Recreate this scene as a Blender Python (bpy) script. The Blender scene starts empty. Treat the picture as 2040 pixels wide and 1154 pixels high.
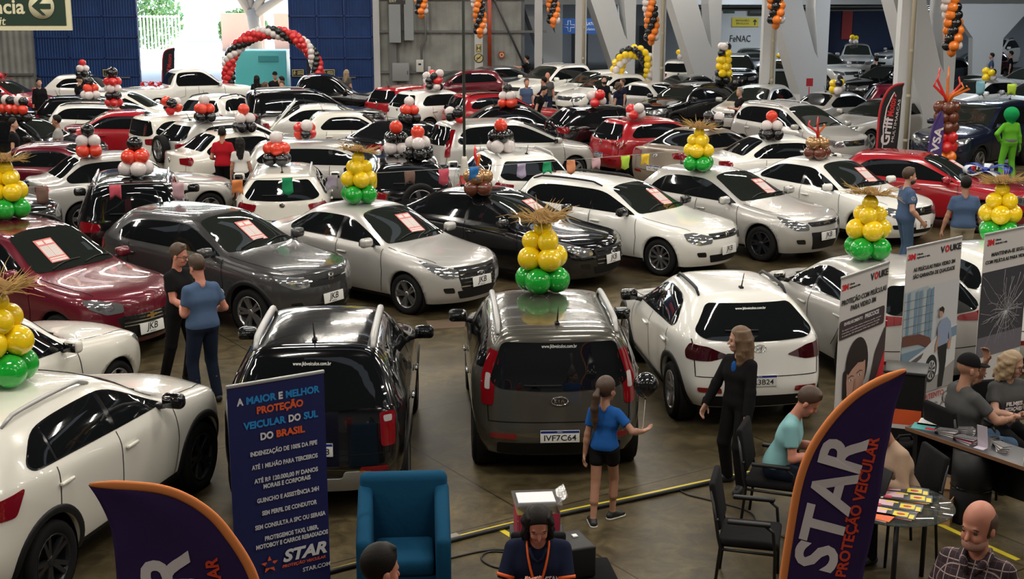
import bpy, bmesh, math, random
import numpy as np
from mathutils import Vector, Matrix, Euler
from mathutils.bvhtree import BVHTree
from mathutils.geometry import delaunay_2d_cdt
R = math.radians
SC = bpy.context.scene
COL = SC.collection
PI = math.pi
# ---------------------------------------------------------------- camera
CAM_H = 5.05
cam_data = bpy.data.cameras.new('camera')
cam_data.sensor_width = 36.0
cam_data.lens = 2700.0 / 2040.0 * 36.0
cam_data.clip_end = 400
cam = bpy.data.objects.new('camera', cam_data)
COL.objects.link(cam)
cam.location = (0, 0, CAM_H)
cam.rotation_euler = (R(90) - math.atan(622.0 / 2700.0), 0, 0)
SC.camera = cam
# ---------------------------------------------------------------- world, light, exposure
SC.view_settings.view_transform = 'Standard'
SC.view_settings.look = 'None'
SC.view_settings.gamma = 1.0
SC.view_settings.use_curve_mapping = False
SC.view_settings.exposure = 0.0
SC.cycles.max_bounces = 6
SC.cycles.diffuse_bounces = 3
SC.cycles.glossy_bounces = 4
SC.cycles.transmission_bounces = 4
SC.cycles.caustics_reflective = False
SC.cycles.caustics_refractive = False
SC.cycles.sample_clamp_indirect = 6.0
SC.cycles.use_light_tree = True
w = bpy.data.worlds.new('sky')
SC.world = w
w.use_nodes = True
nt = w.node_tree
bg = nt.nodes['Background']
sky = nt.nodes.new('ShaderNodeTexSky')
sky.sky_type = 'NISHITA'
sky.sun_disc = False
sky.sun_elevation = R(48)
sky.sun_rotation = R(20)
nt.links.new(sky.outputs[0], bg.inputs[0])
bg.inputs[1].default_value = 1.7
sun_d = bpy.data.lights.new('sun', 'SUN')
sun_d.energy = 34.0
sun_d.angle = R(0.5)
sun_d.color = (1.0, 0.96, 0.88)
sun = bpy.data.objects.new('sun', sun_d)
COL.objects.link(sun)
sun.location = (-20, 90, 30)
sun.rotation_euler = Euler((R(-40), 0, R(-22)))     # high sun over the street outside the gate
def strip_light(x, y, z, rz, ln=1.25, power=60, wd=0.16, col=(1.0, 0.93, 0.82)):
    d = bpy.data.lights.new('tube_or_fill_lamp', 'AREA')
    d.shape = 'RECTANGLE'
    d.size = ln
    d.size_y = wd
    d.energy = power
    d.color = col
    o = bpy.data.objects.new('tube_or_fill_lamp', d)
    COL.objects.link(o)
    o.location = (x, y, z)
    o.rotation_euler = (0, 0, rz)
CEIL = 9.0
TUBE_W = 185
for iy in range(10):
    for ix in range(-4, 4):
        y = 3.0 + iy * 6.3
        x = ix * 5.6 + 2.2
        if x > 9 and y > 40: continue
        strip_light(x, y, 7.4, R(28) + (0 if (ix + iy) % 2 else 0.0), ln=2.5, power=TUBE_W * (.5 if iy == 0 else 1), wd=0.11)
# ---------------------------------------------------------------- helpers
def link(o, parent=None):
    COL.objects.link(o)
    if parent is not None: o.parent = parent
    return o
def tag(o, label=None, cat=None, group=None, kind=None):
    if label: o['label'] = label
    if cat: o['category'] = cat
    if group: o['group'] = group
    if kind: o['kind'] = kind
    return o
def empty(name, loc=(0, 0, 0), rz=0.0, label=None, cat=None, group=None):
    o = bpy.data.objects.new(name, None)
    o.empty_display_size = 0.2
    COL.objects.link(o)
    o.location = loc
    o.rotation_euler = (0, 0, rz)
    return tag(o, label, cat, group)
def mesh_obj(name, verts, faces, mat, parent=None, smooth=False, loc=None):
    me = bpy.data.meshes.new(name)
    me.from_pydata([tuple(v) for v in verts], [], [tuple(f) for f in faces])
    if mat: me.materials.append(mat)
    if smooth: me.polygons.foreach_set('use_smooth', [True] * len(me.polygons))
    me.update()
    o = bpy.data.objects.new(name, me)
    link(o, parent)
    if loc: o.location = loc
    return o
def use_mesh(name, me, mats, parent=None, loc=None, rot=None):
    """another object on shared mesh data, with its own materials"""
    o = bpy.data.objects.new(name, me)
    link(o, parent)
    if mats is not None:
        if not isinstance(mats, (list, tuple)): mats = [mats]
        for i, m in enumerate(mats):
            if m is None: continue
            o.material_slots[i].link = 'OBJECT'
            o.material_slots[i].material = m
    if loc is not None: o.location = loc
    if rot is not None: o.rotation_euler = rot
    return o
class MB:
    """collects boxes, tubes, lathes and prisms into one mesh"""
    def __init__(self): self.v = []; self.f = []; self.sm = []
    def add(self, v, f, smooth=False):
        n = len(self.v)
        self.v += [tuple(p) for p in v]
        self.f += [tuple(i + n for i in q) for q in f]
        self.sm += [smooth] * len(f)
        return self
    def box(self, c, s, M=None):
        x, y, z = s[0] / 2, s[1] / 2, s[2] / 2
        v = [Vector((a, b, d)) for d in (-z, z) for b in (-y, y) for a in (-x, x)]
        if M is not None: v = [M @ p for p in v]
        v = [(p[0] + c[0], p[1] + c[1], p[2] + c[2]) for p in v]
        return self.add(v, [(0, 2, 3, 1), (4, 5, 7, 6), (0, 1, 5, 4), (2, 6, 7, 3), (0, 4, 6, 2), (1, 3, 7, 5)])
    def rbox(self, c, s, r=0.02, M=None, seg=3):
        """rounded box"""
        bm = bmesh.new()
        bmesh.ops.create_cube(bm, size=1.0)
        for p in bm.verts: p.co = Vector((p.co.x * s[0], p.co.y * s[1], p.co.z * s[2]))
        bmesh.ops.bevel(bm, geom=list(bm.edges), offset=r, segments=seg, affect='EDGES', profile=0.5)
        bm.verts.index_update()
        v = [(M @ p.co if M is not None else p.co) + Vector(c) for p in bm.verts]
        f = [[q.index for q in g.verts] for g in bm.faces]
        bm.free()
        return self.add(v, f, True)
    def prism(self, poly, axis, a, b, smooth=False):
        """polygon (2D) extruded along axis 0/1/2 from a to b"""
        def P(p, t):
            return (t, p[0], p[1]) if axis == 0 else ((p[0], t, p[1]) if axis == 1 else (p[0], p[1], t))
        n = len(poly)
        v = [P(p, a) for p in poly] + [P(p, b) for p in poly]
        f = [tuple(range(n))[::-1], tuple(range(n, 2 * n))]
        f += [(i, (i + 1) % n, n + (i + 1) % n, n + i) for i in range(n)]
        return self.add(v, f, smooth)
    def lathe(self, prof, c=(0, 0, 0), axis='z', n=24, smooth=True):
        """prof: (radius, height)"""
        v = []; f = []
        m = len(prof)
        for i in range(n):
            a = 2 * PI * i / n
            for r, h in prof:
                p = (r * math.cos(a), r * math.sin(a), h)
                if axis == 'y': p = (p[0], p[2], p[1])
                if axis == 'x': p = (p[2], p[0], p[1])
                v.append((p[0] + c[0], p[1] + c[1], p[2] + c[2]))
        for i in range(n):
            k = (i + 1) % n
            for j in range(m - 1):
                f.append((i * m + j, k * m + j, k * m + j + 1, i * m + j + 1))
        return self.add(v, f, smooth)
    def tube(self, pts, r, n=8, smooth=True, cap=True):
        pts = [Vector(p) for p in pts]
        rs = r if isinstance(r, (list, tuple)) else [r] * len(pts)
        v = []; f = []
        up = None
        for i, p in enumerate(pts):
            t = (pts[min(i + 1, len(pts) - 1)] - pts[max(i - 1, 0)])
            if t.length < 1e-9: t = Vector((0, 0, 1))
            t.normalize()
            if up is None: up = Vector((0, 0, 1)) if abs(t.z) < 0.9 else Vector((1, 0, 0))
            a = t.cross(up)
            if a.length < 1e-6: a = t.orthogonal()
            a.normalize(); b = a.cross(t).normalized(); up = b
            for k in range(n):
                an = 2 * PI * k / n
                v.append(p + (a * math.cos(an) + b * math.sin(an)) * rs[i])
        for i in range(len(pts) - 1):
            for k in range(n):
                q = (k + 1) % n
                f.append((i * n + k, i * n + q, (i + 1) * n + q, (i + 1) * n + k))
        if cap:
            f.append(tuple(range(n))[::-1]); f.append(tuple(range((len(pts) - 1) * n, len(pts) * n)))
        return self.add(v, f, smooth)
    def ball(self, c, r, n=16, m=10):
        rx, ry, rz = (r, r, r) if not isinstance(r, (list, tuple)) else r
        v = [(c[0], c[1], c[2] + rz)]
        for i in range(1, m):
            t = PI * i / m
            for k in range(n):
                a = 2 * PI * k / n
                v.append((c[0] + rx * math.sin(t) * math.cos(a), c[1] + ry * math.sin(t) * math.sin(a), c[2] + rz * math.cos(t)))
        v.append((c[0], c[1], c[2] - rz))
        f = [(0, 1 + k, 1 + (k + 1) % n) for k in range(n)]
        for i in range(m - 2):
            for k in range(n):
                q = (k + 1) % n
                f.append((1 + i * n + k, 1 + (i + 1) * n + k, 1 + (i + 1) * n + q, 1 + i * n + q))
        b = 1 + (m - 2) * n; e = len(v) - 1
        f += [(b + k, e, b + (k + 1) % n) for k in range(n)]
        return self.add(v, f, True)
    def mesh(self, name, mat=None):
        me = bpy.data.meshes.new(name)
        me.from_pydata(self.v, [], self.f)
        if mat: me.materials.append(mat)
        me.polygons.foreach_set('use_smooth', self.sm)
        me.update()
        return me
    def build(self, name, mat, parent=None, loc=None, rot=None):
        me = self.mesh(name, mat)
        o = bpy.data.objects.new(name, me)
        link(o, parent)
        if loc is not None: o.location = loc
        if rot is not None: o.rotation_euler = rot
        return o
# ---------------------------------------------------------------- materials
_M = {}
def mat(name, col=(0.8, 0.8, 0.8), rough=0.5, metal=0.0, coat=0.0, spec=0.5, emit=None, estr=0.0, trans=0.0, alpha=1.0, bump=None, sheen=0.0):
    if name in _M: return _M[name]
    m = bpy.data.materials.new(name)
    m.use_nodes = True
    b = m.node_tree.nodes['Principled BSDF']
    b.inputs['Base Color'].default_value = (*col, 1)
    b.inputs['Roughness'].default_value = rough
    b.inputs['Metallic'].default_value = metal
    b.inputs['Coat Weight'].default_value = coat
    b.inputs['Coat Roughness'].default_value = 0.03
    b.inputs['Specular IOR Level'].default_value = spec
    b.inputs['Transmission Weight'].default_value = trans
    b.inputs['Alpha'].default_value = alpha
    b.inputs['Sheen Weight'].default_value = sheen
    if emit:
        b.inputs['Emission Color'].default_value = (*emit, 1)
        b.inputs['Emission Strength'].default_value = estr
    if bump:
        sc, st = bump
        n = m.node_tree.nodes.new('ShaderNodeTexNoise'); n.inputs['Scale'].default_value = sc; n.inputs['Detail'].default_value = 4
        tc = m.node_tree.nodes.new('ShaderNodeTexCoord')
        m.node_tree.links.new(tc.outputs['Object'], n.inputs['Vector'])
        bp = m.node_tree.nodes.new('ShaderNodeBump'); bp.inputs['Strength'].default_value = st; bp.inputs['Distance'].default_value = 0.01
        m.node_tree.links.new(n.outputs['Fac'], bp.inputs['Height'])
        m.node_tree.links.new(bp.outputs['Normal'], b.inputs['Normal'])
    _M[name] = m
    return m
def nodes_of(m): return m.node_tree.nodes, m.node_tree.links, m.node_tree.nodes['Principled BSDF']
# ================================================================ cars
def lerp(a, b, t): return a + (b - a) * t
def ss(t): t = max(0, min(1, t)); return t * t * (3 - 2 * t)
BASE = dict(W=1.74, H=1.5, wb=2.55, fo=0.80, ro=0.75, r=0.315, gc=0.20, hz0=0.80, hz1=0.98, cowl=0.50, wtop=-0.28,
            rr=-1.55, bf=0.95, br=1.00, wr=0.55, kind='hatch', db=-1.75, dz=1.0, xB=-0.32, taper=0.10, corner=0.26,
            glass_r=None, glass_bot=None, noseb=0.0, trunk=0.0, tailtop=0.0, quarter=True)
STY = {}
def style(n, base=None, **k):
    d = dict(STY[base]) if base else dict(BASE)
    d.update(k)
    STY[n] = d
style('hatch', cowl=.74, wtop=-.02, xB=-.20, hz0=.84, hz1=1.0, wr=.57, H=1.48)
style('hatch_big', 'hatch', W=1.79, H=1.47, wb=2.65, fo=0.86, ro=0.78, r=0.325, wtop=-0.08, rr=-1.5, cowl=0.76)
style('sedan', kind='sedan', W=1.74, H=1.47, wb=2.56, fo=0.82, ro=0.98, rr=-1.05, db=-1.68, dz=1.05, br=1.02, xB=-0.22, wtop=0.0, cowl=0.76, hz0=.83, hz1=.99, wr=.57)
style('sedan_big', 'sedan', W=1.79, H=1.45, wb=2.70, fo=0.87, ro=0.98, rr=-1.10, db=-1.82, r=0.33, dz=1.06, wtop=-0.02, cowl=0.86)
style('sedan_logan', 'sedan', W=1.74, H=1.53, wb=2.63, fo=0.78, ro=0.93, rr=-1.2, db=-1.70, dz=1.08, cowl=0.68, wtop=0.0)
style('suv', W=1.80, H=1.66, wb=2.65, fo=0.84, ro=0.84, r=0.345, gc=0.26, hz0=0.96, hz1=1.12, bf=1.06, br=1.12, wr=0.61, rr=-1.75, cowl=0.78, wtop=0.02, xB=-.2)
style('suv_coupe', 'suv', H=1.60, rr=-1.55, br=1.16, wb=2.61, fo=0.84, ro=0.84)
style('suv_big', 'suv', W=1.86, H=1.76, wb=2.70, fo=0.88, ro=0.92, r=0.365, hz0=1.02, hz1=1.18, bf=1.12, br=1.16, rr=-2.0, wr=0.65)
style('boxy', 'suv', W=1.79, H=1.61, wb=2.55, fo=0.82, ro=0.74, rr=-1.80, wr=0.66, gc=0.22, hz0=0.92, hz1=1.08, bf=1.02, br=1.12, r=0.34, tailtop=-0.05, cowl=.82, wtop=.14)
style('wagon', W=1.79, H=1.46, wb=2.63, fo=0.86, ro=1.05, r=0.32, rr=-1.95, hz0=0.82, hz1=0.98, cowl=0.78, wtop=-0.02, xB=-.22, wr=.58)
style('mpv', W=1.80, H=1.62, wb=2.73, fo=0.85, ro=0.85, rr=-1.85, hz0=0.88, hz1=1.10, cowl=1.04, wtop=0.05, bf=1.0, br=1.08, r=0.325, wr=0.59)
style('oldhatch', W=1.65, H=1.42, wb=2.45, fo=0.76, ro=0.65, rr=-1.25, hz0=0.80, hz1=0.92, cowl=0.55, wtop=-0.05, bf=0.90, br=0.93, r=0.29, wr=0.54, corner=0.16)
style('pickup', kind='pickup', W=1.82, H=1.78, wb=3.00, fo=0.92, ro=1.20, r=0.365, gc=0.32, hz0=1.02, hz1=1.17, bf=1.12, br=1.14, wr=0.62, cowl=0.98, wtop=0.32, rr=-0.72, db=-0.98, dz=1.10, xB=0.02)
def prep(S):
    S['xf'] = S['wb'] / 2 + S['fo']; S['xr'] = -S['wb'] / 2 - S['ro']; S['hw'] = S['W'] / 2
    return S
for k in STY: prep(STY[k])
def sec_hood(S, zt, zb=None, ws=1.0):
    hw = S['hw'] * ws; gc = S['gc']
    zb = zt - 0.075 if zb is None else zb
    return [(hw - .10, gc), (hw - .035, gc + .12), (hw - .008, lerp(gc, zt, .45)), (hw, lerp(gc, zt, .68)), (hw - .025, zt - .14),
            (hw - .06, zb), (hw - .115, zt - .042), (hw - .21, zt - .022), (hw - .36, zt - .008), ((hw - .36) * .5, zt + .006), (0, zt + .01)]
def sec_cab(S, zt, zb, wr):
    hw = S['hw']; gc = S['gc']
    return [(hw - .10, gc), (hw - .035, gc + .12), (hw - .006, lerp(gc, zb, .48)), (hw, lerp(gc, zb, .74)), (hw - .004, zb - .065),
            (hw - .05, zb + .003), (lerp(hw - .055, wr + .03, .52) + .018, lerp(zb, zt - .08, .54)), (wr + .015, zt - .085),
            (wr - .085, zt - .028), (wr * .5, zt - .004), (0, zt)]
def lsec(a, b, t): return [(lerp(p[0], q[0], t), lerp(p[1], q[1], t)) for p, q in zip(a, b)]
def car_cage(S):
    """stations front to rear, each a list of 11 (x, y, z); the first and last are the end caps' rims"""
    xf, xr, hw, H, wb = S['xf'], S['xr'], S['hw'], S['H'], S['wb']
    st = []
    cz0, cz1, cn = S['hz0'], S['hz1'], S['corner']
    # front rim
    base = sec_hood(S, cz0, ws=1.0)
    zf = [S['gc'] - .0, S['gc'] + .11, .46 + (S['gc'] - .2), .56 + (S['gc'] - .2) * 1.0, cz0 - .17, cz0 - .10, cz0 - .05, cz0 - .02, cz0 - .005, cz0 + .002, cz0 + .004]
    xo = [.10, .03, 0, .0, .025, .05, .085, .15, .15, .15, .15]
    rim = []
    for j in range(11):
        if j <= 7:
            y = (hw - [.20, .15, .13, .13, .14, .15, .165, .22][j]); x = xf - cn - xo[j] * .8
        else:
            y = [0, 0, 0, 0, 0, 0, 0, 0, .42, .22, 0][j]; x = xf - [0, 0, 0, 0, 0, 0, 0, 0, cn * .55, cn * .16, 0][j] - xo[j]
        rim.append((x, y, zf[j]))
    st.append(rim); S['front_xo'] = xo
    def add(x, s): st.append([(x, p[0], p[1]) for p in s])
    s = sec_hood(S, lerp(cz0, cz1, .30) + .01)
    add(xf - cn - .22, s)
    hm = sec_hood(S, lerp(cz0, cz1, .62) + .012, zb=None)
    add(wb / 2 - .12 if wb / 2 - .12 < xf - cn - .34 else xf - cn - .36, hm)
    ch = sec_hood(S, cz1, zb=S['bf'] - .0)
    xc = S['cowl']
    if wb / 2 - .12 - xc > .75: add(lerp(xc, wb / 2 - .12, .5), sec_hood(S, lerp(cz0, cz1, .84) + .012, zb=lerp(S['bf'], lerp(cz0, cz1, .62) - .06, .5)))
    add(xc, ch)
    xw = S['wtop']; wr = S['wr']
    cab = sec_cab(S, H - .015, S['bf'] + .012, wr - .015)
    mid = lsec(ch, cab, .55)
    mid[10] = (0, mid[10][1] + .018); mid[9] = (mid[9][0], mid[9][1] + .015); mid[8] = (mid[8][0], mid[8][1] + .006)
    add(lerp(xc, xw, .50), mid)
    add(xw, cab)
    xrr = S['rr']
    n = 3 if S['kind'] in ('hatch', 'wagon', 'suv') or True else 2
    zrr = H - .03 if S['kind'] != 'sedan' else H - .02
    if S['kind'] == 'hatch': zrr = H - .035 + S['tailtop'] * 0
    for t in ((.34, .70) if S['kind'] != 'pickup' else (.5,)):
        add(lerp(xw, xrr, t), sec_cab(S, H + .004 - .01 * t, lerp(S['bf'], S['br'], t * .8 + .1) + .01, wr))
    if S['kind'] in ('sedan', 'pickup'):
        rc = sec_cab(S, zrr, S['br'], wr - .02)
        add(xrr, rc)
        dk = sec_hood(S, S['dz'], zb=S['br'] - .02)
        if S['kind'] == 'sedan':
            m = lsec(rc, dk, .50)
            m[10] = (0, m[10][1] + .02); m[9] = (m[9][0], m[9][1] + .016)
            add(lerp(xrr, S['db'], .52), m)
            add(S['db'], dk)
            add(lerp(S['db'], xr, .55), sec_hood(S, S['dz'] + .004, zb=S['br'] - .05))
        else:
            m = lsec(rc, dk, .55); add(lerp(xrr, S['db'], .72), m)
            add(S['db'] - .02, dk)
            add(lerp(S['db'], xr, .33), dk); add(lerp(S['db'], xr, .70), dk)
        rc2 = S['corner'] * .7
        zt = S['dz']
        zz = [S['gc'] + .03, S['gc'] + .14, .50 + (S['gc'] - .2), .60 + (S['gc'] - .2), zt - .17, zt - .10, zt - .055, zt - .02, zt - .003, zt + .006, zt + .01]
        xo = [.09, .03, .0, .02, .05, .055, .055, .06, .05, .045, .045]
        rim = []
        for j in range(11):
            if j <= 7: y = hw - [.20, .13, .10, .10, .11, .12, .15, .23][j]; x = xr + rc2 + xo[j]
            else: y = [.40, .2, 0][j - 8]; x = xr + rc2 * [.5, .12, 0][j - 8] + xo[j]
            rim.append((x, y, zz[j]))
        st.append(rim)
    else:
        zt = H - .03
        k = ss((-(xrr) - 1.0) / .8)
        xg = max(xr + .50, xrr + .12)
        if xg < lerp(xw, xrr, .70) - .15:
            add(xg, sec_cab(S, H - .022, S['br'] + .012, wr - .01))
        rc2 = S['corner'] * .62
        zb = S['br']
        ztop = H - .055 + S['tailtop'] * .3
        zz = [S['gc'] + .05, S['gc'] + .16, .50 + (S['gc'] - .2), .62 + (S['gc'] - .2), zb - .10, zb, lerp(zb, ztop, .52), ztop - .035, ztop + .010, ztop + .024, ztop + .03]
        d = xrr - xr
        xo = [.09, .03, .0, .03, .07, .10, lerp(.10, d, .5), d - .02, d - .03, d - .035, d - .04]
        rim = []
        for j in range(11):
            if j <= 7:
                y = [hw - .18, hw - .11, hw - .085, hw - .085, hw - .095, hw - .14, lerp(hw - .13, wr, .55) + .0, wr - .06][j]
                x = xr + rc2 * [1, 1, 1, 1, 1, .95, .75, .42][j] + xo[j]
            else:
                y = [wr * .72, wr * .38, 0][j - 8]; x = xr + rc2 * [.26, .08, 0][j - 8] + xo[j]
            rim.append((x, y, zz[j]))
        st.append(rim)
    S['rear_xo'] = xo
    return st
def car_body_mesh(S, name, level=3):
    st = car_cage(S)
    V = []; F = []
    idx = {}
    def vid(i, j, side):
        if j == 10: side = 1
        k = (i, j, side)
        if k not in idx:
            x, y, z = st[i][j]
            idx[k] = len(V); V.append((x, y * side, z))
        return idx[k]
    n = len(st)
    for i in range(n - 1):
        for j in range(10):
            for s in (1, -1):
                q = [vid(i, j, s), vid(i + 1, j, s), vid(i + 1, j + 1, s), vid(i, j + 1, s)]
                F.append(q if s == 1 else q[::-1])
    # end caps
    def cap(i, sgn, xend, xo, cz):
        fr = [1.0, st[i][8][1] / st[i][7][1], st[i][9][1] / st[i][7][1], 0.0]
        loc = {}
        for j in range(8):
            sx, sy, sz = st[i][j]
            for c in range(4):
                for s in (1, -1):
                    if c == 3 and s == -1: loc[(j, c, s)] = loc[(j, c, 1)]; continue
                    if c == 0: loc[(j, c, s)] = vid(i, j, s)
                    elif j == 7: loc[(j, c, s)] = vid(i, 7 + c, s)
                    else:
                        cx = xend - sgn * xo[j]
                        bul = [0, .62, .92, 1.0][c]
                        x = lerp(sx, cx, bul)
                        loc[(j, c, s)] = len(V); V.append((x, sy * fr[c] * s, sz))
        for j in range(7):
            for c in range(3):
                for s in (1, -1):
                    q = [loc[(j, c, s)], loc[(j + 1, c, s)], loc[(j + 1, c + 1, s)], loc[(j, c + 1, s)]]
                    if (s == 1) != (sgn == 1): q = q[::-1]
                    F.append(q)
    cap(0, 1, S['xf'], S['front_xo'], 0)
    cap(n - 1, -1, S['xr'], S['rear_xo'], 0)
    me = bpy.data.meshes.new(name + '_cage')
    me.from_pydata(V, [], F)
    bm = bmesh.new(); bm.from_mesh(me)
    bmesh.ops.recalc_face_normals(bm, faces=bm.faces)
    bm.to_mesh(me); bm.free()
    o = bpy.data.objects.new('cage', me); COL.objects.link(o)
    md = o.modifiers.new('s', 'SUBSURF'); md.levels = level; md.render_levels = level
    md.boundary_smooth = 'PRESERVE_CORNERS'
    dg = bpy.context.evaluated_depsgraph_get()
    ev = bpy.data.meshes.new_from_object(o.evaluated_get(dg))
    bpy.data.objects.remove(o); bpy.data.meshes.remove(me)
    bm = bmesh.new(); bm.from_mesh(ev); bpy.data.meshes.remove(ev)
    # orient outward
    f0 = max(bm.faces, key=lambda f: f.calc_center_median().z)
    if f0.normal.z < 0: bmesh.ops.reverse_faces(bm, faces=bm.faces)
    bvh = BVHTree.FromBMesh(bm)
    # wheel arches
    ra = S['r'] + S.get('archgap', .045)
    S['ra'] = ra
    cs = [(S['wb'] / 2, S['r'] + .01), (-S['wb'] / 2, S['r'] + .01)]
    dele = []
    for f in bm.faces:
        c = f.calc_center_median()
        if abs(c.y) < .45: continue
        for cx, cz in cs:
            if (c.x - cx) ** 2 + (c.z - cz) ** 2 < ra * ra: dele.append(f); break
    edge_v = set(v for f in dele for v in f.verts)
    bmesh.ops.delete(bm, geom=dele, context='FACES')
    edge_v = [v for v in edge_v if v.is_valid and v.link_faces]
    lowz = min(v.co.z for v in bm.verts)
    for v in edge_v:
        for cx, cz in cs:
            dx, dz = v.co.x - cx, v.co.z - cz
            d = math.hypot(dx, dz)
            if abs(d - ra) < .09 and d > 1e-4:
                if v.co.z < S['gc'] + .03 and dz < 0:
                    v.co.x = cx + math.copysign(math.sqrt(max(ra * ra - dz * dz, 0)), dx)
                else:
                    v.co.x = cx + dx / d * ra; v.co.z = cz + dz / d * ra
    # turned-in lip
    be = [e for e in bm.edges if e.is_boundary and all(v in set(edge_v) for v in e.verts)]
    r = bmesh.ops.extrude_edge_only(bm, edges=be)
    for v in [g for g in r['geom'] if isinstance(g, bmesh.types.BMVert)]:
        v.co.y -= math.copysign(.05, v.co.y)
    for f in bm.faces: f.smooth = True
    me = bpy.data.meshes.new(name)
    bm.to_mesh(me); bm.free()
    return me, bvh
def poly_fill(poly, step):
    """triangulated fill of a 2D polygon with inner grid points"""
    pts = []
    n = len(poly)
    for i in range(n):
        a = Vector(poly[i]); b = Vector(poly[(i + 1) % n])
        m = max(1, int((b - a).length / step + .5))
        for k in range(m): pts.append(a + (b - a) * k / m)
    ne = len(pts)
    edges = [(i, (i + 1) % ne) for i in range(ne)]
    def inside(x, y):
        c = False
        for i in range(n):
            x1, y1 = poly[i]; x2, y2 = poly[(i + 1) % n]
            if (y1 > y) != (y2 > y) and x < (x2 - x1) * (y - y1) / (y2 - y1) + x1: c = not c
        return c
    def edist(p):
        return min(((p - (a + (b - a) * max(0, min(1, (p - a).dot(b - a) / max((b - a).length_squared, 1e-12))))).length)
                   for a, b in ((Vector(poly[i]), Vector(poly[(i + 1) % n])) for i in range(n)))
    xs = [p[0] for p in poly]; ys = [p[1] for p in poly]
    x = min(xs) + step * .5
    while x < max(xs):
        y = min(ys) + step * .5
        while y < max(ys):
            if inside(x, y) and edist(Vector((x, y))) > step * .4: pts.append(Vector((x, y)))
            y += step
        x += step
    r = delaunay_2d_cdt([Vector((p[0], p[1])) for p in pts], edges, [list(range(ne))], 1, 1e-6)
    return [tuple(p) for p in r[0]], [tuple(f) for f in r[2]]
def round_poly(poly, r=0.05, n=4):
    out = []
    m = len(poly)
    for i in range(m):
        p = Vector(poly[i][:2]); a = Vector(poly[i - 1][:2]); b = Vector(poly[(i + 1) % m][:2])
        rr = poly[i][2] if len(poly[i]) > 2 else r
        da = min(rr, (a - p).length * .45); db = min(rr, (b - p).length * .45)
        s = p + (a - p).normalized() * da; e = p + (b - p).normalized() * db
        if rr <= 0: out.append(tuple(p)); continue
        for k in range(n + 1):
            t = k / n
            q = s * (1 - t) ** 2 + p * 2 * t * (1 - t) + e * t * t
            out.append(tuple(q))
    return out
class Proj:
    """maps 2D outlines onto the body: 'L' side (x,z), 'F' front (y,z), 'B' back (y,z), 'T' top (x,y), 'FL' / 'BL' corners (u,z)"""
    def __init__(self, S, bvh): self.S = S; self.bvh = bvh
    def ray(self, mode, a, b):
        S = self.S
        if mode == 'L': o, d = (a, 2, b), (0, -1, 0)
        elif mode == 'F': o, d = (S['xf'] + 1, a, b), (-1, 0, 0)
        elif mode == 'B': o, d = (S['xr'] - 1, a, b), (1, 0, 0)
        elif mode == 'T': o, d = (a, b, 4), (0, 0, -1)
        elif mode in ('FL', 'BL'):
            an = R(45); sg = 1 if mode == 'FL' else -1
            rx = S['xf'] if sg > 0 else S['xr']
            d = Vector((-sg * math.cos(an), -math.sin(an), 0))
            u = Vector((-sg * math.sin(an), math.cos(an), 0))
            p = Vector((rx, S['hw'], 0)) + u * a; p.z = b
            o = p - d * 1.5
        d = Vector(d); o = Vector(o)
        h = self.bvh.ray_cast(o, d, 3.2)
        if h[0] is None:
            q = self.bvh.find_nearest(o + d * (1.5 if mode in ('FL', 'BL') else 1.1))
            return q[0], (q[1] if q[1].dot(d) < 0 else -q[1])
        nn = h[1] if h[1].dot(d) < 0 else -h[1]
        return h[0], nn
    def patch(self, mode, poly, off=.004, step=.06, mirror=False, rim=True):
        p2, f2 = poly_fill(poly, step)
        V = []; N = []
        for a, b in p2:
            co, nn = self.ray(mode, a, b)
            V.append(co + nn * off); N.append(nn)
        F = list(f2)
        # orientation
        if F:
            f = max(F, key=lambda f: (V[f[1]] - V[f[0]]).cross(V[f[2]] - V[f[0]]).length)
            if (V[f[1]] - V[f[0]]).cross(V[f[2]] - V[f[0]]).dot(N[f[0]]) < 0: F = [g[::-1] for g in F]
        if rim:
            cnt = {}
            for f in F:
                for i in range(len(f)):
                    e = (f[i], f[(i + 1) % len(f)]); cnt[e] = cnt.get(e, 0) + 1
            bd = [e for e in cnt if (e[1], e[0]) not in cnt]
            mp = {}
            for e in bd:
                for i in e:
                    if i not in mp:
                        mp[i] = len(V); V.append(V[i].copy()); V.append(V[i] - N[i] * (off + .006))
            F += [(mp[e[1]], mp[e[0]], mp[e[0]] + 1, mp[e[1]] + 1) for e in bd]
        if mirror:
            V = [Vector((v.x, -v.y, v.z)) for v in V]; F = [f[::-1] for f in F]
        return V, F
    def strip(self, mode, line, wd=.012, off=.0015, step=.03, mirror=False):
        pts = []
        for i in range(len(line) - 1):
            a = Vector(line[i]); b = Vector(line[i + 1]); m = max(1, int((b - a).length / step + .5))
            for k in range(m): pts.append(a + (b - a) * k / m)
        pts.append(Vector(line[-1]))
        V = []; F = []
        for i, p in enumerate(pts):
            t = (pts[min(i + 1, len(pts) - 1)] - pts[max(i - 1, 0)]).normalized()
            q = Vector((-t.y, t.x)) * wd / 2
            for s in (q, -q):
                co, nn = self.ray(mode, p.x + s.x, p.y + s.y)
                co = co + nn * off
                V.append(Vector((co.x, -co.y, co.z)) if mirror else co)
        for i in range(len(pts) - 1):
            f = (2 * i, 2 * i + 1, 2 * i + 3, 2 * i + 2)
            F.append(f[::-1] if mirror else f)
        return V, F
def mk(name, vf, smooth=True):
    me = bpy.data.meshes.new(name)
    V = []; F = []
    for v, f in vf:
        n = len(V); V += [tuple(p) for p in v]; F += [tuple(i + n for i in g) for g in f]
    me.from_pydata(V, [], F)
    bm = bmesh.new(); bm.from_mesh(me)
    bmesh.ops.recalc_face_normals(bm, faces=bm.faces) if False else None
    bm.to_mesh(me); bm.free()
    me.polygons.foreach_set('use_smooth', [smooth] * len(me.polygons))
    me.materials.append(None)
    me.update()
    return me
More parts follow.
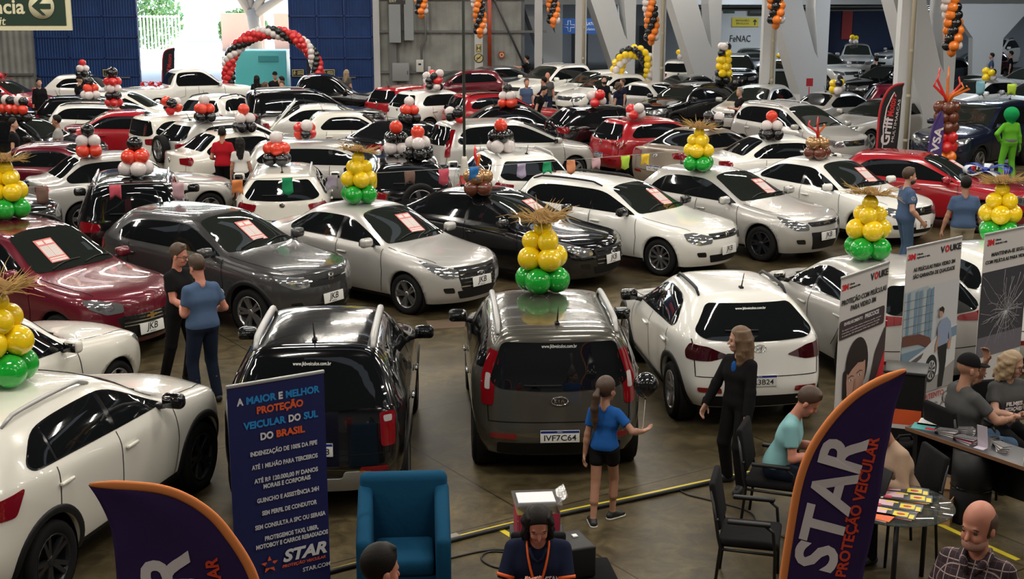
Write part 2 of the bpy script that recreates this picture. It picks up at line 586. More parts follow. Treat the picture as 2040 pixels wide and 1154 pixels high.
def clipx(poly, x0, x1):
    def cut(P, x, keep_gt):
        out = []
        for i in range(len(P)):
            a = P[i]; b = P[(i + 1) % len(P)]
            ia = (a[0] >= x) == keep_gt; ib = (b[0] >= x) == keep_gt
            if ia: out.append(a)
            if ia != ib:
                t = (x - a[0]) / (b[0] - a[0]); out.append((x, a[1] + (b[1] - a[1]) * t))
        return out
    P = cut(list(poly), x0, True)
    return cut(P, x1, False) if P else P
# ---- materials for cars
GLASS = mat('tinted_glass', (0.006, 0.007, 0.008), 0.03, spec=0.6)
GLASS2 = mat('windscreen_glass', (0.014, 0.017, 0.015), 0.03, spec=0.6)
BLK = mat('black_plastic', (0.009, 0.009, 0.010), 0.5, spec=.3)
GBLK = mat('gloss_black_trim', (0.006, 0.006, 0.007), 0.10)
SEAM = mat('panel_gap', (0.008, 0.008, 0.008), 0.8, spec=0.1)
TYRE = mat('tyre_rubber', (0.008, 0.008, 0.008), 0.85, spec=.2)
ALLOY = mat('alloy', (0.42, 0.42, 0.43), 0.28, 0.9)
ALLOYD = mat('dark_alloy', (0.035, 0.035, 0.04), 0.3, 0.6)
CHROME = mat('chrome', (0.75, 0.75, 0.76), 0.10, 1.0)
LAMP = mat('headlight_lens', (0.34, 0.35, 0.36), 0.06, 0.65, coat=1.0)
LAMPD = mat('headlight_reflector', (0.55, 0.55, 0.56), 0.10, 0.9, coat=1.0)
TAIL = mat('taillight_lens', (0.20, 0.004, 0.008), 0.06, coat=1.0); TAILD = mat('smoked_taillight', (0.045, 0.003, 0.006), 0.06, coat=1.0)
TAILW = mat('reverse_lens', (0.55, 0.50, 0.50), 0.1, 0.2, coat=1.0)
SILV = mat('silver_plastic', (0.42, 0.42, 0.42), 0.4, 0.4)
WHITE_P = mat('plate_white', (0.72, 0.72, 0.70), 0.4)
INK = mat('dark_ink', (0.012, 0.014, 0.02), 0.5)
def paint(n, c, metal=0.0, rough=0.22):
    return mat('paint_' + n, c, rough, metal, coat=1.0)
PNT = dict(white=paint('white', (0.80, 0.795, 0.76)), pearl=paint('pearl', (0.76, 0.74, 0.67)), silver=paint('silver', (0.50, 0.49, 0.47), .35, .3),
           champagne=paint('champagne', (0.30, 0.25, 0.20), .4, .3), grey=paint('grey', (0.052, 0.052, 0.055), .35, .26), kia=paint('olive_grey', (0.085, 0.080, 0.066), .4, .26),
           black=paint('black', (0.005, 0.005, 0.006), 0, .12), red=paint('red', (0.34, 0.010, 0.018)), wine=paint('wine', (0.13, 0.006, 0.018), .25, .25),
           blue=paint('navy', (0.01, 0.014, 0.035), .2, .2), slate=paint('slate', (0.05, 0.06, 0.075), .35, .3))
def wheel_mesh(r, wd, spokes=5, twin=False, key=None):
    """returns tyre mesh and rim mesh; axle along y, outer face at +y"""
    t = MB(); rr = r * .70
    w2 = wd / 2
    t.lathe([(rr, -w2 * .8), (r * .86, -w2), (r * .95, -w2 * .92), (r, -w2 * .66), (r, w2 * .66), (r * .955, w2 * .92), (r * .86, w2), (rr, w2 * .86), (rr * .97, w2 * .8), (rr * .97, -w2 * .8)], axis='y', n=32)
    rim = MB()
    rim.lathe([(rr * .98, w2 * .80), (rr * .985, w2 * .90), (rr * .93, w2 * .86), (rr * .88, w2 * .55), (rr * .86, -w2 * .3)], axis='y', n=32)
    for k in range(spokes):
        a0 = 2 * PI * k / spokes
        for da in ((-.17, .17) if twin else (0,)):
            a = a0 + da
            ri, ro = rr * .16, rr * .94
            hw0 = .030 * (5 / spokes) ** .9 if not twin else .020; hw1 = hw0 * (1.25 if not twin else .9) * (5 / spokes) ** .3
            ca, sa = math.cos(a), math.sin(a)
            def P(rad, t_, y): return (rad * ca - t_ * sa, y, rad * sa + t_ * ca)
            yc = w2 * .62; yo = w2 * .84
            vs = [P(ri, -hw0, yc), P(ri, hw0, yc), P(ro, hw1, yo), P(ro, -hw1, yo), P(ri, -hw0 * 1.3, yc - .03), P(ri, hw0 * 1.3, yc - .03), P(ro, hw1 * 1.3, yo - .03), P(ro, -hw1 * 1.3, yo - .03)]
            rim.add(vs, [(3, 2, 1, 0), (0, 1, 5, 4), (1, 2, 6, 5), (2, 3, 7, 6), (3, 0, 4, 7)])
    rim.lathe([(0, w2 * .72), (rr * .14, w2 * .70), (rr * .22, w2 * .60), (rr * .22, w2 * .3)], axis='y', n=16)
    back = MB(); back.lathe([(0, -.01), (rr * .86, -.01)], axis='y', n=24)
    tm = t.mesh('tyre'); tm.materials.clear(); tm.materials.append(None)
    rm = rim.mesh('rim'); rm.materials.append(None)
    bk = back.mesh('brake'); bk.materials.append(None)
    return tm, rm, bk
FONTS = {}
def text_mesh(s, size, extr=.002, bold=0.0, shear=0.0, align='CENTER', width=None, spacing=1.0, line=1.0):
    key = (s, size, extr, bold, shear, align, width, spacing, line)
    if key in FONTS: return FONTS[key]
    c = bpy.data.curves.new('lettering', 'FONT')
    c.body = s; c.size = size; c.extrude = extr; c.offset = bold; c.shear = shear
    c.align_x = align; c.align_y = 'CENTER'; c.space_character = spacing; c.space_line = line
    c.resolution_u = 3
    o = bpy.data.objects.new('t', c); COL.objects.link(o)
    bpy.context.view_layer.update()
    dg = bpy.context.evaluated_depsgraph_get()
    me = bpy.data.meshes.new_from_object(o.evaluated_get(dg))
    bpy.data.objects.remove(o)
    if width and len(me.vertices):
        xs = [v.co.x for v in me.vertices]
        k = width / (max(xs) - min(xs))
        for v in me.vertices: v.co.x *= k
    me.materials.clear(); me.materials.append(None)
    FONTS[key] = me
    return me
def text_on(name, s, size, m, parent, loc, rot, **k):
    return use_mesh(name, text_mesh(s, size, **k), m, parent, loc, rot)
CARS = {}
def car_kit(key, sty, **over):
    """all meshes of one car design"""
    S = dict(STY[sty]); S.update(over); prep(S)
    K = {'S': S}
    me, bvh = car_body_mesh(S, 'car_body')
    me.materials.append(None)
    K['body'] = me; K['bvh'] = bvh
    P = Proj(S, bvh); K['P'] = P
    hw, H, wb, xf, xr, gc = S['hw'], S['H'], S['wb'], S['xf'], S['xr'], S['gc']
    sed = S['kind'] == 'sedan'; pick = S['kind'] == 'pickup'
    xw, xc, xrr = S['wtop'], S['cowl'], S['rr']
    bz = lambda x: lerp(S['bf'], S['br'], max(0, min(1, (xc - x) / (xc - xr)))) 
    # ---- side glass opening
    topz = H - .125
    a0 = xc - .10; a1 = lerp(xc, xw, .98) - .10
    if S.get('dlo'): dlo = S['dlo']
    else:
        gr = S['glass_r'] if S['glass_r'] is not None else (xrr - .36 if sed else (xrr - .06 if pick else xrr + .08))
        gb = gr - .02 if not S['glass_bot'] else S['glass_bot']
        gt = (xrr - .02) if sed else (xrr + .02 if pick else xrr + .30)
        dlo = [(a0 + .02, bz(a0) + .03, .02), (lerp(a0, a1, .5), lerp(bz(a0) + .035, topz - .02, .55), .3), (a1, topz - .015, .25), (lerp(a1, gt, .35), topz, .3), (lerp(a1, gt, .75), topz - .005, .3), (gt, topz - .04, .16), (gb, lerp(bz(gr), topz, .30), .10), (gb + .06, bz(gr) + .035, .06)]
    dl = round_poly(dlo, .08)
    K['dlo'] = dl
    V = P.patch('L', dl, .003); Vm = P.patch('L', dl, .003, mirror=True)
    K['window_trim'] = mk('window_trim', [V, Vm])
    c = (sum(p[0] for p in dl) / len(dl), sum(p[1] for p in dl) / len(dl))
    sh = [(c[0] + (p[0] - c[0]) * .972, c[1] + (p[1] - c[1]) * .92) for p in dl]
    xB = S['xB']; xq = S.get('xq', max(-wb / 2 + .18, xrr + .28 if not sed else -wb / 2 + .16))
    bands = [('front_window', xB + .03, 9), ('rear_window_side', xq + .02, xB - .05), ('quarter_window', -9, xq - .02)] if S['quarter'] else [('front_window', xB + .03, 9), ('rear_window_side', -9, xB - .05)]
    K['side_glass'] = []
    for nm, x0, x1 in bands:
        q = clipx(sh, x0, x1)
        if len(q) < 3: continue
        if max(p[0] for p in q) - min(p[0] for p in q) < .07: continue
        K['side_glass'].append((nm, mk(nm, [P.patch('L', q, .006)]), mk(nm, [P.patch('L', q, .006, mirror=True)])))
    # ---- windscreen and rear window
    yb, yt = hw - .20, S['wr'] - .055
    ws = round_poly([(xc - .02, -yb + .02, .08), (xc + .06, -yb * .5, .3), (xc + .06, yb * .5, .3), (xc - .02, yb - .02, .08), (lerp(xc, xw, .5), lerp(yb, yt, .5) + .0, .2), (xw + .03, yt, .08), (xw + .0, yt * .5, .2), (xw + .0, -yt * .5, .2), (xw + .03, -yt, .08), (lerp(xc, xw, .5), -lerp(yb, yt, .5), .2)], .08)
    K['windshield'] = mk('windshield', [P.patch('T', ws, .006, .07)])
    if sed or pick:
        db = S['db']; yd = hw - .24
        rw = round_poly([(xrr - .02, -yt + .03), (xrr - .03, yt - .03), (lerp(xrr, db, .5), lerp(yt, yd, .5) - .02, .2), (db + .05, yd - .02), (db + .0, 0, .5), (db + .05, -yd + .02), (lerp(xrr, db, .5), -lerp(yt, yd, .5) + .02, .2)], .08)
        K['rear_window'] = mk('rear_window', [P.patch('T', rw, .004, .08)]) if sed else mk('rear_window', [P.patch('B', round_poly([(-yt, H - .17), (yt, H - .17), (yt + .07, S['dz'] + .10), (-yt - .07, S['dz'] + .10)], .06), .004, .08)])
    else:
        g0 = S.get('rw0', S['br'] - .01); g1 = H - S.get('rwt', .125)
        yb2 = S.get('rwy', hw - .19); yt2 = S['wr'] - .085
        K['rear_window'] = mk('rear_window', [P.patch('B', round_poly([(-yt2, g1), (yt2, g1), (lerp(yt2, yb2, .6), lerp(g1, g0, .5), .2), (yb2, g0 + .06), (yb2 - .10, g0), (0, g0 - .03, .4), (-yb2 + .10, g0), (-yb2, g0 + .06), (-lerp(yt2, yb2, .6), lerp(g1, g0, .5), .2)], .06), .009, .05)])
    # ---- lamps
    hz = S['hz0']
    hl = S.get('hl', [(-.30, hz - .235), (-.08, hz - .25), (.14, hz - .15), (.24, hz - .035), (.04, hz - .05), (-.28, hz - .12)])
    hlr = round_poly(hl, .04)
    K['headlight'] = [mk('headlight', [P.patch('FL', hlr, .006, .04, mirror=m)]) for m in (0, 1)]
    cxh = sum(p[0] for p in hl) / len(hl); czh = sum(p[1] for p in hl) / len(hl)
    bulbs = []
    for m in (0, 1):
        vf = []
        for du, rad in ((-.09, .050), (.03, .056)):
            cc = [(cxh + du + rad * math.cos(a * PI / 6), czh - .002 + rad * .85 * math.sin(a * PI / 6) + du * .22) for a in range(12)]
            vf.append(P.patch('FL', cc, .010, .03, mirror=m))
        bulbs.append(mk('headlight_reflector', vf))
    K['headlight_reflector'] = bulbs
    zt = S['dz'] if (sed or pick) else S['br']
    tl = S.get('tl', [(-.20, zt - .22), (.14, zt - .24), (.20, zt - .14), (.13, zt - .05), (-.22, zt - .09)] if not pick else [(-.09, zt - .42), (.09, zt - .42), (.10, zt - .08), (-.08, zt - .08)])
    K['taillight'] = [mk('taillight', [P.patch('BL', round_poly(tl, .035), .008, .04, mirror=m)]) for m in (0, 1)]
    if S.get('tlw'):
        K['reverse_light'] = [mk('reverse_light', [P.patch('BL', round_poly(S['tlw'], .02), .011, .04, mirror=m)]) for m in (0, 1)]
    # ---- front: grille, intake, bars, badge
    gz0, gz1 = S.get('gz', (hz - .215, hz - .075))
    gy = S.get('gy', .40)
    K['grille'] = mk('grille', [P.patch('F', round_poly(S.get('grille', [(-gy, gz1), (gy, gz1), (gy - .06, gz0), (-gy + .06, gz0)]), .03), .004, .05)])
    nb = S.get('bars', 2)
    vf = []
    for k in range(nb):
        z = lerp(gz0, gz1, (k + .8) / (nb + .6))
        vf.append(P.strip('F', [(-gy + .05, z), (gy - .05, z)], .016, .010))
    K['grille_bar'] = mk('grille_bar', vf) if vf else None
    iy = S.get('iy', .44); iz0, iz1 = S.get('iz', (gc + .07, gc + .20))
    K['intake'] = mk('lower_intake', [P.patch('F', round_poly([(-iy, iz1), (iy, iz1), (iy - .07, iz0), (-iy + .07, iz0)], .03), .004, .06)])
    fg = []
    for m in (0, 1):
        fg.append(mk('fog_light', [P.patch('FL', round_poly([(-.20, gc + .17), (-.04, gc + .18), (-.01, gc + .26), (-.18, gc + .26)], .03), .005, .05, mirror=m)]))
    K['fog'] = fg
    # ---- door seams and handles
    lines = []
    zs = gc + .09
    xA = S.get('xA', xc - .02)
    ar = S['ra']
    l1 = [(xA + .02, bz(xA) - .0), (xA + .06, lerp(zs, bz(xA), .5)), (xA + .0, zs)]
    l2 = [(xB - .01, bz(xB) + .02), (xB - .01, .62), (xB + .03, zs)]
    xre = -wb / 2
    l3 = [(xq - .04, bz(xq)), (xq - .06, .80), (xre + ar * .74 + .02, .33 + ar * .70), (xre + ar + .05, zs + .16)]
    l4 = [(xA, zs), (xre + ar + .05, zs)]
    for l in (l1, l2, l3):
        for m in (0, 1): lines.append(P.strip('L', l, .011, .0032, mirror=m))
    # hood seam
    for m in (0, 1):
        lines.append(P.strip('T', [(xc + .04, hw - .17), (lerp(xc, xf, .5), hw - .19), (xf - S['corner'] - .12, hw - .26)], .010, .0032, mirror=m))
    if not (sed or pick):
        y3 = hw - .155
        z1 = S['br'] - .02
        lines.append(P.strip('B', [(-y3, z1), (-y3 + .02, gc + .42), (y3 - .02, gc + .42), (y3, z1)], .010, .0032))
    elif sed:
        y3 = hw - .20
        lines.append(P.strip('B', [(-y3, S['dz'] - .03), (-y3 + .02, .52), (y3 - .02, .52), (y3, S['dz'] - .03)], .010, .0032))
    K['door_seams'] = mk('door_seams', lines); K['seam_list'] = [mk('door_seam', [l]) for l in lines]
    hd = []
    for m in (0, 1):
        for xh in (xB - .0 + .14, xq + .02 if not pick else xrr + .14):
            co, nn = P.ray('L', xh, bz(xh) - .14)
            h = MB().rbox((0, 0, 0), (.19, .035, .032), .012, seg=2)
            sg = -1 if m else 1
            v = [(p[0] + co.x, (p[1] + co.y + .022) * sg, p[2] + co.z) for p in h.v]
            hd.append(mk('door_handle', [(v, [f[::-1] for f in h.f] if m else h.f)]))
    K['handles'] = hd
    # fuel flap is skipped; mirrors
    mi = []
    xm = xc - .20; zm = bz(xm) + .075
    for sg in (1, -1):
        b = MB().rbox((0, 0, 0), (.13, .22, .15), .05, seg=4)
        v = []
        for p in b.v:
            x, y, z = p
            k = 1 - .3 * max(0, x / .07) ** 2
            v.append((xm + x * 1.0 - abs(y) * .10 + .02, sg * (hw + .085 + y), zm + z * k + .02))
        f = b.f if sg > 0 else [g[::-1] for g in b.f]
        body = mk('mirror', [(v, f)])
        g = MB().box((xm - .062, sg * (hw + .09), zm + .02), (.012, .16, .10)); gl = mk('mirror_glass', [(g.v, g.f)])
        s_ = MB().tube([(xm - .0, sg * (hw - .09), zm - .05), (xm, sg * (hw + .03), zm - .02)], .03, 8); stk = mk('mirror_stalk', [(s_.v, s_.f)])
        mi.append((body, gl, stk))
    K['mirrors'] = mi
    # ---- lower cladding, arch trims
    cl = []
    for m in (0, 1):
        cl.append(P.patch('L', [(wb / 2 - ar - .01, gc + .005), (wb / 2 - ar - .01, gc + .10), (xre + ar + .01, gc + .10), (xre + ar + .01, gc + .005)], .004, .10, mirror=m))
    cl.append(P.patch('F', round_poly([(-hw + .30, gc + .075), (hw - .30, gc + .075), (hw - .30, gc + .005), (-hw + .30, gc + .005)], .02), .004, .08))
    cl.append(P.patch('B', round_poly([(-hw + .26, gc + .20), (hw - .26, gc + .20), (hw - .26, gc + .06), (-hw + .26, gc + .06)], .03), .004, .08))
    K['cladding'] = [mk('lower_cladding', [c]) for c in cl]
    at = []
    for m in (0, 1):
        for cx in (wb / 2, -wb / 2):
            V = []; F = []
            N = 28
            for k in range(N + 1):
                a = R(-22) + (PI + R(44)) * k / N
                for rad, of in ((ar - .004, .006), (ar + .03, .016), (ar + .062, .012), (ar + .068, .0)):
                    co, nn = P.ray('L', cx + rad * math.cos(a), max(gc + .01, S['r'] + .01 + rad * math.sin(a)))
                    if co.y < hw - .30: co = Vector((co.x, hw - .10, co.z))
                    q = co + Vector((0, of, 0))
                    V.append((q.x, -q.y if m else q.y, q.z))
            for k in range(N):
                for j in range(3):
                    f = (k * 4 + j, k * 4 + 4 + j, k * 4 + 5 + j, k * 4 + 1 + j)
                    F.append(f if m else f[::-1])
            at.append((V, F))
    K['arch_trim'] = [mk('wheel_arch_trim', [a]) for a in at]
    K['reflectors'] = [mk('bumper_reflector', [P.patch('B', round_poly([(hw - .46, gc + .24), (hw - .20, gc + .25), (hw - .19, gc + .30), (hw - .45, gc + .30)], .02), .010, .04, mirror=m)]) for m in (0, 1)]
    # ---- under body
    u = MB()
    u.box((0, 0, gc + .10), (wb - 2 * ar - .02, hw * 2 - .14, .18))
    u.box(((xf + xr) / 2, 0, gc + .20), (xf - xr - .9, hw * 2 - .66, .30))
    for cx in (wb / 2, -wb / 2):
        for sg in (1, -1):
            u.lathe([(0, -.01), (ar * .985, -.01), (ar * .985, .20)], (cx, sg * (hw - .26) , S['r'] + .01), 'y', 28) if sg > 0 else u.lathe([(0, .01), (ar * .985, .01), (ar * .985, -.20)], (cx, sg * (hw - .26), S['r'] + .01), 'y', 28)
    K['underbody'] = mk('underbody', [(u.v, u.f)])
    if S.get('skid'):
        K['skid'] = mk('skid_plate', [P.patch('B', round_poly([(-.62, gc + .04), (.62, gc + .04), (.52, gc + .26), (.30, gc + .26), (.28, gc + .19), (-.28, gc + .19), (-.30, gc + .26), (-.52, gc + .26)], .03), .012, .06)])
    # ---- rails
    rl = []
    for sg in (1, -1):
        pts = []
        x0, x1 = xw - .18, max(xrr + .12, xr + .35) if not sed else xrr + .1
        for k in range(9):
            x = lerp(x0, x1, k / 8)
            co, nn = P.ray('T', x, S['wr'] - .05)
            lift = .03 + S.get('railr', .02) if 0 < k < 8 else .004
            pts.append((co.x, sg * co.y, co.z + lift))
        rr_ = S.get('railr', .02); b = MB().tube(pts, [rr_ * .7] + [rr_] * 7 + [rr_ * .7], 8)
        rl.append(mk('roof_rail', [(b.v, b.f)]))
    K['rails'] = rl
    # wipers, antenna
    b = MB()
    for y0, y1, dx in ((-.45, .10, 0), (.12, .62, .0)):
        p = []
        for k in range(5):
            t = k / 4
            co, nn = P.ray('T', xc + .01 - .10 * math.sin(t * 1.8), lerp(y0, y1, t)); p.append(co + nn * .02)
        b.tube(p, .011, 5)
    K['wiper'] = mk('wiper', [(b.v, b.f)])
    if not sed and not pick:
        b = MB(); p = []
        for k in range(4):
            co, nn = P.ray('B', lerp(-.02, .36, k / 3), S.get('rw0', S['br'] + .03) + .035); p.append(co + nn * .02)
        b.tube(p, .012, 5); K['rear_wiper'] = mk('rear_wiper', [(b.v, b.f)])
    co, nn = P.ray('T', max(xrr + .18, xr + .4), 0)
    b = MB().tube([co, co + Vector((-.02, 0, .03)), co + Vector((-.10, 0, .20))], [.016, .009, .004], 6); b.rbox(co + Vector((0, 0, .01)), (.08, .05, .03), .012)
    K['antenna'] = mk('antenna', [(b.v, b.f)])
    K['wheel'] = wheel_mesh(S['r'], .21, S.get('spokes', 5), S.get('twin', False))
    CARS[key] = K
    return K
def badge_mesh(kind):
    b = MB()
    if kind == 'ring_w':
        b.lathe([(.048, 0), (.058, .006), (.062, 0)], n=24); 
        for q in ([(-.04, .03), (-.02, -.035), (0, .01), (.02, -.035), (.04, .03)], [(-.02, .045), (0, .008), (.02, .045)]):
            b.tube([(x, y, .003) for x, y in q], .005, 5)
    elif kind == 'oval_h':
        v = []
        b.tube([(.075 * math.cos(a * PI / 12), .042 * math.sin(a * PI / 12), .003) for a in range(25)], .006, 5)
        b.tube([(-.03, -.03, .003), (-.018, .03, .003)], .006, 5); b.tube([(.018, -.03, .003), (.03, .03, .003)], .006, 5); b.tube([(-.024, -.006, .003), (.024, .008, .003)], .005, 5)
    elif kind == 'bowtie':
        b.prism([(-.09, -.012), (-.03, -.012), (-.035, -.035), (.03, -.035), (.035, -.012), (.095, -.012), (.085, .018), (.028, .018), (.032, .038), (-.03, .038), (-.027, .018), (-.085, .018)], 2, 0, .012)
    elif kind == 'h':
        b.tube([(-.04, .04, 0), (-.03, -.04, 0)], .008, 5); b.tube([(.04, .04, 0), (.03, -.04, 0)], .008, 5); b.tube([(-.035, 0, 0), (.035, 0, 0)], .007, 5)
        b.tube([(-.055, .05, 0), (.055, .05, 0), (.045, -.05, 0), (-.045, -.05, 0), (-.055, .05, 0)], .005, 5)
    elif kind == 'kia':
        b.tube([(.085 * math.cos(a * PI / 12), .045 * math.sin(a * PI / 12), .003) for a in range(25)], .006, 5)
        for q in ([(-.05, -.02), (-.05, .02)], [(-.028, .02), (-.05, 0), (-.028, -.02)], [(-.008, -.02), (-.008, .02)], [(.012, -.02), (.030, .02), (.048, -.02)]): b.tube([(x, y, .003) for x, y in q], .005, 5)
    elif kind == 'oval':
        b.lathe([(0, .004), (.045, .003), (.055, .010), (.06, 0)], n=24)
        b.v = [(x * 1.5, y * .75, z) for x, y, z in b.v]
    elif kind == 'diamond':
        b.tube([(0, .06, 0), (.035, 0, 0), (0, -.06, 0), (-.035, 0, 0), (0, .06, 0)], .010, 5)
    else:
        b.lathe([(0, .006), (.035, .006), (.05, 0)], n=20)
    return b.mesh('emblem')
BADGE = {}
ROT_F = (R(90), 0, R(90))      # reads from in front of the car (+x)
ROT_B = (R(90), 0, R(-90))
def place_car(key, col, x, y, rz, label, group=None, z=0.0, rims='alloy', mirror_col=None, rails=None, clad=False, archtrim=False, badge='dot', plate=None, plate_r=None,
              detail=2, railcol=None, handle=None, steer=0.0, cat='car', plus=None, web=False):
    K = CARS[key]; S = K['S']; P = K['P']
    root = empty('car' if cat == 'car' else 'pickup_truck', (x, y, z), rz, label, cat, group)
    pm = PNT[col]
    use_mesh('body', K['body'], pm, root)
    use_mesh('underbody', K['underbody'], BLK, root)
    use_mesh('window_trim', K['window_trim'], GBLK, root)
    use_mesh('windshield', K['windshield'], GLASS2, root)
    use_mesh('rear_window', K['rear_window'], GLASS, root)
    for nm, a, b in K['side_glass']:
        for m_ in (a, b): use_mesh('side_window', m_, GLASS, root)
    for i in (0, 1):
        h = use_mesh('headlight', K['headlight'][i], LAMP, root)
        if detail > 0: use_mesh('reflector', K['headlight_reflector'][i], LAMPD, h)
        t = use_mesh('taillight', K['taillight'][i], TAILD if S.get('smoke') else TAIL, root)
        if 'reverse_light' in K: use_mesh('reverse_lens', K['reverse_light'][i], TAILW, t)
    g = use_mesh('grille', K['grille'], BLK, root)
    if K['grille_bar'] and detail > 0: use_mesh('grille_bar', K['grille_bar'], CHROME, g)
    use_mesh('lower_intake', K['intake'], BLK, root)
    for l in (K['seam_list'] if y < 43 else [K['door_seams']]): use_mesh('door_seam', l, SEAM, root)
    if detail > 0:
        for f in K['fog']: use_mesh('fog_light_surround', f, GBLK, root)
        for h in K['reflectors']: use_mesh('bumper_reflector', h, TAIL, root)
        for h in K['handles']: use_mesh('door_handle', h, handle and PNT.get(handle, CHROME) or pm, root)
        use_mesh('wiper', K['wiper'], BLK, root)
        use_mesh('antenna', K['antenna'], BLK, root)
        if 'rear_wiper' in K: use_mesh('rear_wiper', K['rear_wiper'], BLK, root)
    for b, gl, stk in K['mirrors']:
        o = use_mesh('wing_mirror', b, PNT[mirror_col] if mirror_col else pm, root)
        use_mesh('mirror_glass', gl, GLASS, o); use_mesh('mirror_stalk', stk, BLK, o)
    if 'skid' in K: use_mesh('skid_plate', K['skid'], SILV, root)
    if clad:
        for c in K['cladding']: use_mesh('lower_cladding', c, BLK, root)
    if archtrim:
        for a in K['arch_trim']: use_mesh('wheel_arch_trim', a, BLK, root)
    if rails:
        for r_ in K['rails']: use_mesh('roof_rail', r_, rails, root)
    tm, rm, bk = K['wheel']
    rmat = {'alloy': ALLOY, 'dark': ALLOYD}[rims]
    yw = S['hw'] - .125
    for sx in (1, -1):
        for sy in (1, -1):
            wl = use_mesh('wheel', tm, TYRE, root, (sx * S['wb'] / 2, sy * yw, S['r']), (0, 0, (0 if sy > 0 else PI) + (steer if sx > 0 else 0)))
            use_mesh('rim', rm, rmat, wl)
            use_mesh('brake_disc', bk, ALLOYD, wl)
    # badges and plates
    if badge not in BADGE:
        BADGE[badge] = badge_mesh(badge)
        BADGE[badge].materials.append(None) if not BADGE[badge].materials else None
    co, nn = P.ray('F', 0, lerp(*S.get('gz', (S['hz0'] - .215, S['hz0'] - .075)), .62))
    use_mesh('emblem', BADGE[badge], mat('gold_badge', (.62, .40, .12), .25, .9) if badge == 'bowtie' else CHROME, root, co + Vector((.014, 0, 0)), ROT_F)
    zr = S.get('rbz', (S['dz'] - .16) if S['kind'] == 'sedan' else S['br'] - .10)
    co, nn = P.ray('B', 0, zr)
    use_mesh('emblem', BADGE[badge], CHROME, root, co + Vector((-.012, 0, 0)), ROT_B)
    if web:
        zz = S['H'] - S.get('rwt', .14) - .035
        co, nn = P.ray('B', 0, zz)
        o = text_on('lettering', 'www.jkbveiculos.com.br', .05, WHITE_P, root, co + nn * .012, (0, 0, 0), width=.36, extr=.0005, bold=.0005)
        za = nn; xa = Vector((0, -1, 0)); ya = za.cross(xa).normalized(); o.rotation_euler = Matrix((xa, ya, za)).transposed().to_euler()
    if plate is not None:
        zp = S.get('fpz', S['gc'] + .27)
        co, nn = P.ray('F', 0, zp)
        pl = MB().rbox((0, 0, 0), (.42, .15, .012), .004).build('number_plate', WHITE_P, root, co + Vector((.020, 0, 0)), (R(84), 0, R(90)))
        if plate == 'JKB':
            text_on('lettering', 'JKB', .125, INK, pl, (0.0, .012, .0065), (0, 0, 0), shear=.25, bold=.002, extr=.001)
            text_on('lettering', 'VEICULOS', .022, INK, pl, (0.0, -.055, .0065), (0, 0, 0), extr=.001)
        else: text_on('lettering', plate, .10, INK, pl, (0, 0, .0065), (0, 0, 0), extr=.001)
    if plate_r is not None:
        zp = S.get('rpz', S['gc'] + .36 if S['kind'] != 'sedan' else S['gc'] + .38)
        co, nn = P.ray('B', 0, zp)
        pl = MB().rbox((0, 0, 0), (.40, .13, .012), .004).build('number_plate', WHITE_P, root, co + Vector((-.020, 0, 0)), (R(90), 0, R(-90)))
        bl = MB().box((0, .050, .0062), (.392, .026, .002)).build('blue_band', mat('plate_blue', (.01, .03, .22), .4), pl)
        if plate_r:
            text_on('lettering', plate_r, .085, INK, pl, (0.0, -.016, .0065), (0, 0, 0), bold=.001, extr=.001, width=.33)
            text_on('lettering', 'BRASIL', .018, WHITE_P, pl, (0, .050, .0075), (0, 0, 0), extr=.001)
    return root
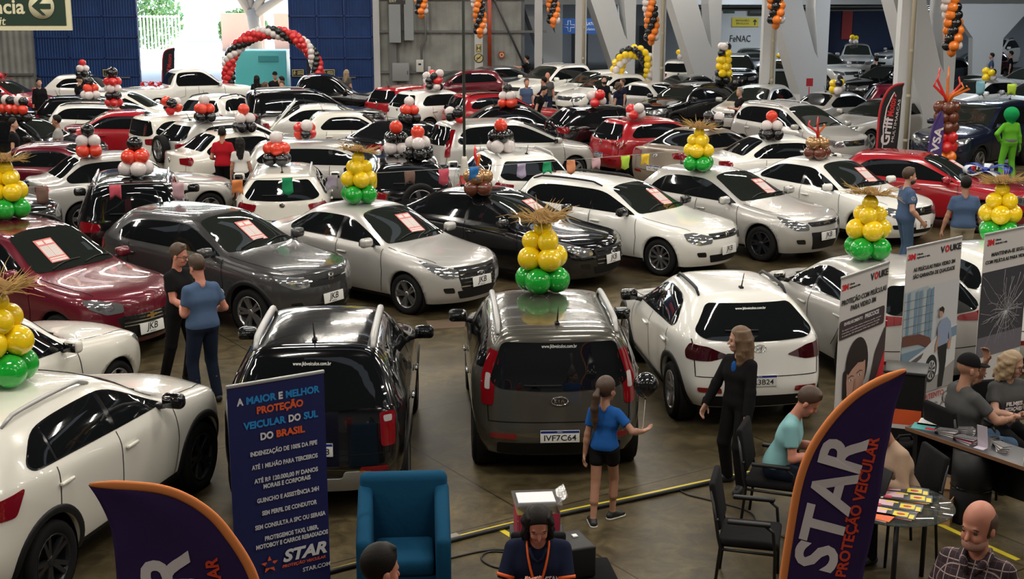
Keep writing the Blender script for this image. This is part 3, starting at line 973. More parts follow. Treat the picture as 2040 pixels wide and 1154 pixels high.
# ================================================================ the hall
def struct(o): o['kind'] = 'structure'; return o
def floor_material():
    m = mat('concrete_floor', (.2, .17, .13), .38, spec=.22)
    N, L, b = nodes_of(m)
    tc = N.new('ShaderNodeTexCoord')
    n1 = N.new('ShaderNodeTexNoise'); n1.inputs['Scale'].default_value = .55; n1.inputs['Detail'].default_value = 8; n1.inputs['Roughness'].default_value = .65
    n2 = N.new('ShaderNodeTexNoise'); n2.inputs['Scale'].default_value = 3.2; n2.inputs['Detail'].default_value = 9; n2.inputs['Roughness'].default_value = .7; n2.inputs['Distortion'].default_value = 1.2
    r1 = N.new('ShaderNodeValToRGB'); r1.color_ramp.elements[0].position = .35; r1.color_ramp.elements[0].color = (.052, .039, .018, 1); r1.color_ramp.elements[1].position = .68; r1.color_ramp.elements[1].color = (.170, .133, .070, 1)
    r2 = N.new('ShaderNodeValToRGB'); r2.color_ramp.elements[0].position = .38; r2.color_ramp.elements[0].color = (.30, .30, .30, 1); r2.color_ramp.elements[1].position = .62; r2.color_ramp.elements[1].color = (1, 1, 1, 1)
    L.new(tc.outputs['Object'], n1.inputs['Vector']); L.new(tc.outputs['Object'], n2.inputs['Vector'])
    L.new(n1.outputs['Fac'], r1.inputs['Fac']); L.new(n2.outputs['Fac'], r2.inputs['Fac'])
    mx = N.new('ShaderNodeMix'); mx.data_type = 'RGBA'; mx.blend_type = 'MULTIPLY'; mx.inputs[0].default_value = .8
    L.new(r1.outputs[0], mx.inputs[6]); L.new(r2.outputs[0], mx.inputs[7])
    mp = N.new('ShaderNodeMapping'); mp.inputs['Rotation'].default_value = (0, 0, R(-33)); L.new(tc.outputs['Object'], mp.inputs['Vector'])
    br = N.new('ShaderNodeTexBrick'); br.offset = 0; br.inputs['Scale'].default_value = 1.0; br.inputs['Brick Width'].default_value = 3.4; br.inputs['Row Height'].default_value = 3.4
    br.inputs['Mortar Size'].default_value = .012; br.inputs['Mortar Smooth'].default_value = .3
    br.inputs['Color1'].default_value = (1, 1, 1, 1); br.inputs['Color2'].default_value = (.92, .92, .92, 1); br.inputs['Mortar'].default_value = (.30, .28, .25, 1)
    L.new(mp.outputs[0], br.inputs['Vector'])
    m2 = N.new('ShaderNodeMix'); m2.data_type = 'RGBA'; m2.blend_type = 'MULTIPLY'; m2.inputs[0].default_value = 1
    L.new(mx.outputs[2], m2.inputs[6]); L.new(br.outputs['Color'], m2.inputs[7])
    L.new(m2.outputs[2], b.inputs['Base Color'])
    mr = N.new('ShaderNodeMapRange'); mr.inputs[3].default_value = .30; mr.inputs[4].default_value = .58
    L.new(n2.outputs['Fac'], mr.inputs[0]); L.new(mr.outputs[0], b.inputs['Roughness'])
    return m
def corrugated(name, col, period=.25, rough=.5, dirt=.35):
    m = mat(name, col, rough)
    N, L, b = nodes_of(m)
    tc = N.new('ShaderNodeTexCoord')
    wv = N.new('ShaderNodeTexWave'); wv.wave_type = 'BANDS'; wv.bands_direction = 'X'; wv.inputs['Scale'].default_value = 1.0 / period / 3.18; wv.inputs['Distortion'].default_value = 0
    L.new(tc.outputs['Object'], wv.inputs['Vector'])
    bp = N.new('ShaderNodeBump'); bp.inputs['Strength'].default_value = .9; bp.inputs['Distance'].default_value = .03
    L.new(wv.outputs['Fac'], bp.inputs['Height']); L.new(bp.outputs['Normal'], b.inputs['Normal'])
    n = N.new('ShaderNodeTexNoise'); n.inputs['Scale'].default_value = 1.3; n.inputs['Detail'].default_value = 6
    L.new(tc.outputs['Object'], n.inputs['Vector'])
    r = N.new('ShaderNodeValToRGB'); r.color_ramp.elements[0].color = (col[0] * (1 - dirt), col[1] * (1 - dirt), col[2] * (1 - dirt), 1); r.color_ramp.elements[0].position = .3
    r.color_ramp.elements[1].color = (*col, 1); r.color_ramp.elements[1].position = .65
    L.new(n.outputs['Fac'], r.inputs['Fac']); L.new(r.outputs[0], b.inputs['Base Color'])
    return m
def conc(name, col, rough=.7): return mat(name, col, rough, bump=(9, .25))
M_FLOOR = floor_material()
M_WALLG = corrugated('grey_cladding', (.34, .35, .33), .28)
M_WALLB = corrugated('blue_cladding', (.009, .048, .19), .12, .65, .3)
M_STEEL = mat('grey_steel', (.17, .17, .17), .5, .3)
M_DARK = mat('dark_steel', (.03, .03, .032), .6)
M_CONC = conc('painted_concrete', (.58, .59, .60))
M_WHITEW = conc('white_wall', (.55, .56, .56))
M_NAVYW = conc('navy_wall', (.02, .035, .09))
M_GREYW = conc('dim_grey_wall', (.16, .17, .19))
M_PIPE = mat('beige_pipe', (.50, .45, .33), .5)
YB = 60.0
fl = struct(mesh_obj('floor', [(-34, -4, 0), (40, -4, 0), (40, 84, 0), (.4, 84, 0), (.4, YB, 0), (-34, YB, 0)], [(0, 1, 2, 3, 4, 5)], M_FLOOR))
def panel(name, x0, x1, z0, z1, y, m, th=.12):
    return struct(MB().box(((x0 + x1) / 2, y + th / 2, (z0 + z1) / 2), (x1 - x0, th, z1 - z0)).build(name, m))
XD0, XD1 = -16.25, -9.70
panel('wall_back', -34, -20.8, 0, CEIL, YB + .12, M_WALLG)
panel('wall_back_right', -6.05, .4, 0, CEIL, YB + .12, M_WALLG)
panel('wall_back_top', -20.8, -6.05, 6.5, CEIL, YB + .12, M_WALLG)
struct(MB().box((-34, 28, CEIL / 2), (.2, 64.4, CEIL)).build('wall_left', M_GREYW))
struct(MB().box((40, 40, CEIL / 2), (.2, 88, CEIL)).build('wall_right', M_GREYW))
struct(MB().box((3, -4, CEIL / 2), (74, .2, CEIL)).build('wall_front', M_GREYW))
struct(MB().box((20.2, 84, CEIL / 2), (39.8, .2, CEIL)).build('wall_annex', M_GREYW))
struct(MB().box((.45, 72.2, CEIL / 2), (.2, 24, CEIL)).build('wall_annex_side', M_GREYW))
cg = MB(); cg.box((3, 40, CEIL + .1), (74, 88.2, .2))
struct(cg.build('ceiling', mat('dark_roof', (.045, .045, .048), .7)))
# roof trusses and skylights: seen only as reflections in the car roofs
for k in range(9):
    t = MB(); y = 2 + k * 7.2
    t.tube([(-34, y, 8.6), (39, y, 8.6)], .07, 6); t.tube([(-34, y, 7.7), (39, y, 7.7)], .07, 6)
    for i in range(36):
        x = -33 + i * 2; t.tube([(x, y, 7.7 if i % 2 else 8.6), (x + 2, y, 8.6 if i % 2 else 7.7)], .04, 4)
    struct(t.build('trim_%d' % (k + 1), M_DARK))
sk = mat('skylight_panel', (.5, .55, .6), .5, emit=(.75, .86, 1.0), estr=.45)
for k in range(6):
    for i in range(3):
        struct(MB().box((-14 + i * 15, 5.5 + k * 7.2, CEIL - .03), (9, 1.1, .05)).build('window_%d' % (k * 3 + i + 1), sk))
# sliding gate
for nm, x0, x1 in (('door_1', -20.8, XD0), ('door_2', XD1, -6.05)):
    g = panel(nm, x0, x1, .05, 6.5, YB - .06, M_WALLB, .10)
    fr = MB()
    for z in (.12, .85, 1.62, 2.52, 3.42, 4.4): fr.box(((x0 + x1) / 2, YB - .09, z), (x1 - x0, .07, .06))
    n = 3
    for i in range(n + 1): fr.box((lerp(x0 + .04, x1 - .04, i / n), YB - .09, 3.2), (.06, .07, 6.3))
    fr.build('gate_frame', mat('blue_frame', (.008, .035, .16), .5), g)
    bb = MB().box((lerp(x0, x1, .80 if nm == 'door_1' else .66), YB - .12, .78), (.9, .05, .05)).build('push_bar', M_STEEL, g)
# wall ribs, braces, boxes on the back wall right of the gate
for k, x in enumerate((-5.9, -5.2, 1.15)):
    struct(MB().box((x, YB + .02, 2.6), (.34 if k else .28, .2, 5.2)).build('trim_%d' % (20 + k), M_CONC if k != 1 else M_STEEL))
for k, z in enumerate((1.0, 2.75, 4.15)):
    struct(MB().box((-2.2, YB + .04, z), (7.4, .14, .10)).build('trim_%d' % (30 + k), M_STEEL))
for k, z in enumerate((.9, 3.9)):
    struct(MB().box((-27, YB + .04, z), (12, .14, .10)).build('trim_%d' % (34 + k), M_STEEL))
struct(MB().tube([(-1.0, YB - .05, 4.6), (1.0, YB - .05, .3)], .05, 6).build('trim_40', M_DARK))
struct(MB().box((-1.45, YB + .0, 2.6), (.36, .2, 5.2)).build('trim_41', M_WHITEW))
b = MB().rbox((-4.85, YB - .15, 1.02), (.74, .3, .78), .02).build('electrical_cabinet', mat('cabinet_grey', (.26, .27, .28), .45)); tag(b, 'large grey electrical cabinet on the cladding wall right of the blue gate', 'electrical cabinet')
MB().box((-4.55, YB - .31, 1.0), (.03, .02, .16)).build('handle', M_DARK, b)
b = MB().rbox((-4.02, YB - .12, 1.28), (.32, .24, .52), .02).build('meter_box', mat('meter_white', (.6, .6, .58), .4)); tag(b, 'small white meter box beside the grey electrical cabinet', 'meter box')
MB().box((-4.02, YB - .245, 1.36), (.12, .01, .08)).build('display', INK if 'INK' in globals() else M_DARK, b)
b = MB().rbox((-3.62, YB - .06, 1.1), (.12, .1, .30), .02).build('wall_switch_box', mat('meter_white', (.6, .6, .58), .4)); tag(b, 'narrow white switch box right of the meter box', 'switch box')
b = MB().box((-5.05, YB - .25, 3.55), (.5, .5, 2.5)).build('air_duct', mat('zinc', (.33, .36, .37), .4, .5)); tag(b, 'square zinc air duct running up the wall above the cabinet', 'duct')
b = MB().box((-4.45, YB - .25, 3.4), (.4, .5, 2.0)).build('air_duct', mat('zinc', (.33, .36, .37), .4, .5)); tag(b, 'shorter zinc air duct between the tall duct and the conduit', 'duct')
b = MB().tube([(-3.75, YB - .1, 5), (-3.75, YB - .1, 2.4), (-3.95, YB - .1, 2.1), (-3.95, YB - .1, 1.55)], .05, 8).build('conduit', M_STEEL); tag(b, 'grey conduit pipe dropping into the white meter box', 'pipe')
b = MB().tube([(-.98, YB - .1, 5), (-.98, YB - .1, .9)], .09, 10).build('red_fire_pipe', mat('fire_red', (.36, .05, .02), .4)); tag(b, 'rust red fire hydrant riser pipe on the wall', 'pipe')
MB().tube([(-1.3, YB - .12, .92), (-.66, YB - .12, .92)], .06, 8).build('valve', mat('fire_red', (.36, .05, .02), .4), b)
M_SIGNY = mat('sign_cream', (.62, .52, .22), .5)
s = MB().box((-1.45, YB - .13, 2.05), (.26, .02, .36)).build('hydrant_sign', M_SIGNY); tag(s, 'cream square sign with letter H on the white post', 'sign')
MB().box((-1.45, YB - .145, 2.05), (.22, .01, .31)).build('field', mat('sign_black', (.02, .02, .02), .5), s)
MB().box((-1.45, YB - .155, 2.05), (.18, .01, .27)).build('face', M_SIGNY, s)
h = MB(); h.box((-1.51, YB - .163, 2.05), (.035, .008, .18)); h.box((-1.39, YB - .163, 2.05), (.035, .008, .18)); h.box((-1.45, YB - .163, 2.05), (.1, .008, .035)); h.build('letter', mat('sign_black', (.02, .02, .02), .5), s)
s = MB().lathe([(0, -.01), (.20, -.01), (.20, .01), (0, .01)], (-1.45, YB - .13, 1.62), 'y', 28).build('no_smoking_sign', mat('sign_black', (.02, .02, .02), .5)); tag(s, 'round no smoking sign under the letter H sign', 'sign')
MB().lathe([(0, -.012), (.17, -.012)], (-1.45, YB - .132, 1.62), 'y', 28).build('face', M_SIGNY, s)
c = MB(); c.box((-1.45, YB - .15, 1.62), (.34, .008, .03), Matrix.Rotation(R(-45), 3, 'Y')); c.box((-1.47, YB - .15, 1.62), (.16, .008, .035)); c.build('symbol', mat('sign_black', (.02, .02, .02), .5), s)
s = MB().box((-.45, YB - .02, 1.75), (.24, .02, .28)).build('fire_hose_sign', mat('sign_red', (.42, .03, .03), .5)); tag(s, 'small red fire sign on the cladding beside the red pipe', 'sign')
MB().lathe([(.05, -.01), (.08, -.012), (.10, -.01)], (-.45, YB - .03, 1.75), 'y', 20).build('symbol', M_SIGNY, s)
for nm, px, lab in (('a', -16.25 + -1.32, 'dark emergency door sign on the left blue gate panel'), ('b', -8.05, 'dark emergency door sign on the right blue gate panel'), ('c', -9.35, 'dark emergency door sign half hidden behind the feather flag')):
    s = MB().box((px, YB - .16, .98), (.60 if nm != 'c' else .5, .02, .30)).build('push_to_open_sign', M_SIGNY); tag(s, lab, 'sign')
    MB().box((px, YB - .175, .98), (.55 if nm != 'c' else .45, .01, .25)).build('face', mat('sign_black', (.02, .02, .02), .5), s)
    r_ = MB(); r_.ball((px - .14, YB - .19, 1.06), .025, 8, 6); r_.tube([(px - .14, YB - .185, 1.03), (px - .16, YB - .185, .97), (px - .12, YB - .185, .90)], .014, 5); r_.tube([(px - .16, YB - .185, .97), (px - .21, YB - .185, .91)], .014, 5); r_.tube([(px - .20, YB - .185, 1.01), (px - .14, YB - .185, 1.02), (px - .09, YB - .185, .98)], .012, 5); r_.build('symbol', M_SIGNY, s)
    t = text_on('lettering', 'APERTE E\nEMPURRE', .085, M_SIGNY, s, (px + .11, YB - .181, .98), (R(90), 0, 0), width=.27, bold=.003)
# hanging exit signs
M_EXG = mat('exit_green', (.006, .028, .013), .55)
M_EXC = mat('exit_cream', (.66, .62, .42), .5)
s = MB().box((-9.05, 25.0, 4.50), (1.9, .06, .94)).build('hanging_exit_sign', M_EXC); tag(s, 'big green emergency exit sign with white arrow hanging at the top', 'sign')
MB().box((-9.09, 24.965, 4.535), (1.80, .02, .83)).build('face', M_EXG, s)
text_on('lettering', 'Saída de Emergência', .36, M_EXC, s, (-8.92, 24.95, 4.44), (R(90), 0, 0), align='RIGHT', bold=.008)
text_on('lettering', 'Emergency Exit', .21, M_EXC, s, (-9.29, 24.95, 4.19), (R(90), 0, 0), align='RIGHT', bold=.002, shear=.2)
MB().lathe([(0, -.01), (.23, -.01), (.23, .01)], (-8.61, 24.95, 4.46), 'y', 32).build('disc', M_EXC, s)
ar = MB(); ar.prism([(-8.780, 4.460), (-8.600, 4.620), (-8.540, 4.620), (-8.650, 4.505), (-8.440, 4.505), (-8.440, 4.415), (-8.650, 4.415), (-8.540, 4.300), (-8.600, 4.300)], 1, 24.925, 24.94); ar.build('arrow', M_EXG, s)
s.location = (.13, 0, .085)
for x in (-9.7, -8.35): MB().tube([(x, 25, 4.97), (x, 25, 8.9)], .012, 6).build('hanger', M_DARK, s)
s = MB().box((-4.75, 57.0, 4.22), (.72, .06, .50)).build('hanging_exit_sign', mat('sign_black', (.02, .02, .02), .5)); tag(s, 'small dark exit sign hanging before the zinc ducts', 'sign')
text_on('lettering', 'SAÍDA', .14, M_EXC, s, (-4.85, 56.96, 4.33), (R(90), 0, 0)); text_on('lettering', 'EXIT', .14, M_EXC, s, (-4.9, 56.96, 4.10), (R(90), 0, 0))
ar = MB(); ar.prism([(-4.62, 4.30), (-4.44, 4.12), (-4.44, 4.24)], 1, 56.95, 56.965); ar.build('arrow', M_EXC, s)
for x in (-5.0, -4.5): MB().tube([(x, 57, 4.47), (x, 57, 8.9)], .012, 6).build('hanger', M_DARK, s)
# ---- row of white posts with rain pipes and the concrete V columns
for k in range(5):
    d = 63.8 - 6.05 * k
    x = [.05, 2.93, 5.6, 8.62, 11.45][k]; y = d / .9745 - .6
    c = struct(MB().box((x, y, 4.5), (.46, .46, 9.0)).build('trim_%d' % (50 + k), M_CONC))
    pp = MB().tube([(x + .10, y - .29, 0), (x + .10, y - .29, 8.9)], .06, 10)
    for z in (.4, 1.7, 3.0, 4.3): pp.lathe([(.072, z - .04), (.072, z + .04)], (x + .10, y - .29, 0), 'z', 10)
    pp.build('rain_pipe', M_PIPE, c)
    zc = 69 - 7 * k
    X = [2.04, 5.12, 7.94, 10.67, 12.9][k]; Y = zc / .9745 - .4
    v = [(-.78, 0), (.58, 0), (.58, 6.2), (.02, 6.2), (.02, 4.0), (.08, 2.2), (.10, 2.05), (-.10, 2.5), (-1.55, 8.2), (-2.9, 8.2), (-.85, 1.0)]
    v = [(-.60, 0), (.46, 0), (.46, 8.2), (-.10, 8.2), (-.16, 4.0), (.04, 2.35), (.07, 2.25), (-.10, 2.5), (-2.15, 8.2), (-3.45, 8.2), (-.62, 1.0)]
    cm = MB().prism(v, 1, -.3, .3); 
    struct(cm.build('trim_%d' % (60 + k), M_CONC, None, (X, Y, 0), (0, 0, R(22))))
struct(MB().box((13, 68.5, 4.6), (25, .5, 1.7)).build('trim_70', M_CONC))
# annex behind the columns
M_LOWC = mat('annex_ceiling', (.06, .062, .066), .8)
struct(MB().box((20.3, 76.5, 4.7), (39.2, 15, .2)).build('trim_71', M_LOWC))
panel('wall_annex_navy', .6, 11.6, 0, 4.6, 78, mat('annex_pale', (.30, .32, .34), .7))
panel('wall_annex_white', 11.6, 17, 0, 4.6, 77, M_WHITEW)
panel('wall_annex_dark', 17, 24, 0, 4.6, 80, M_NAVYW)
panel('wall_annex_grey', 24, 39.8, 0, 4.6, 79, mat('annex_grey', (.20, .22, .25), .7))
for k, (x, m) in enumerate(((6.1, M_WHITEW), (9.6, M_WHITEW), (20.5, M_WHITEW))):
    struct(MB().box((x, 73.9 if k < 2 else 72, 2.3), (.9, .5, 4.6)).build('trim_%d' % (72 + k), m))
struct(MB().prism([(-.62, 0), (.62, 0), (.62, 2.4), (1.9, 3.9), (-1.9, 3.9), (-.75, 2.4)], 1, -.3, .3).build('trim_76', M_WHITEW, None, (21.4, 62, 0)))
for k, (x0, x1) in enumerate(((3.4, 4.3), (7.2, 8.1))):
    struct(MB().box(((x0 + x1) / 2, 77.9, 1.2), (x1 - x0, .1, 2.4)).build('door_%d' % (3 + k), mat('dark_door', (.025, .03, .035), .5)))
def px_sign(name, x, y, z, wdt, hgt, m, label, cat='sign'):
    s = MB().box((x, y, z), (wdt, .06, hgt)).build(name, m); return tag(s, label, cat)
s = px_sign('ambulatory_sign', 4.6, 73.6, 2.52, 3.9, .80, mat('clinic_blue', (.01, .06, .22), .5), 'long blue ambulatory sign with a cross between the white columns')
text_on('lettering', 'AMBULATÓRIO', .22, M_WHITEW, s, (4.1, 73.56, 2.64), (R(90), 0, 0), bold=.004, width=1.25); text_on('lettering', 'Ambulatory', .20, M_WHITEW, s, (4.05, 73.56, 2.36), (R(90), 0, 0), width=1.0)
cr = MB(); x0, z0 = 3.05, 2.52
cr.tube([(x0 + a * .07, 73.56, z0 + b_ * .07) for a, b_ in ((-1, -4), (1, -4), (1, -1), (4, -1), (4, 1), (1, 1), (1, 4), (-1, 4), (-1, 1), (-4, 1), (-4, -1), (-1, -1), (-1, -4))], .02, 5); cr.build('cross', M_WHITEW, s)
s = px_sign('direction_sign', 13.0, 76.96, 2.62, 1.5, .50, mat('sign_yellow', (.62, .50, .03), .5), 'yellow direction sign with an up arrow on the white annex wall')
text_on('lettering', 'PAVILHÃO\nPAVILION', .16, INK, s, (12.85, 76.92, 2.62), (R(90), 0, 0)); ar = MB(); ar.prism([(13.5, 2.46), (13.56, 2.46), (13.56, 2.66), (13.63, 2.60), (13.63, 2.68), (13.53, 2.78), (13.43, 2.68), (13.43, 2.60), (13.5, 2.66)], 1, 76.91, 76.925); ar.build('arrow', INK, s)
text_on('wall_lettering', 'FeNAC', .52, INK, None, (12.75, 76.96, 1.70), (R(90), 0, 0), width=1.15)
tag(bpy.data.objects['wall_lettering'], 'dark wall lettering under the yellow direction sign', 'lettering')
s = px_sign('exit_light', 11.6, 74.0, 3.35, .62, .36, M_EXG, 'green exit light box hanging under the annex beam')
text_on('lettering', 'SAÍDA', .14, M_EXC, s, (11.6, 73.96, 3.35), (R(90), 0, 0)); MB().tube([(11.6, 74, 3.53), (11.6, 74, 4.6)], .02, 6).build('hanger', M_DARK, s)
b = MB().rbox((13.75, 76.79, 3.25), (1.2, .4, .36), .04).build('air_conditioner', mat('ac_dark', (.05, .055, .06), .5)); tag(b, 'dark wall air conditioner above the yellow direction sign', 'air conditioner')
for k in range(5):
    p = MB().tube([(8, 69.6 + k * .5, 3.62 - .10 * (k % 3)), (30, 69.6 + k * .5, 3.62 - .10 * (k % 3))], .05, 6).build('ceiling_pipe', [mat('zinc', (.33, .36, .37), .4, .5), M_DARK][k % 2])
    tag(p, 'long %s pipe under the annex ceiling, %s' % (['zinc', 'dark', 'zinc', 'dark', 'zinc'][k], ['nearest the columns', 'second from the columns', 'middle of the five', 'fourth from the columns', 'farthest from the columns'][k]), 'pipe')
b = MB(); b.box((19.4, 79.94, 2.4), (.6, .1, 1.7)); b.build('red_notice_board', mat('sign_red', (.42, .03, .03), .5)); tag(bpy.data.objects['red_notice_board'], 'dull red notice board in the dark annex', 'board')
for k, (x, y, z, w_) in enumerate(((4.5, 71, 4.5, 260), (14, 72.5, 4.5, 300), (22, 70.5, 4.5, 280), (30, 71, 4.5, 300), (11, 66, 7.0, 300), (20, 56, 7.0, 380), (15, 47, 7.0, 300))):
    strip_light(x, y, z, 0, 1.6, w_, .3, (.80, .90, 1.0))  # cool fill lamps added to brighten the annex and the columns
# ---- outside, beyond the gate
M_STREET = mat('street', (.55, .54, .50), .9)
struct(mesh_obj('ground_outside', [(-60, YB + .3, -.02), (.3, YB + .3, -.02), (.3, 130, -.02), (-60, 130, -.02)], [(0, 1, 2, 3)], M_STREET))
M_LEAF = mat('leaf', (.10, .20, .055), .8)
M_BARK = mat('bark', (.16, .13, .10), .9, bump=(6, .6))
def leaf_blob(mb, c, s, n, rnd, sz=.13):
    for _ in range(n):
        u = Vector((rnd.gauss(0, 1), rnd.gauss(0, 1), rnd.gauss(0, 1))); u.normalize(); u *= rnd.random() ** .35
        p = Vector((c[0] + u.x * s[0], c[1] + u.y * s[1], c[2] + u.z * s[2]))
        a = Vector((rnd.uniform(-1, 1), rnd.uniform(-1, 1), rnd.uniform(-1, 1))).normalized(); b_ = a.orthogonal().normalized()
        k = sz * rnd.uniform(.6, 1.3)
        mb.add([p - a * k, p + b_ * k * .5, p + a * k, p - b_ * k * .5], [(0, 1, 2, 3)])
rnd = random.Random(5)
t = empty('street_tree', (-17.2, 92, 0), 0, 'big pale tree with a forked trunk outside the gate', 'tree')
tr = MB(); tr.tube([(0, 0, 0), (.1, 0, 1.6), (-.1, 0, 3.0)], [.55, .42, .40], 10)
for e in ((-3.2, 0, 6.2), (-1.0, .5, 6.6), (2.6, 0, 6.0), (4.6, 0, 4.6)): tr.tube([(-.1, 0, 2.6), (e[0] * .5, e[1], 3.0 + (e[2] - 3) * .62), e], [.34, .22, .1], 8)
tr.build('trunk', M_BARK, t)
cw = MB()
for c in ((-4.5, 0, 5.4), (-2, 1, 6.6), (2.5, 0, 6.6), (5.5, 0, 5.4), (0, 2, 7)): leaf_blob(cw, c, (2.2, 1.6, 1.5), 900, rnd, .2)
cw.build('crown', M_LEAF, t)
for k, (x, y, w_, h_) in enumerate(((-27.2, 100, 6, 4.2), (-19.5, 100, 3.2, 2.6), (-12.4, 100, 6.5, 3.0))):
    hb = MB(); leaf_blob(hb, (x, y, h_ * .5), (w_ * .58, .6, h_ * .62), 2600, rnd, .2)
    o = hb.build('hedge', M_LEAF); tag(o, ['tall green hedge behind the white street gate', 'narrow green hedge just left of the street tree', 'long green hedge right of the street tree'][k], 'hedge')
g = empty('street_gate', (-24.6, 94, 0), 0, 'white slatted street gate seen through the opening', 'gate')
q = MB()
for i in range(17): q.box((-1.9 + i * .24, 0, 1.3), (.09, .05, 2.5))
q.build('slats', mat('gate_white', (.8, .8, .78), .6), g)
q = MB(); q.box((0, 0, .2), (4.0, .08, .10)); q.box((0, 0, 2.45), (4.0, .08, .10)); q.build('rails', mat('gate_white', (.8, .8, .78), .6), g)
for k, x in enumerate((-18.9, -15.2)):
    struct(MB().box((x, 97, 1.3), (3.0, .4, 2.6)).build('wall_street_%d' % (k + 1), mat('terracotta_wall', (.45, .26, .19), .9)))
struct(MB().box((-24, 112, 3), (60, .4, 6)).build('wall_street_far', mat('far_house', (.62, .60, .55), .9)))
# ================================================================ the cars, placed on the floor
car_kit('kicks', 'suv_coupe', tl=[(-0.3, 0.93), (0.26, 0.9), (0.36, 1.1), (0.24, 1.08), (-0.05, 1.05)], spokes=5, twin=True, archgap=0.06)
car_kit('fox', 'oldhatch', hz0=0.84, hz1=0.98, H=1.52, wr=0.57)
car_kit('tracker', 'suv', H=1.66, gz=(0.5, 0.7), gy=0.46, grille=[(-0.5, 0.66), (0.5, 0.66), (0.4, 0.44), (-0.4, 0.44)], bars=4, fpz=0.46, spokes=5)
car_kit('hrv', 'suv_coupe', spokes=5, twin=True, gz=(0.72, 0.9), bars=1, gy=0.45, archgap=0.06)
car_kit('hbsedan', 'sedan', gz=(0.42, 0.76), gy=0.44, bars=5, fpz=0.52, spokes=5, twin=True, grille=[(-0.46, 0.76), (0.46, 0.76), (0.36, 0.4), (-0.36, 0.4)], hl=[(-0.26, 0.6), (-0.05, 0.6), (0.2, 0.74), (0.36, 0.86), (0.16, 0.82), (-0.24, 0.72)])
car_kit('elantra', 'sedan_big', gz=(0.4, 0.7), gy=0.42, bars=4, fpz=0.5, hl=[(-0.24, 0.6), (-0.04, 0.58), (0.22, 0.7), (0.38, 0.84), (0.16, 0.8), (-0.22, 0.68)])
car_kit('golfv', 'wagon', spokes=10, gz=(0.66, 0.76), bars=1, gy=0.42, fpz=0.46, iz=(0.26, 0.4), hl=[(-0.3, 0.6), (-0.06, 0.58), (0.16, 0.66), (0.22, 0.78), (0.04, 0.79), (-0.3, 0.72)])
car_kit('focus', 'hatch_big', gz=(0.68, 0.76), gy=0.44, bars=1, spokes=5, twin=True, fpz=0.5, iz=(0.26, 0.58), iy=0.4, hl=[(-0.26, 0.62), (-0.02, 0.62), (0.22, 0.74), (0.34, 0.86), (0.14, 0.82), (-0.24, 0.72)])
car_kit('virtus', 'sedan', gz=(0.62, 0.76), gy=0.44, bars=3, fpz=0.44, wb=2.65, ro=0.95)
car_kit('bmw', 'hatch_big', spokes=10, twin=False, gz=(0.58, 0.76), gy=0.34)
car_kit('soul', 'boxy', tl=[(-0.06, 0.8), (0.08, 0.8), (0.13, 1.1), (0.09, 1.36), (-0.05, 1.34)], tlw=[(-0.01, 0.96), (0.05, 0.96), (0.07, 1.12), (0.01, 1.12)], rwt=0.17, rw0=0.98, rpz=0.5, rbz=0.86, railr=0.032)
car_kit('duster', 'suv', H=1.67, tl=[(-0.1, 0.74), (0.04, 0.74), (0.09, 1.06), (-0.08, 1.06)], tlw=[(-0.05, 0.97), (0.03, 0.97), (0.04, 1.03), (-0.05, 1.03)], rpz=0.74, railr=0.036, skid=1)
car_kit('hbx', 'hatch', H=1.52, W=1.76, gc=0.24, r=0.33, archgap=0.06, rr=-1.35, smoke=1, spokes=5, br=1.08, rpz=0.62, tl=[(-0.34, 0.9), (-0.16, 0.84), (0.14, 0.84), (0.17, 0.92), (0.1, 1.02), (-0.12, 1.0)])
car_kit('argo', 'hatch', br=1.06, rpz=0.55, tl=[(-0.36, 0.96), (0.1, 0.9), (0.15, 0.98), (0.06, 1.05), (-0.34, 1.02)])
car_kit('logan', 'sedan_logan')
car_kit('sedan', 'sedan')
car_kit('hatch', 'hatch')
car_kit('hatchb', 'hatch_big')
car_kit('suv', 'suv')
car_kit('suvb', 'suv_big')
car_kit('wagon', 'wagon')
car_kit('mpv', 'mpv', tl=[(-0.08, 0.8), (0.08, 0.8), (0.12, 1.45), (0.0, 1.45)])
car_kit('pickup', 'pickup')
car_kit('oldhatch', 'oldhatch')
car_kit('boxy', 'boxy')
car_kit('suvc', 'suv_coupe')
car_kit('sedanb', 'sedan_big')
CARPOS = {}
CARPOS['kicks'] = ('kicks', place_car('kicks', 'pearl', -4.289, 11.883, R(75.4), 'white crossover with black wheel arches at the lower left edge beside the blue poster', archtrim=True, clad=True, rails=SILV, mirror_col='black', rims='dark', badge='dot', detail=1))
CARPOS['fox'] = ('fox', place_car('fox', 'pearl', -5.926, 14.765, R(67.2), 'small white hatchback behind the white crossover with black wheel arches', detail=1))
CARPOS['tracker'] = ('tracker', place_car('tracker', 'wine', -6.695, 18.853, R(-31.8), 'wine red crossover with a gold front badge and a white front plate', rails=BLK, plate='JKB', badge='bowtie', detail=1))
CARPOS['hrv'] = ('hrv', place_car('hrv', 'grey', -4.387, 20.365, R(-33.5), 'dark grey crossover behind the two chatting men', plate='JKB', badge='h', rims='alloy', archtrim=True, clad=True, detail=1))
CARPOS['hbsedan'] = ('hbsedan', place_car('hbsedan', 'silver', -2.076, 21.676, R(-40.0), 'silver sedan with chrome grille between the grey crossover and the black sedan', plate='JKB', badge='oval_h', detail=1))
CARPOS['elantra'] = ('elantra', place_car('elantra', 'black', -0.130, 23.417, R(-35.3), 'black sedan with a white front plate between the silver sedan and white estate car', plate='JKB', badge='oval_h', detail=1))
CARPOS['golfv'] = ('golfv', place_car('golfv', 'white', 2.132, 24.495, R(-41.6), 'white estate car with black roof rails and a round front badge', plate='JKB', badge='ring_w', rails=BLK, mirror_col='black', detail=1))
CARPOS['focus'] = ('focus', place_car('focus', 'silver', 4.260, 25.765, R(-47.8), 'silver hatchback with swept headlights right of the white estate car', plate='JKB', badge='oval', rims='dark', detail=1))
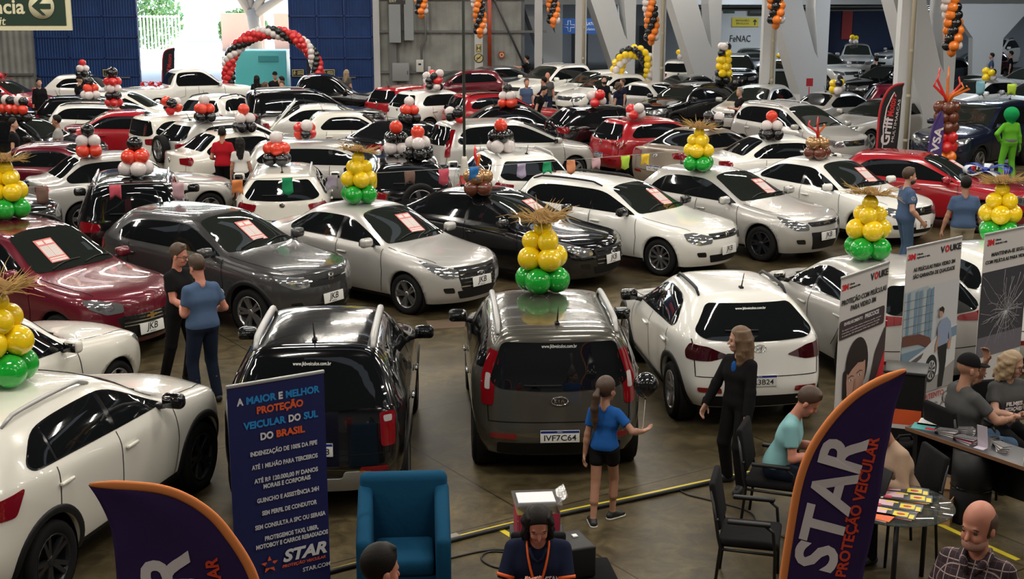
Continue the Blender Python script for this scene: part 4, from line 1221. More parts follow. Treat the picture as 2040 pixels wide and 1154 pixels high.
CARPOS['virtus'] = ('virtus', place_car('virtus', 'white', 6.605, 27.282, R(-54.1), 'white sedan behind the man in jeans with a logo on his sleeve', plate='JKB', badge='ring_w', detail=1))
CARPOS['bmw'] = ('bmw', place_car('bmw', 'red', 8.842, 28.338, R(-32.8), 'red hatchback with black wheels and a blue ribbon bow on its bonnet', rims='dark', badge='dot', detail=1))
CARPOS['soul'] = ('soul', place_car('soul', 'kia', 0.368, 15.106, R(93.4), 'olive grey boxy car facing away with tall red tail lights and a rear plate', plate_r='IVF7C64', badge='kia', web=True, clad=True, rails=SILV, mirror_col='black', detail=1))
CARPOS['duster'] = ('duster', place_car('duster', 'black', -1.953, 14.148, R(92.1), 'black off-road car with big roof rails behind the blue poster stand', plate_r='IVG4D78', web=True, badge='diamond', rails=SILV, archtrim=True, mirror_col='black', detail=1))
CARPOS['hbx'] = ('hbx', place_car('hbx', 'white', 2.540, 16.646, R(97.1), 'white hatchback with dark angular tail lights right of the olive boxy car', plate_r='JAR3B24', web=True, badge='oval_h', rails=BLK, archtrim=True, clad=True, mirror_col='black', detail=1))
CARPOS['argo'] = ('argo', place_car('argo', 'silver', 4.707, 17.885, R(104.2), 'silver hatchback partly hidden behind the banner with the woman portrait', badge='dot', plate_r='IZZ2A91', detail=1))
CARPOS['argo2'] = ('argo', place_car('argo', 'white', 6.369, 18.841, R(108.8), 'white hatchback at the right edge behind the cracked glass banner', badge='dot', plate_r='', detail=1))
CARPOS['logan1'] = ('logan', place_car('logan', 'silver', -7.921, 28.264, R(31.0), 'silver sedan side on behind the dark off-road car near the left edge', badge='diamond', detail=1))
CARPOS['pajero'] = ('suvb', place_car('suvb', 'black', -6.799, 24.284, R(103.4), 'black off-road car facing away with a red and white balloon stack on its glossy roof', rails=CHROME, mirror_col='black', plate_r='', detail=1))
CARPOS['logan2'] = ('logan', place_car('logan', 'pearl', -6.165, 32.621, R(35.2), 'white sedan with red tail lights behind the man in the red shirt', badge='diamond', detail=1))
CARPOS['palio'] = ('wagon', place_car('wagon', 'pearl', -4.576, 27.288, R(97.1), 'white estate car facing away with silver roof rails behind the silver sedan', rails=SILV, plate_r='', badge='dot', detail=1))
CARPOS['spacefox'] = ('wagon', place_car('wagon', 'silver', -3.765, 30.662, R(-2.8), 'silver estate car side on behind the white estate with roof rails', detail=1))
CARPOS['ecosport'] = ('suvc', place_car('suvc', 'black', -2.286, 27.439, R(101.6), 'black off-road car facing away with a spare wheel on its tail', rails=CHROME, plus='spare', plate_r='', detail=1))
CARPOS['ix35w'] = ('suvc', place_car('suvc', 'white', -0.140, 28.541, R(108.3), 'white crossover facing away behind the white estate car with black rails', rails=SILV, plate_r='', detail=1))
CARPOS['picasso'] = ('mpv', place_car('mpv', 'silver', -0.022, 34.182, R(24.7), 'silver people carrier with tall red tail light side on in the middle', badge='dot', detail=1))
CARPOS['jetta'] = ('sedanb', place_car('sedanb', 'black', -2.603, 35.717, R(51.4), 'black sedan tail at the left of the silver people carrier', badge='ring_w', plate_r='', detail=1))
CARPOS['golfr'] = ('hatch', place_car('hatch', 'red', 4.011, 36.095, R(29.0), 'red hatchback with a dark patch on its tailgate in the middle rows', badge='ring_w', plate_r='IXR5C20', detail=1))
CARPOS['elantra2'] = ('sedanb', place_car('sedanb', 'champagne', 5.039, 34.020, R(44.9), 'champagne sedan with red tail lights and a rear plate', badge='oval_h', plate_r='IVD7B42', detail=1))
CARPOS['whsed'] = ('sedan', place_car('sedan', 'white', 6.681, 31.780, R(14.6), 'white sedan with its dark rear window behind the silver hatchback', detail=1))
CARPOS['spin'] = ('mpv', place_car('mpv', 'silver', 8.043, 37.956, R(-58.4), 'silver people carrier with roof rails left of the black feather flag', rails=SILV, badge='bowtie', detail=1))
CARPOS['cruze'] = ('sedanb', place_car('sedanb', 'silver', 11.197, 41.432, R(-145.6), 'grey sedan with clear windscreen directly behind the black feather flag', detail=1))
CARPOS['frontier'] = ('suvb', place_car('suvb', 'blue', 12.603, 36.876, R(-136.5), 'dark navy off-road car behind the person in the green costume', badge='dot', detail=1))
CARPOS['renegade'] = ('suvc', place_car('suvc', 'black', 5.751, 45.671, R(-139.2), 'black crossover facing left by the white column with yellow balloons on top', rails=BLK, detail=1))
CARPOS['duster2'] = ('suvc', place_car('suvc', 'silver', 7.913, 44.592, R(-120.4), 'silver crossover with its tall grille behind the man with grey hair', badge='dot', detail=1))
CARPOS['ix35b'] = ('suvc', place_car('suvc', 'black', 3.019, 37.994, R(17.7), 'black crossover with long red tail lights facing right in the middle', detail=1))
CARPOS['blksed'] = ('sedan', place_car('sedan', 'black', 0.372, 39.422, R(5.5), 'dark sedan between the red hatchback and the black crossover', detail=1))
CARPOS['red2008'] = ('hatch', place_car('hatch', 'red', -0.268, 43.962, R(25.5), 'red hatchback with dark roof rails left of the dark sedan', rails=BLK, detail=1))
CARPOS['p308'] = ('hatch', place_car('hatch', 'white', -2.226, 45.187, R(40.5), 'white hatchback with a slanted red tail light beside the red one', detail=1))
CARPOS['fiesta'] = ('hatch', place_car('hatch', 'red', -3.262, 46.976, R(49.9), 'red hatchback facing away before the black pickup truck', detail=1))
CARPOS['s10'] = ('pickup', place_car('pickup', 'black', -6.627, 47.867, R(6.6), 'black double cab pickup truck in front of the right blue gate panel', detail=1, cat='pickup truck'))
CARPOS['ram'] = ('suvb', place_car('suvb', 'black', -6.022, 41.750, R(20.1), 'black estate off-road car facing right in front of the balloon arch', rails=SILV, detail=1))
CARPOS['whsed2'] = ('sedan', place_car('sedan', 'white', -5.125, 39.794, R(10.3), 'white sedan behind the four door with the raised panel', detail=1))
CARPOS['palio4'] = ('oldhatch', place_car('oldhatch', 'pearl', -4.208, 38.202, R(8.5), 'white four door side on with a raised white tailgate panel', plus='tailgate', detail=1))
CARPOS['l200'] = ('pickup', place_car('pickup', 'white', -11.955, 51.064, R(28.1), 'white double cab pickup truck before the bright gate opening', detail=0, cat='pickup truck'))
CARPOS['gol'] = ('oldhatch', place_car('oldhatch', 'white', -16.128, 52.639, R(-4.8), 'old white hatchback in front of the left blue gate panel', detail=0))
CARPOS['h45'] = ('hatch', place_car('hatch', 'pearl', -12.272, 44.025, R(-2.2), 'white hatchback just left of the white pickup truck bed', detail=1))
CARPOS['d46'] = ('hatch', place_car('hatch', 'black', -12.728, 42.248, R(-4.6), 'black hatchback behind the white estate near the left gate', detail=1))
CARPOS['spacew'] = ('wagon', place_car('wagon', 'white', -11.352, 40.116, R(-11.4), 'white estate with roof rails in the left rows behind the man in grey', rails=BLK, detail=1))
CARPOS['wine48'] = ('sedan', place_car('sedan', 'red', -10.195, 37.873, R(7.0), 'red sedan between the white estate and the white boxy car', detail=1))
CARPOS['boxy49'] = ('boxy', place_car('boxy', 'pearl', -8.165, 36.047, R(38.9), 'white boxy car behind the sedan with red tail lights', detail=1))
CARPOS['cross50'] = ('suvc', place_car('suvc', 'silver', -6.957, 34.730, R(38.8), 'silver crossover with a spare wheel on its tail in the left rows', plus='spare', rails=SILV, detail=1))
CARPOS['wh51'] = ('hatch', place_car('hatch', 'white', -9.071, 43.521, R(71.8), 'white hatchback facing the balloon arch', rails=BLK, detail=1))
CARPOS['red53'] = ('hatch', place_car('hatch', 'red', -18.215, 49.099, R(-13.3), 'red hatchback with a red ribbon bow at the far left', detail=0))
CARPOS['blk54'] = ('hatch', place_car('hatch', 'black', -16.874, 43.904, R(-16.3), 'black hatchback before the red one with the ribbon bow', detail=1))
CARPOS['wh54'] = ('sedan', place_car('sedan', 'white', -15.947, 39.919, R(-17.2), 'white sedan cut by the left edge behind the man in black', detail=1))
CARPOS['blk55'] = ('hatch', place_car('hatch', 'black', -12.600, 35.627, R(-17.7), 'black hatchback with a row of red balloons behind the wine sedan', detail=1))
CARPOS['wine55'] = ('sedan', place_car('sedan', 'wine', -9.836, 30.231, R(-1.0), 'wine red sedan with its roof above the silver sedan at the left', detail=1))
CARPOS['blk56'] = ('hatch', place_car('hatch', 'black', -10.620, 26.092, R(-28.6), 'black hatchback nose behind the hat balloons at the left edge', detail=1))
CARPOS['r1'] = ('hatch', place_car('hatch', 'wine', -2.242, 54.505, R(201.5), 'dark red hatchback against the cladding wall', detail=0))
CARPOS['r2'] = ('sedanb', place_car('sedanb', 'slate', -1.127, 57.228, R(211.8), 'slate grey sedan facing left by the first white post', detail=0))
CARPOS['r3'] = ('suv', place_car('suv', 'white', 1.452, 54.737, R(-134.1), 'white crossover behind the group of men near the first column', rails=SILV, detail=0))
CARPOS['r4'] = ('hatch', place_car('hatch', 'white', 3.139, 53.878, R(-135.8), 'white hatchback between the first two posts', detail=0))
CARPOS['r5'] = ('hatch', place_car('hatch', 'white', 3.474, 51.699, R(-141.0), 'white hatchback with dark headlights behind the couple near the yellow balloon arch', detail=0))
CARPOS['r6'] = ('sedan', place_car('sedan', 'grey', 6.313, 51.502, R(-133.5), 'grey sedan right behind the yellow balloon arch', detail=0))
CARPOS['r7'] = ('suvc', place_car('suvc', 'white', 7.400, 60.025, R(80.1), 'white crossover facing away between the columns with balloons above', detail=0))
CARPOS['r8'] = ('sedan', place_car('sedan', 'silver', 4.564, 48.807, R(128.0), 'silver sedan just behind the third post', detail=0))
CARPOS['r9'] = ('suvb', place_car('suvb', 'black', 9.805, 60.287, R(-95.1), 'black off-road car behind the yellow balloon column', detail=0))
CARPOS['r10'] = ('suv', place_car('suv', 'slate', 11.789, 67.174, R(-96.6), 'slate crossover under the plain white annex wall', detail=0))
CARPOS['r11'] = ('suv', place_car('suv', 'white', 14.552, 63.956, R(-65.9), 'white crossover facing out beside the fourth column', detail=0))
CARPOS['r12'] = ('sedan', place_car('sedan', 'silver', 10.807, 44.485, R(36.4), 'silver sedan with dark rear window before the red stop board', detail=1))
CARPOS['r13'] = ('sedan', place_car('sedan', 'black', 15.430, 56.883, R(-146.4), 'black sedan left of the fifth post', detail=0))
CARPOS['r14'] = ('hatch', place_car('hatch', 'wine', 14.077, 46.896, R(-8.8), 'wine red hatchback just above the black feather flag', detail=1))
CARPOS['r15'] = ('sedan', place_car('sedan', 'white', 22.455, 78.531, R(-147.4), 'white sedan deep in the annex behind the fifth post', detail=0))
CARPOS['r16'] = ('suv', place_car('suv', 'white', 27.892, 78.979, R(-136.7), 'white off-road car by the flared white pillar at the back of the annex', rails=BLK, detail=0))
CARPOS['r17'] = ('sedanb', place_car('sedanb', 'silver', 17.592, 52.021, R(-146.5), 'silver sedan behind the dark navy off-road car', detail=0))
CARPOS['r18'] = ('hatch', place_car('hatch', 'silver', 21.101, 55.966, R(-155.0), 'silver hatchback at the right edge by the blue bin', detail=0))
CARPOS['r19'] = ('hatch', place_car('hatch', 'white', 16.726, 49.352, R(-148.3), 'white hatchback behind the column of yellow balloons at the far right', detail=0))
CARPOS['r20'] = ('sedan', place_car('sedan', 'black', 11.890, 60.853, R(-102.2), 'black sedan behind the fourth post', detail=0))
CARPOS['r21'] = ('suv', place_car('suv', 'black', 9.973, 50.810, R(-102.5), 'black crossover half hidden by the fourth post', detail=0))
CARPOS['r22'] = ('suv', place_car('suv', 'silver', 18.043, 71.914, R(-102.6), 'silver crossover behind the white one in the annex', detail=0))
CARPOS['r23'] = ('hatch', place_car('hatch', 'wine', 23.034, 68.162, R(-146.5), 'wine red hatchback by the annex back wall', detail=0))
CARPOS['r24'] = ('hatch', place_car('hatch', 'slate', 19.402, 63.039, R(-144.2), 'slate hatchback between the fifth post and its column', detail=0))
CARPOS['r25'] = ('sedan', place_car('sedan', 'silver', 18.468, 48.222, R(-152.4), 'grey sedan right of the silver one at the right edge', detail=0))
BALLOONS = [('hat', 'kicks', -0.58, -0.01), ('hatlow', 'fox', -0.91, -0.5), ('hatcut', 'tracker', -0.71, 0.09), ('hat', 'hbsedan', -0.42, -0.14), ('goldcone', 'elantra', -0.2, -0.5), ('hat', 'focus', -0.51, -0.47), ('gold', 'virtus', -0.32, -0.29), ('hat', 'soul', -0.25, 0.04), ('hat', 'argo', -0.54, 0.22), ('hatr', 'argo2', -0.14, -0.5), ('rwb', 'logan1', -1.01, -0.42), ('wrb', 'pajero', -1.42, -0.08), ('bwr', 'logan2', -0.51, -0.5), ('brw', 'palio', -0.89, 0.13), ('mixlow', 'spacefox', -0.85, -0.32), ('wbr', 'ecosport', -0.43, 0.11), ('bwr2', 'ecosport', -1.28, -0.21), ('wbr', 'ix35w', -0.99, 0.42), ('bwlow', 'picasso', -1.7, -0.5), ('brwlow', 'jetta', -0.67, -0.5), ('rwmix', 'golfr', -1.24, -0.5), ('mixb', 'elantra2', -0.65, -0.5), ('bwr3', 'whsed', -0.9, -0.5), ('ywbcol', 'renegade', -1.4, 0.5), ('rwmix2', 'ix35b', -0.9, -0.5), ('rwmixs', 'blksed', -0.55, -0.5), ('arch3', 'p308', -0.83, -0.47), ('bwr4', 'gol', -0.17, -0.5), ('wrb2', 'd46', -0.14, -0.5), ('tower', 'spacew', -0.14, -0.5), ('mixb2', 'boxy49', -1.13, -0.5), ('brw2', 'cross50', -1.21, -0.5), ('longmix', 'blk55', -0.14, -0.5), ('ywb', 'r7', -1.4, -0.1), ('ywb2', 'r11', -0.1, -0.5), ('ywb3', 'r12', -0.9, -0.5), ('ywb4', 'r19', -0.14, 0.5), ('ywb5', 'r20', -0.12, 0.09), ('ywb6', 'r22', -0.1, -0.16)]
# ================================================================ people: smooth distance-field bodies
def surface_nets(D, org, h):
    nx, ny, nz = D.shape
    ins = D < 0
    c = np.zeros((nx - 1, ny - 1, nz - 1), np.int8)
    for dx in (0, 1):
        for dy in (0, 1):
            for dz in (0, 1): c += ins[dx:nx - 1 + dx, dy:ny - 1 + dy, dz:nz - 1 + dz]
    act = (c > 0) & (c < 8)
    I = np.argwhere(act)
    ids = -np.ones(act.shape, np.int64); ids[act] = np.arange(len(I))
    acc = np.zeros((len(I), 3)); cnt = np.zeros(len(I))
    cor = [(a, b, d) for a in (0, 1) for b in (0, 1) for d in (0, 1)]
    for p in cor:
        for ax in range(3):
            if p[ax]: continue
            q = list(p); q[ax] = 1
            a = D[I[:, 0] + p[0], I[:, 1] + p[1], I[:, 2] + p[2]]; b = D[I[:, 0] + q[0], I[:, 1] + q[1], I[:, 2] + q[2]]
            m = (a < 0) != (b < 0)
            t = np.where(m, a / np.where(m, a - b, 1), 0)
            pt = np.tile(np.array(p, float), (len(I), 1)); pt[:, ax] += t
            acc[m] += pt[m]; cnt[m] += 1
    V = (I + acc / cnt[:, None]) * h + org
    F = []
    for ax in range(3):
        u, v = (ax + 1) % 3, (ax + 2) % 3
        sl0 = [slice(1, None)] * 3; sl0[ax] = slice(0, -1)
        A = ins
        a = A[tuple(slice(1, -1) if k != ax else slice(0, -1) for k in range(3))]
        b = A[tuple(slice(1, -1) if k != ax else slice(1, None) for k in range(3))]
        ch = np.argwhere(a != b)
        if not len(ch): continue
        base = ch.copy()
        for k in range(3):
            if k != ax: base[:, k] += 1
        s = a[tuple(ch.T)]
        def cell(du, dv):
            q = base.copy(); q[:, u] -= du; q[:, v] -= dv
            return ids[q[:, 0], q[:, 1], q[:, 2]]
        q = np.stack([cell(0, 0), cell(1, 0), cell(1, 1), cell(0, 1)], 1)
        q[~s] = q[~s][:, ::-1]
        F.append(q)
    return V, np.concatenate(F)
class SDF:
    def __init__(self, k=.03): self.ops = []; self.k = k; self.cuts = []
    def cap(self, a, b, ra, rb=None, k=None, sc=(1, 1, 1)):
        self.ops.append(('c', Vector(a), Vector(b), ra, ra if rb is None else rb, k, sc, None)); return self
    def ell(self, c, r, M=None, k=None): self.ops.append(('e', Vector(c), r, M, k)); return self
    def plane(self, p, n): self.cuts.append((Vector(p), Vector(n).normalized())); return self
    def sub(self, c, r, M=None): self.ops.append(('s', Vector(c), r, M)); return self
    def mesh(self, h):
        lo = Vector((9, 9, 9)); hi = -lo
        for o in self.ops:
            if o[0] == 'c':
                r = max(o[3], o[4])
                for p in (o[1], o[2]):
                    for i in range(3): lo[i] = min(lo[i], p[i] - r); hi[i] = max(hi[i], p[i] + r)
            elif o[0] == 'e':
                r = max(o[2])
                for i in range(3): lo[i] = min(lo[i], o[1][i] - r); hi[i] = max(hi[i], o[1][i] + r)
        org = np.array(lo) - 3 * h
        n = [int((hi[i] - lo[i]) / h) + 7 for i in range(3)]
        D = np.full(n, .2, np.float32)
        ax = [org[i] + np.arange(n[i]) * h for i in range(3)]
        def box(c0, c1):
            s = []
            for i in range(3):
                a = max(0, int((c0[i] - org[i]) / h)); b = min(n[i], int((c1[i] - org[i]) / h) + 2)
                s.append(slice(a, b))
            return tuple(s)
        for o in self.ops:
            k = self.k
            if o[0] == 'c':
                a, b, ra, rb = o[1:5]; k = o[5] if o[5] is not None else k
                m = max(ra, rb) + k + 2 * h
                s = box([min(a[i], b[i]) - m for i in range(3)], [max(a[i], b[i]) + m for i in range(3)])
                X, Y, Z = np.meshgrid(ax[0][s[0]], ax[1][s[1]], ax[2][s[2]], indexing='ij', sparse=True)
                ab = b - a; L2 = max(ab.length_squared, 1e-9)
                t = ((X - a.x) * ab.x + (Y - a.y) * ab.y + (Z - a.z) * ab.z) / L2
                t = np.clip(t, 0, 1)
                d = np.sqrt((X - a.x - t * ab.x) ** 2 + (Y - a.y - t * ab.y) ** 2 + (Z - a.z - t * ab.z) ** 2) - (ra + (rb - ra) * t)
            elif o[0] in 'es':
                c, r, M = o[1:4]
                if o[0] == 'e' and o[4] is not None: k = o[4]
                m = max(r) + k + 2 * h
                s = box([c[i] - m for i in range(3)], [c[i] + m for i in range(3)])
                X, Y, Z = np.meshgrid(ax[0][s[0]] - c.x, ax[1][s[1]] - c.y, ax[2][s[2]] - c.z, indexing='ij', sparse=True)
                if M is not None:
                    M3 = np.array(M.to_3x3().transposed())
                    X, Y, Z = (M3[0, 0] * X + M3[0, 1] * Y + M3[0, 2] * Z, M3[1, 0] * X + M3[1, 1] * Y + M3[1, 2] * Z, M3[2, 0] * X + M3[2, 1] * Y + M3[2, 2] * Z)
                q = np.sqrt((X / r[0]) ** 2 + (Y / r[1]) ** 2 + (Z / r[2]) ** 2)
                g = np.sqrt((X / r[0] ** 2) ** 2 + (Y / r[1] ** 2) ** 2 + (Z / r[2] ** 2) ** 2)
                d = q * (q - 1) / np.maximum(g, 1e-6)
            e = D[s]
            if o[0] == 's': D[s] = np.maximum(e, -d)
            else:
                hh = np.clip(.5 + .5 * (e - d) / k, 0, 1)
                D[s] = e * (1 - hh) + d * hh - k * hh * (1 - hh)
        for p, nn in self.cuts:
            X, Y, Z = np.meshgrid(*ax, indexing='ij', sparse=True)
            D = np.maximum(D, ((X - p.x) * nn.x + (Y - p.y) * nn.y + (Z - p.z) * nn.z).astype(np.float32))
        D[0] = D[-1] = .2; D[:, 0] = D[:, -1] = .2; D[:, :, 0] = D[:, :, -1] = .2
        if not (D < 0).any(): return [], []
        return surface_nets(D, org, h)
def sdf_obj(name, s, h, m, parent):
    V, F = s.mesh(h)
    me = bpy.data.meshes.new(name)
    if len(V):
        me.vertices.add(len(V)); me.vertices.foreach_set('co', np.asarray(V, np.float32).ravel())
        me.loops.add(len(F) * 4); me.loops.foreach_set('vertex_index', np.asarray(F, np.int32).ravel())
        me.polygons.add(len(F)); me.polygons.foreach_set('loop_start', np.arange(0, len(F) * 4, 4, dtype=np.int32))
        me.polygons.foreach_set('use_smooth', [True] * len(F))
        me.update(calc_edges=True)
    me.materials.append(m)
    return link(bpy.data.objects.new(name, me), parent)
def ik(a, c, l1, l2, pole):
    d = c - a; L = min(d.length, (l1 + l2) * .998); c = a + d.normalized() * L
    x = (l1 * l1 - l2 * l2 + L * L) / (2 * L); y = math.sqrt(max(l1 * l1 - x * x, 1e-6))
    dn = d.normalized(); p = pole - dn * pole.dot(dn)
    if p.length < 1e-5: p = dn.orthogonal()
    return a + dn * x + p.normalized() * y, c
SKIN = mat('skin_light', (.50, .27, .19), .5); SKIN2 = mat('skin_tan', (.36, .18, .115), .5); SKIN3 = mat('skin_ruddy', (.50, .20, .135), .5)
HAIRB = mat('hair_black', (.008, .006, .005), .55, spec=.2, bump=(110, .25)); HAIRBR = mat('hair_brown', (.055, .028, .015), .5, bump=(110, .25)); HAIRLB = mat('hair_light_brown', (.13, .075, .04), .5, bump=(110, .25))
HAIRBL = mat('hair_blond', (.30, .21, .12), .5, bump=(110, .25)); HAIRG = mat('hair_grey', (.25, .24, .23), .6)
EYEW = mat('eye', (.03, .02, .015), .15); LIP = mat('lips', (.33, .10, .085), .45); TEETH = mat('teeth', (.7, .66, .6), .3)
def cloth(n, c, r=.9): return mat('cloth_' + n, c, r, spec=.12, bump=(14, .35))
CL = dict(black=cloth('black', (.008, .008, .009)), navy=cloth('navy', (.010, .014, .035)), blue=cloth('blue', (.015, .09, .32)), dusty=cloth('dusty_blue', (.065, .105, .19)),
          teal=cloth('teal', (.20, .40, .42)), beige=cloth('beige', (.36, .25, .18)), grey=cloth('grey', (.075, .075, .075)), lgrey=cloth('light_grey', (.33, .32, .31)), white=cloth('white', (.6, .58, .56)),
          red=cloth('red', (.36, .010, .018)), jeans=cloth('jeans', (.055, .095, .16)), djeans=cloth('dark_jeans', (.012, .018, .035)), khaki=cloth('khaki', (.34, .29, .21)), green=cloth('lime', (.12, .42, .03)), green2=cloth('green_hood', (.01, .28, .08)),
          belt=cloth('belt_grey', (.16, .16, .15)))
SHOE = mat('shoe_black', (.012, .012, .013), .5); SOLE = mat('shoe_sole', (.6, .58, .53), .6)
def hand_ops(s, wrist, elbow, fwd, palm_n, side, curl=.5, sc=1.0):
    """palm, four fingers and a thumb; fwd runs along the fingers, palm_n out of the palm"""
    f = fwd.normalized(); n = (palm_n - f * palm_n.dot(f)).normalized(); l = f.cross(n).normalized() * side
    W = wrist
    for o in (-.024, -.008, .008, .024): s.cap(W + l * o * .7 * sc + f * .012 * sc, W + f * .075 * sc + l * o * 1.1 * sc, .0135 * sc, .0125 * sc, k=.012)
    for i, (o, ln) in enumerate(((-.027, .062), (-.009, .074), (.009, .078), (.027, .070))):
        b = W + f * .082 * sc + l * o * sc
        c = curl * (1.12 - .08 * i)
        d1 = (f * math.cos(c * .8) + n * math.sin(c * .8) + l * o * 1.6)
        d2 = (f * math.cos(c * 1.9) + n * math.sin(c * 1.9) + l * o * .8)
        m = b + d1 * ln * .52 * sc; e = m + d2 * ln * .5 * sc
        s.cap(b, m, .0092 * sc, .0085 * sc, k=.004); s.cap(m, e, .0085 * sc, .0075 * sc, k=.004)
    t0 = W + f * .022 * sc + l * .026 * sc
    t1 = t0 + (f * .55 + l * .62 + n * .35).normalized() * .042 * sc; t2 = t1 + (f * .85 + l * .15 + n * .45).normalized() * .034 * sc
    s.cap(t0, t1, .014 * sc, .0105 * sc, k=.008); s.cap(t1, t2, .0100 * sc, .0082 * sc, k=.004)
def person(loc, rz, label, H=1.75, skin=SKIN, shirt='black', pants='djeans', sleeve=.55, leg=.97, hair=HAIRB, hairstyle='short', pelvis=None, lean=0.0, lean_side=0.0, turn=0.0,
           hands=None, feet=None, head=(0, 0), build=1.0, vox=.012, shoes=SHOE, face=False, hem=.0, group=None, tuck=False, long_sleeve=None, poles=None, sit=False, curl=(.5, .5), hat=None, glasses=False, beard=None, open_jacket=None, smile=False, headsc=1.0, soles=None):
    root = empty('person', loc, rz, label, 'person', group)
    k = H / 1.75
    V = lambda x, y, z: Vector((x, y, z)) * k
    P = V(*(pelvis or (0, 0, .95)))
    T = Matrix.Rotation(turn, 3, 'Z') @ Matrix.Rotation(lean, 3, 'Y') @ Matrix.Rotation(lean_side, 3, 'X')
    def tor(x, y, z): return P + T @ V(x, y, z - .95)
    hipL, hipR = P + T @ V(0, .088, -.03), P + T @ V(0, -.088, -.03)
    shL, shR = tor(0, .163 * build ** .5, 1.385), tor(0, -.163 * build ** .5, 1.385)
    nb = tor(0, 0, 1.46); hd0 = tor(.02, 0, 1.53)
    HM = T @ Matrix.Rotation(head[0], 3, 'Z') @ Matrix.Rotation(head[1], 3, 'Y')
    hk = k * headsc * 1.06
    def hp(x, y, z): return hd0 + HM @ (Vector((x, y, z)) * hk)
    feet = feet or ((0, .10, 0), (0, -.10, 0))
    hands = hands or ((.03, .25, .80), (.03, -.25, .80))
    poles = poles or {}
    legs = []; arms = []
    for i, (hip, ft) in enumerate(((hipL, feet[0]), (hipR, feet[1]))):
        an = V(ft[0] - .03, ft[1], ft[2] + .085)
        fa = ft[3] if len(ft) > 3 else (0.12 if i == 0 else -.12); fp = ft[4] if len(ft) > 4 else 0.0
        kn, an = ik(hip, an, .43 * k, .425 * k, poles.get('k%d' % i, Vector((1, .12 if i == 0 else -.12, 0))))
        fd = Vector((math.cos(fa) * math.cos(fp), math.sin(fa) * math.cos(fp), math.sin(fp)))
        legs.append((hip, kn, an, fd))
    for i, (sh, h_) in enumerate(((shL, hands[0]), (shR, hands[1]))):
        el, wr = ik(sh, V(*h_[:3]), .285 * k, .255 * k, poles.get('e%d' % i, Vector((-1, .35 if i == 0 else -.35, -.3))))
        fwd = Vector(h_[3]) if len(h_) > 3 and h_[3] else (wr - el)
        pn = Vector(h_[4]) if len(h_) > 4 else Vector((0, -1 if i == 0 else 1, 0))
        arms.append((sh, el, wr, fwd, pn))
    def torso(s, g=0.0):
        b = build
        s.cap(hipL + V(0, -.01, .03), hipR + V(0, .01, .03), (.098 * b + g) * k, k=.06 * k)
        s.cap(tor(-.012, .05 * b, 1.0), tor(-.012, -.05 * b, 1.0), (.100 * b + g) * k, k=.07 * k)
        s.cap(tor(.01 + .02 * (b - 1), .05 * b, 1.12), tor(.01 + .02 * (b - 1), -.05 * b, 1.12), (.100 * b + g) * k, k=.07 * k)
        s.cap(tor(.01, .082 * b, 1.26), tor(.01, -.082 * b, 1.26), (.107 * b + g) * k, k=.06 * k)
        s.cap(tor(0, .11 * b ** .5, 1.355), tor(0, -.11 * b ** .5, 1.355), (.066 + g) * k, k=.05 * k)
        for sg in (1, -1): s.cap(tor(-.01, sg * .03, 1.43), tor(-.005, sg * .135 * b ** .5, 1.385), (.046 + g * .8) * k, (.042 + g * .8) * k, k=.04 * k)
    # ---- body
    s = SDF(.022 * k)
    torso(s)
    for hip, kn, an, fd in legs:
        s.cap(hip, kn, .088 * k * build ** .5, .055 * k, k=.03 * k); s.cap(kn, an, .052 * k, .036 * k, k=.02 * k)
        c1 = kn + (an - kn) * .10 + V(-.012, 0, 0); c2 = kn + (an - kn) * .48 + V(-.018, 0, 0)
        s.cap(c1, c2, .044 * k, .050 * k, k=.025 * k)
        he = an + V(-.0, 0, -.045) - fd * .035 * k
        s.cap(he, an + V(0, 0, -.05) + fd * .14 * k, .036 * k, .026 * k, k=.02 * k); s.cap(an, an + V(0, 0, -.03) + fd * .06 * k, .034 * k, .032 * k, k=.02 * k)
    for i, (sh, el, wr, fwd, pn) in enumerate(arms):
        s.cap(sh, el, .047 * k * build ** .4, .040 * k, k=.025 * k); s.cap(el, el + (wr - el) * .35, .040 * k, .041 * k, k=.02 * k); s.cap(el + (wr - el) * .3, wr, .041 * k, .026 * k, k=.02 * k)
        hand_ops(s, wr, el, fwd, pn, 1 if i == 0 else -1, curl[i], k * 1.05)
    s.cap(nb + V(-.015, 0, -.03), hd0 + (HM @ V(-.01, 0, .03)), .060 * k, .053 * k, k=.025 * k)
    s.ell(hp(-.012, 0, .135), (.098 * hk, .077 * hk, .100 * hk), HM, .02 * k)            # skull
    s.ell(hp(.025, 0, .065), (.066 * hk, .062 * hk, .080 * hk), HM, .03 * k)             # face
    s.ell(hp(.060, 0, .008), (.028 * hk, .034 * hk, .024 * hk), HM, .03 * k)             # chin
    s.cap(hp(.088, 0, .100), hp(.108, 0, .066), .008 * hk, .013 * hk, k=.012 * k)          # nose
    s.cap(hp(.078, .03, .118), hp(.078, -.03, .118), .013 * hk, k=.015 * k)                # brow
    for sg in (1, -1):
        s.ell(hp(-.005, sg * .080, .085), (.020 * hk, .010 * hk, .032 * hk), HM, .008 * k)  # ears
        s.ell(hp(.068, sg * .036, .060), (.022 * hk, .020 * hk, .022 * hk), HM, .02 * k)    # cheeks
    body = sdf_obj('body', s, vox * k, skin, root)
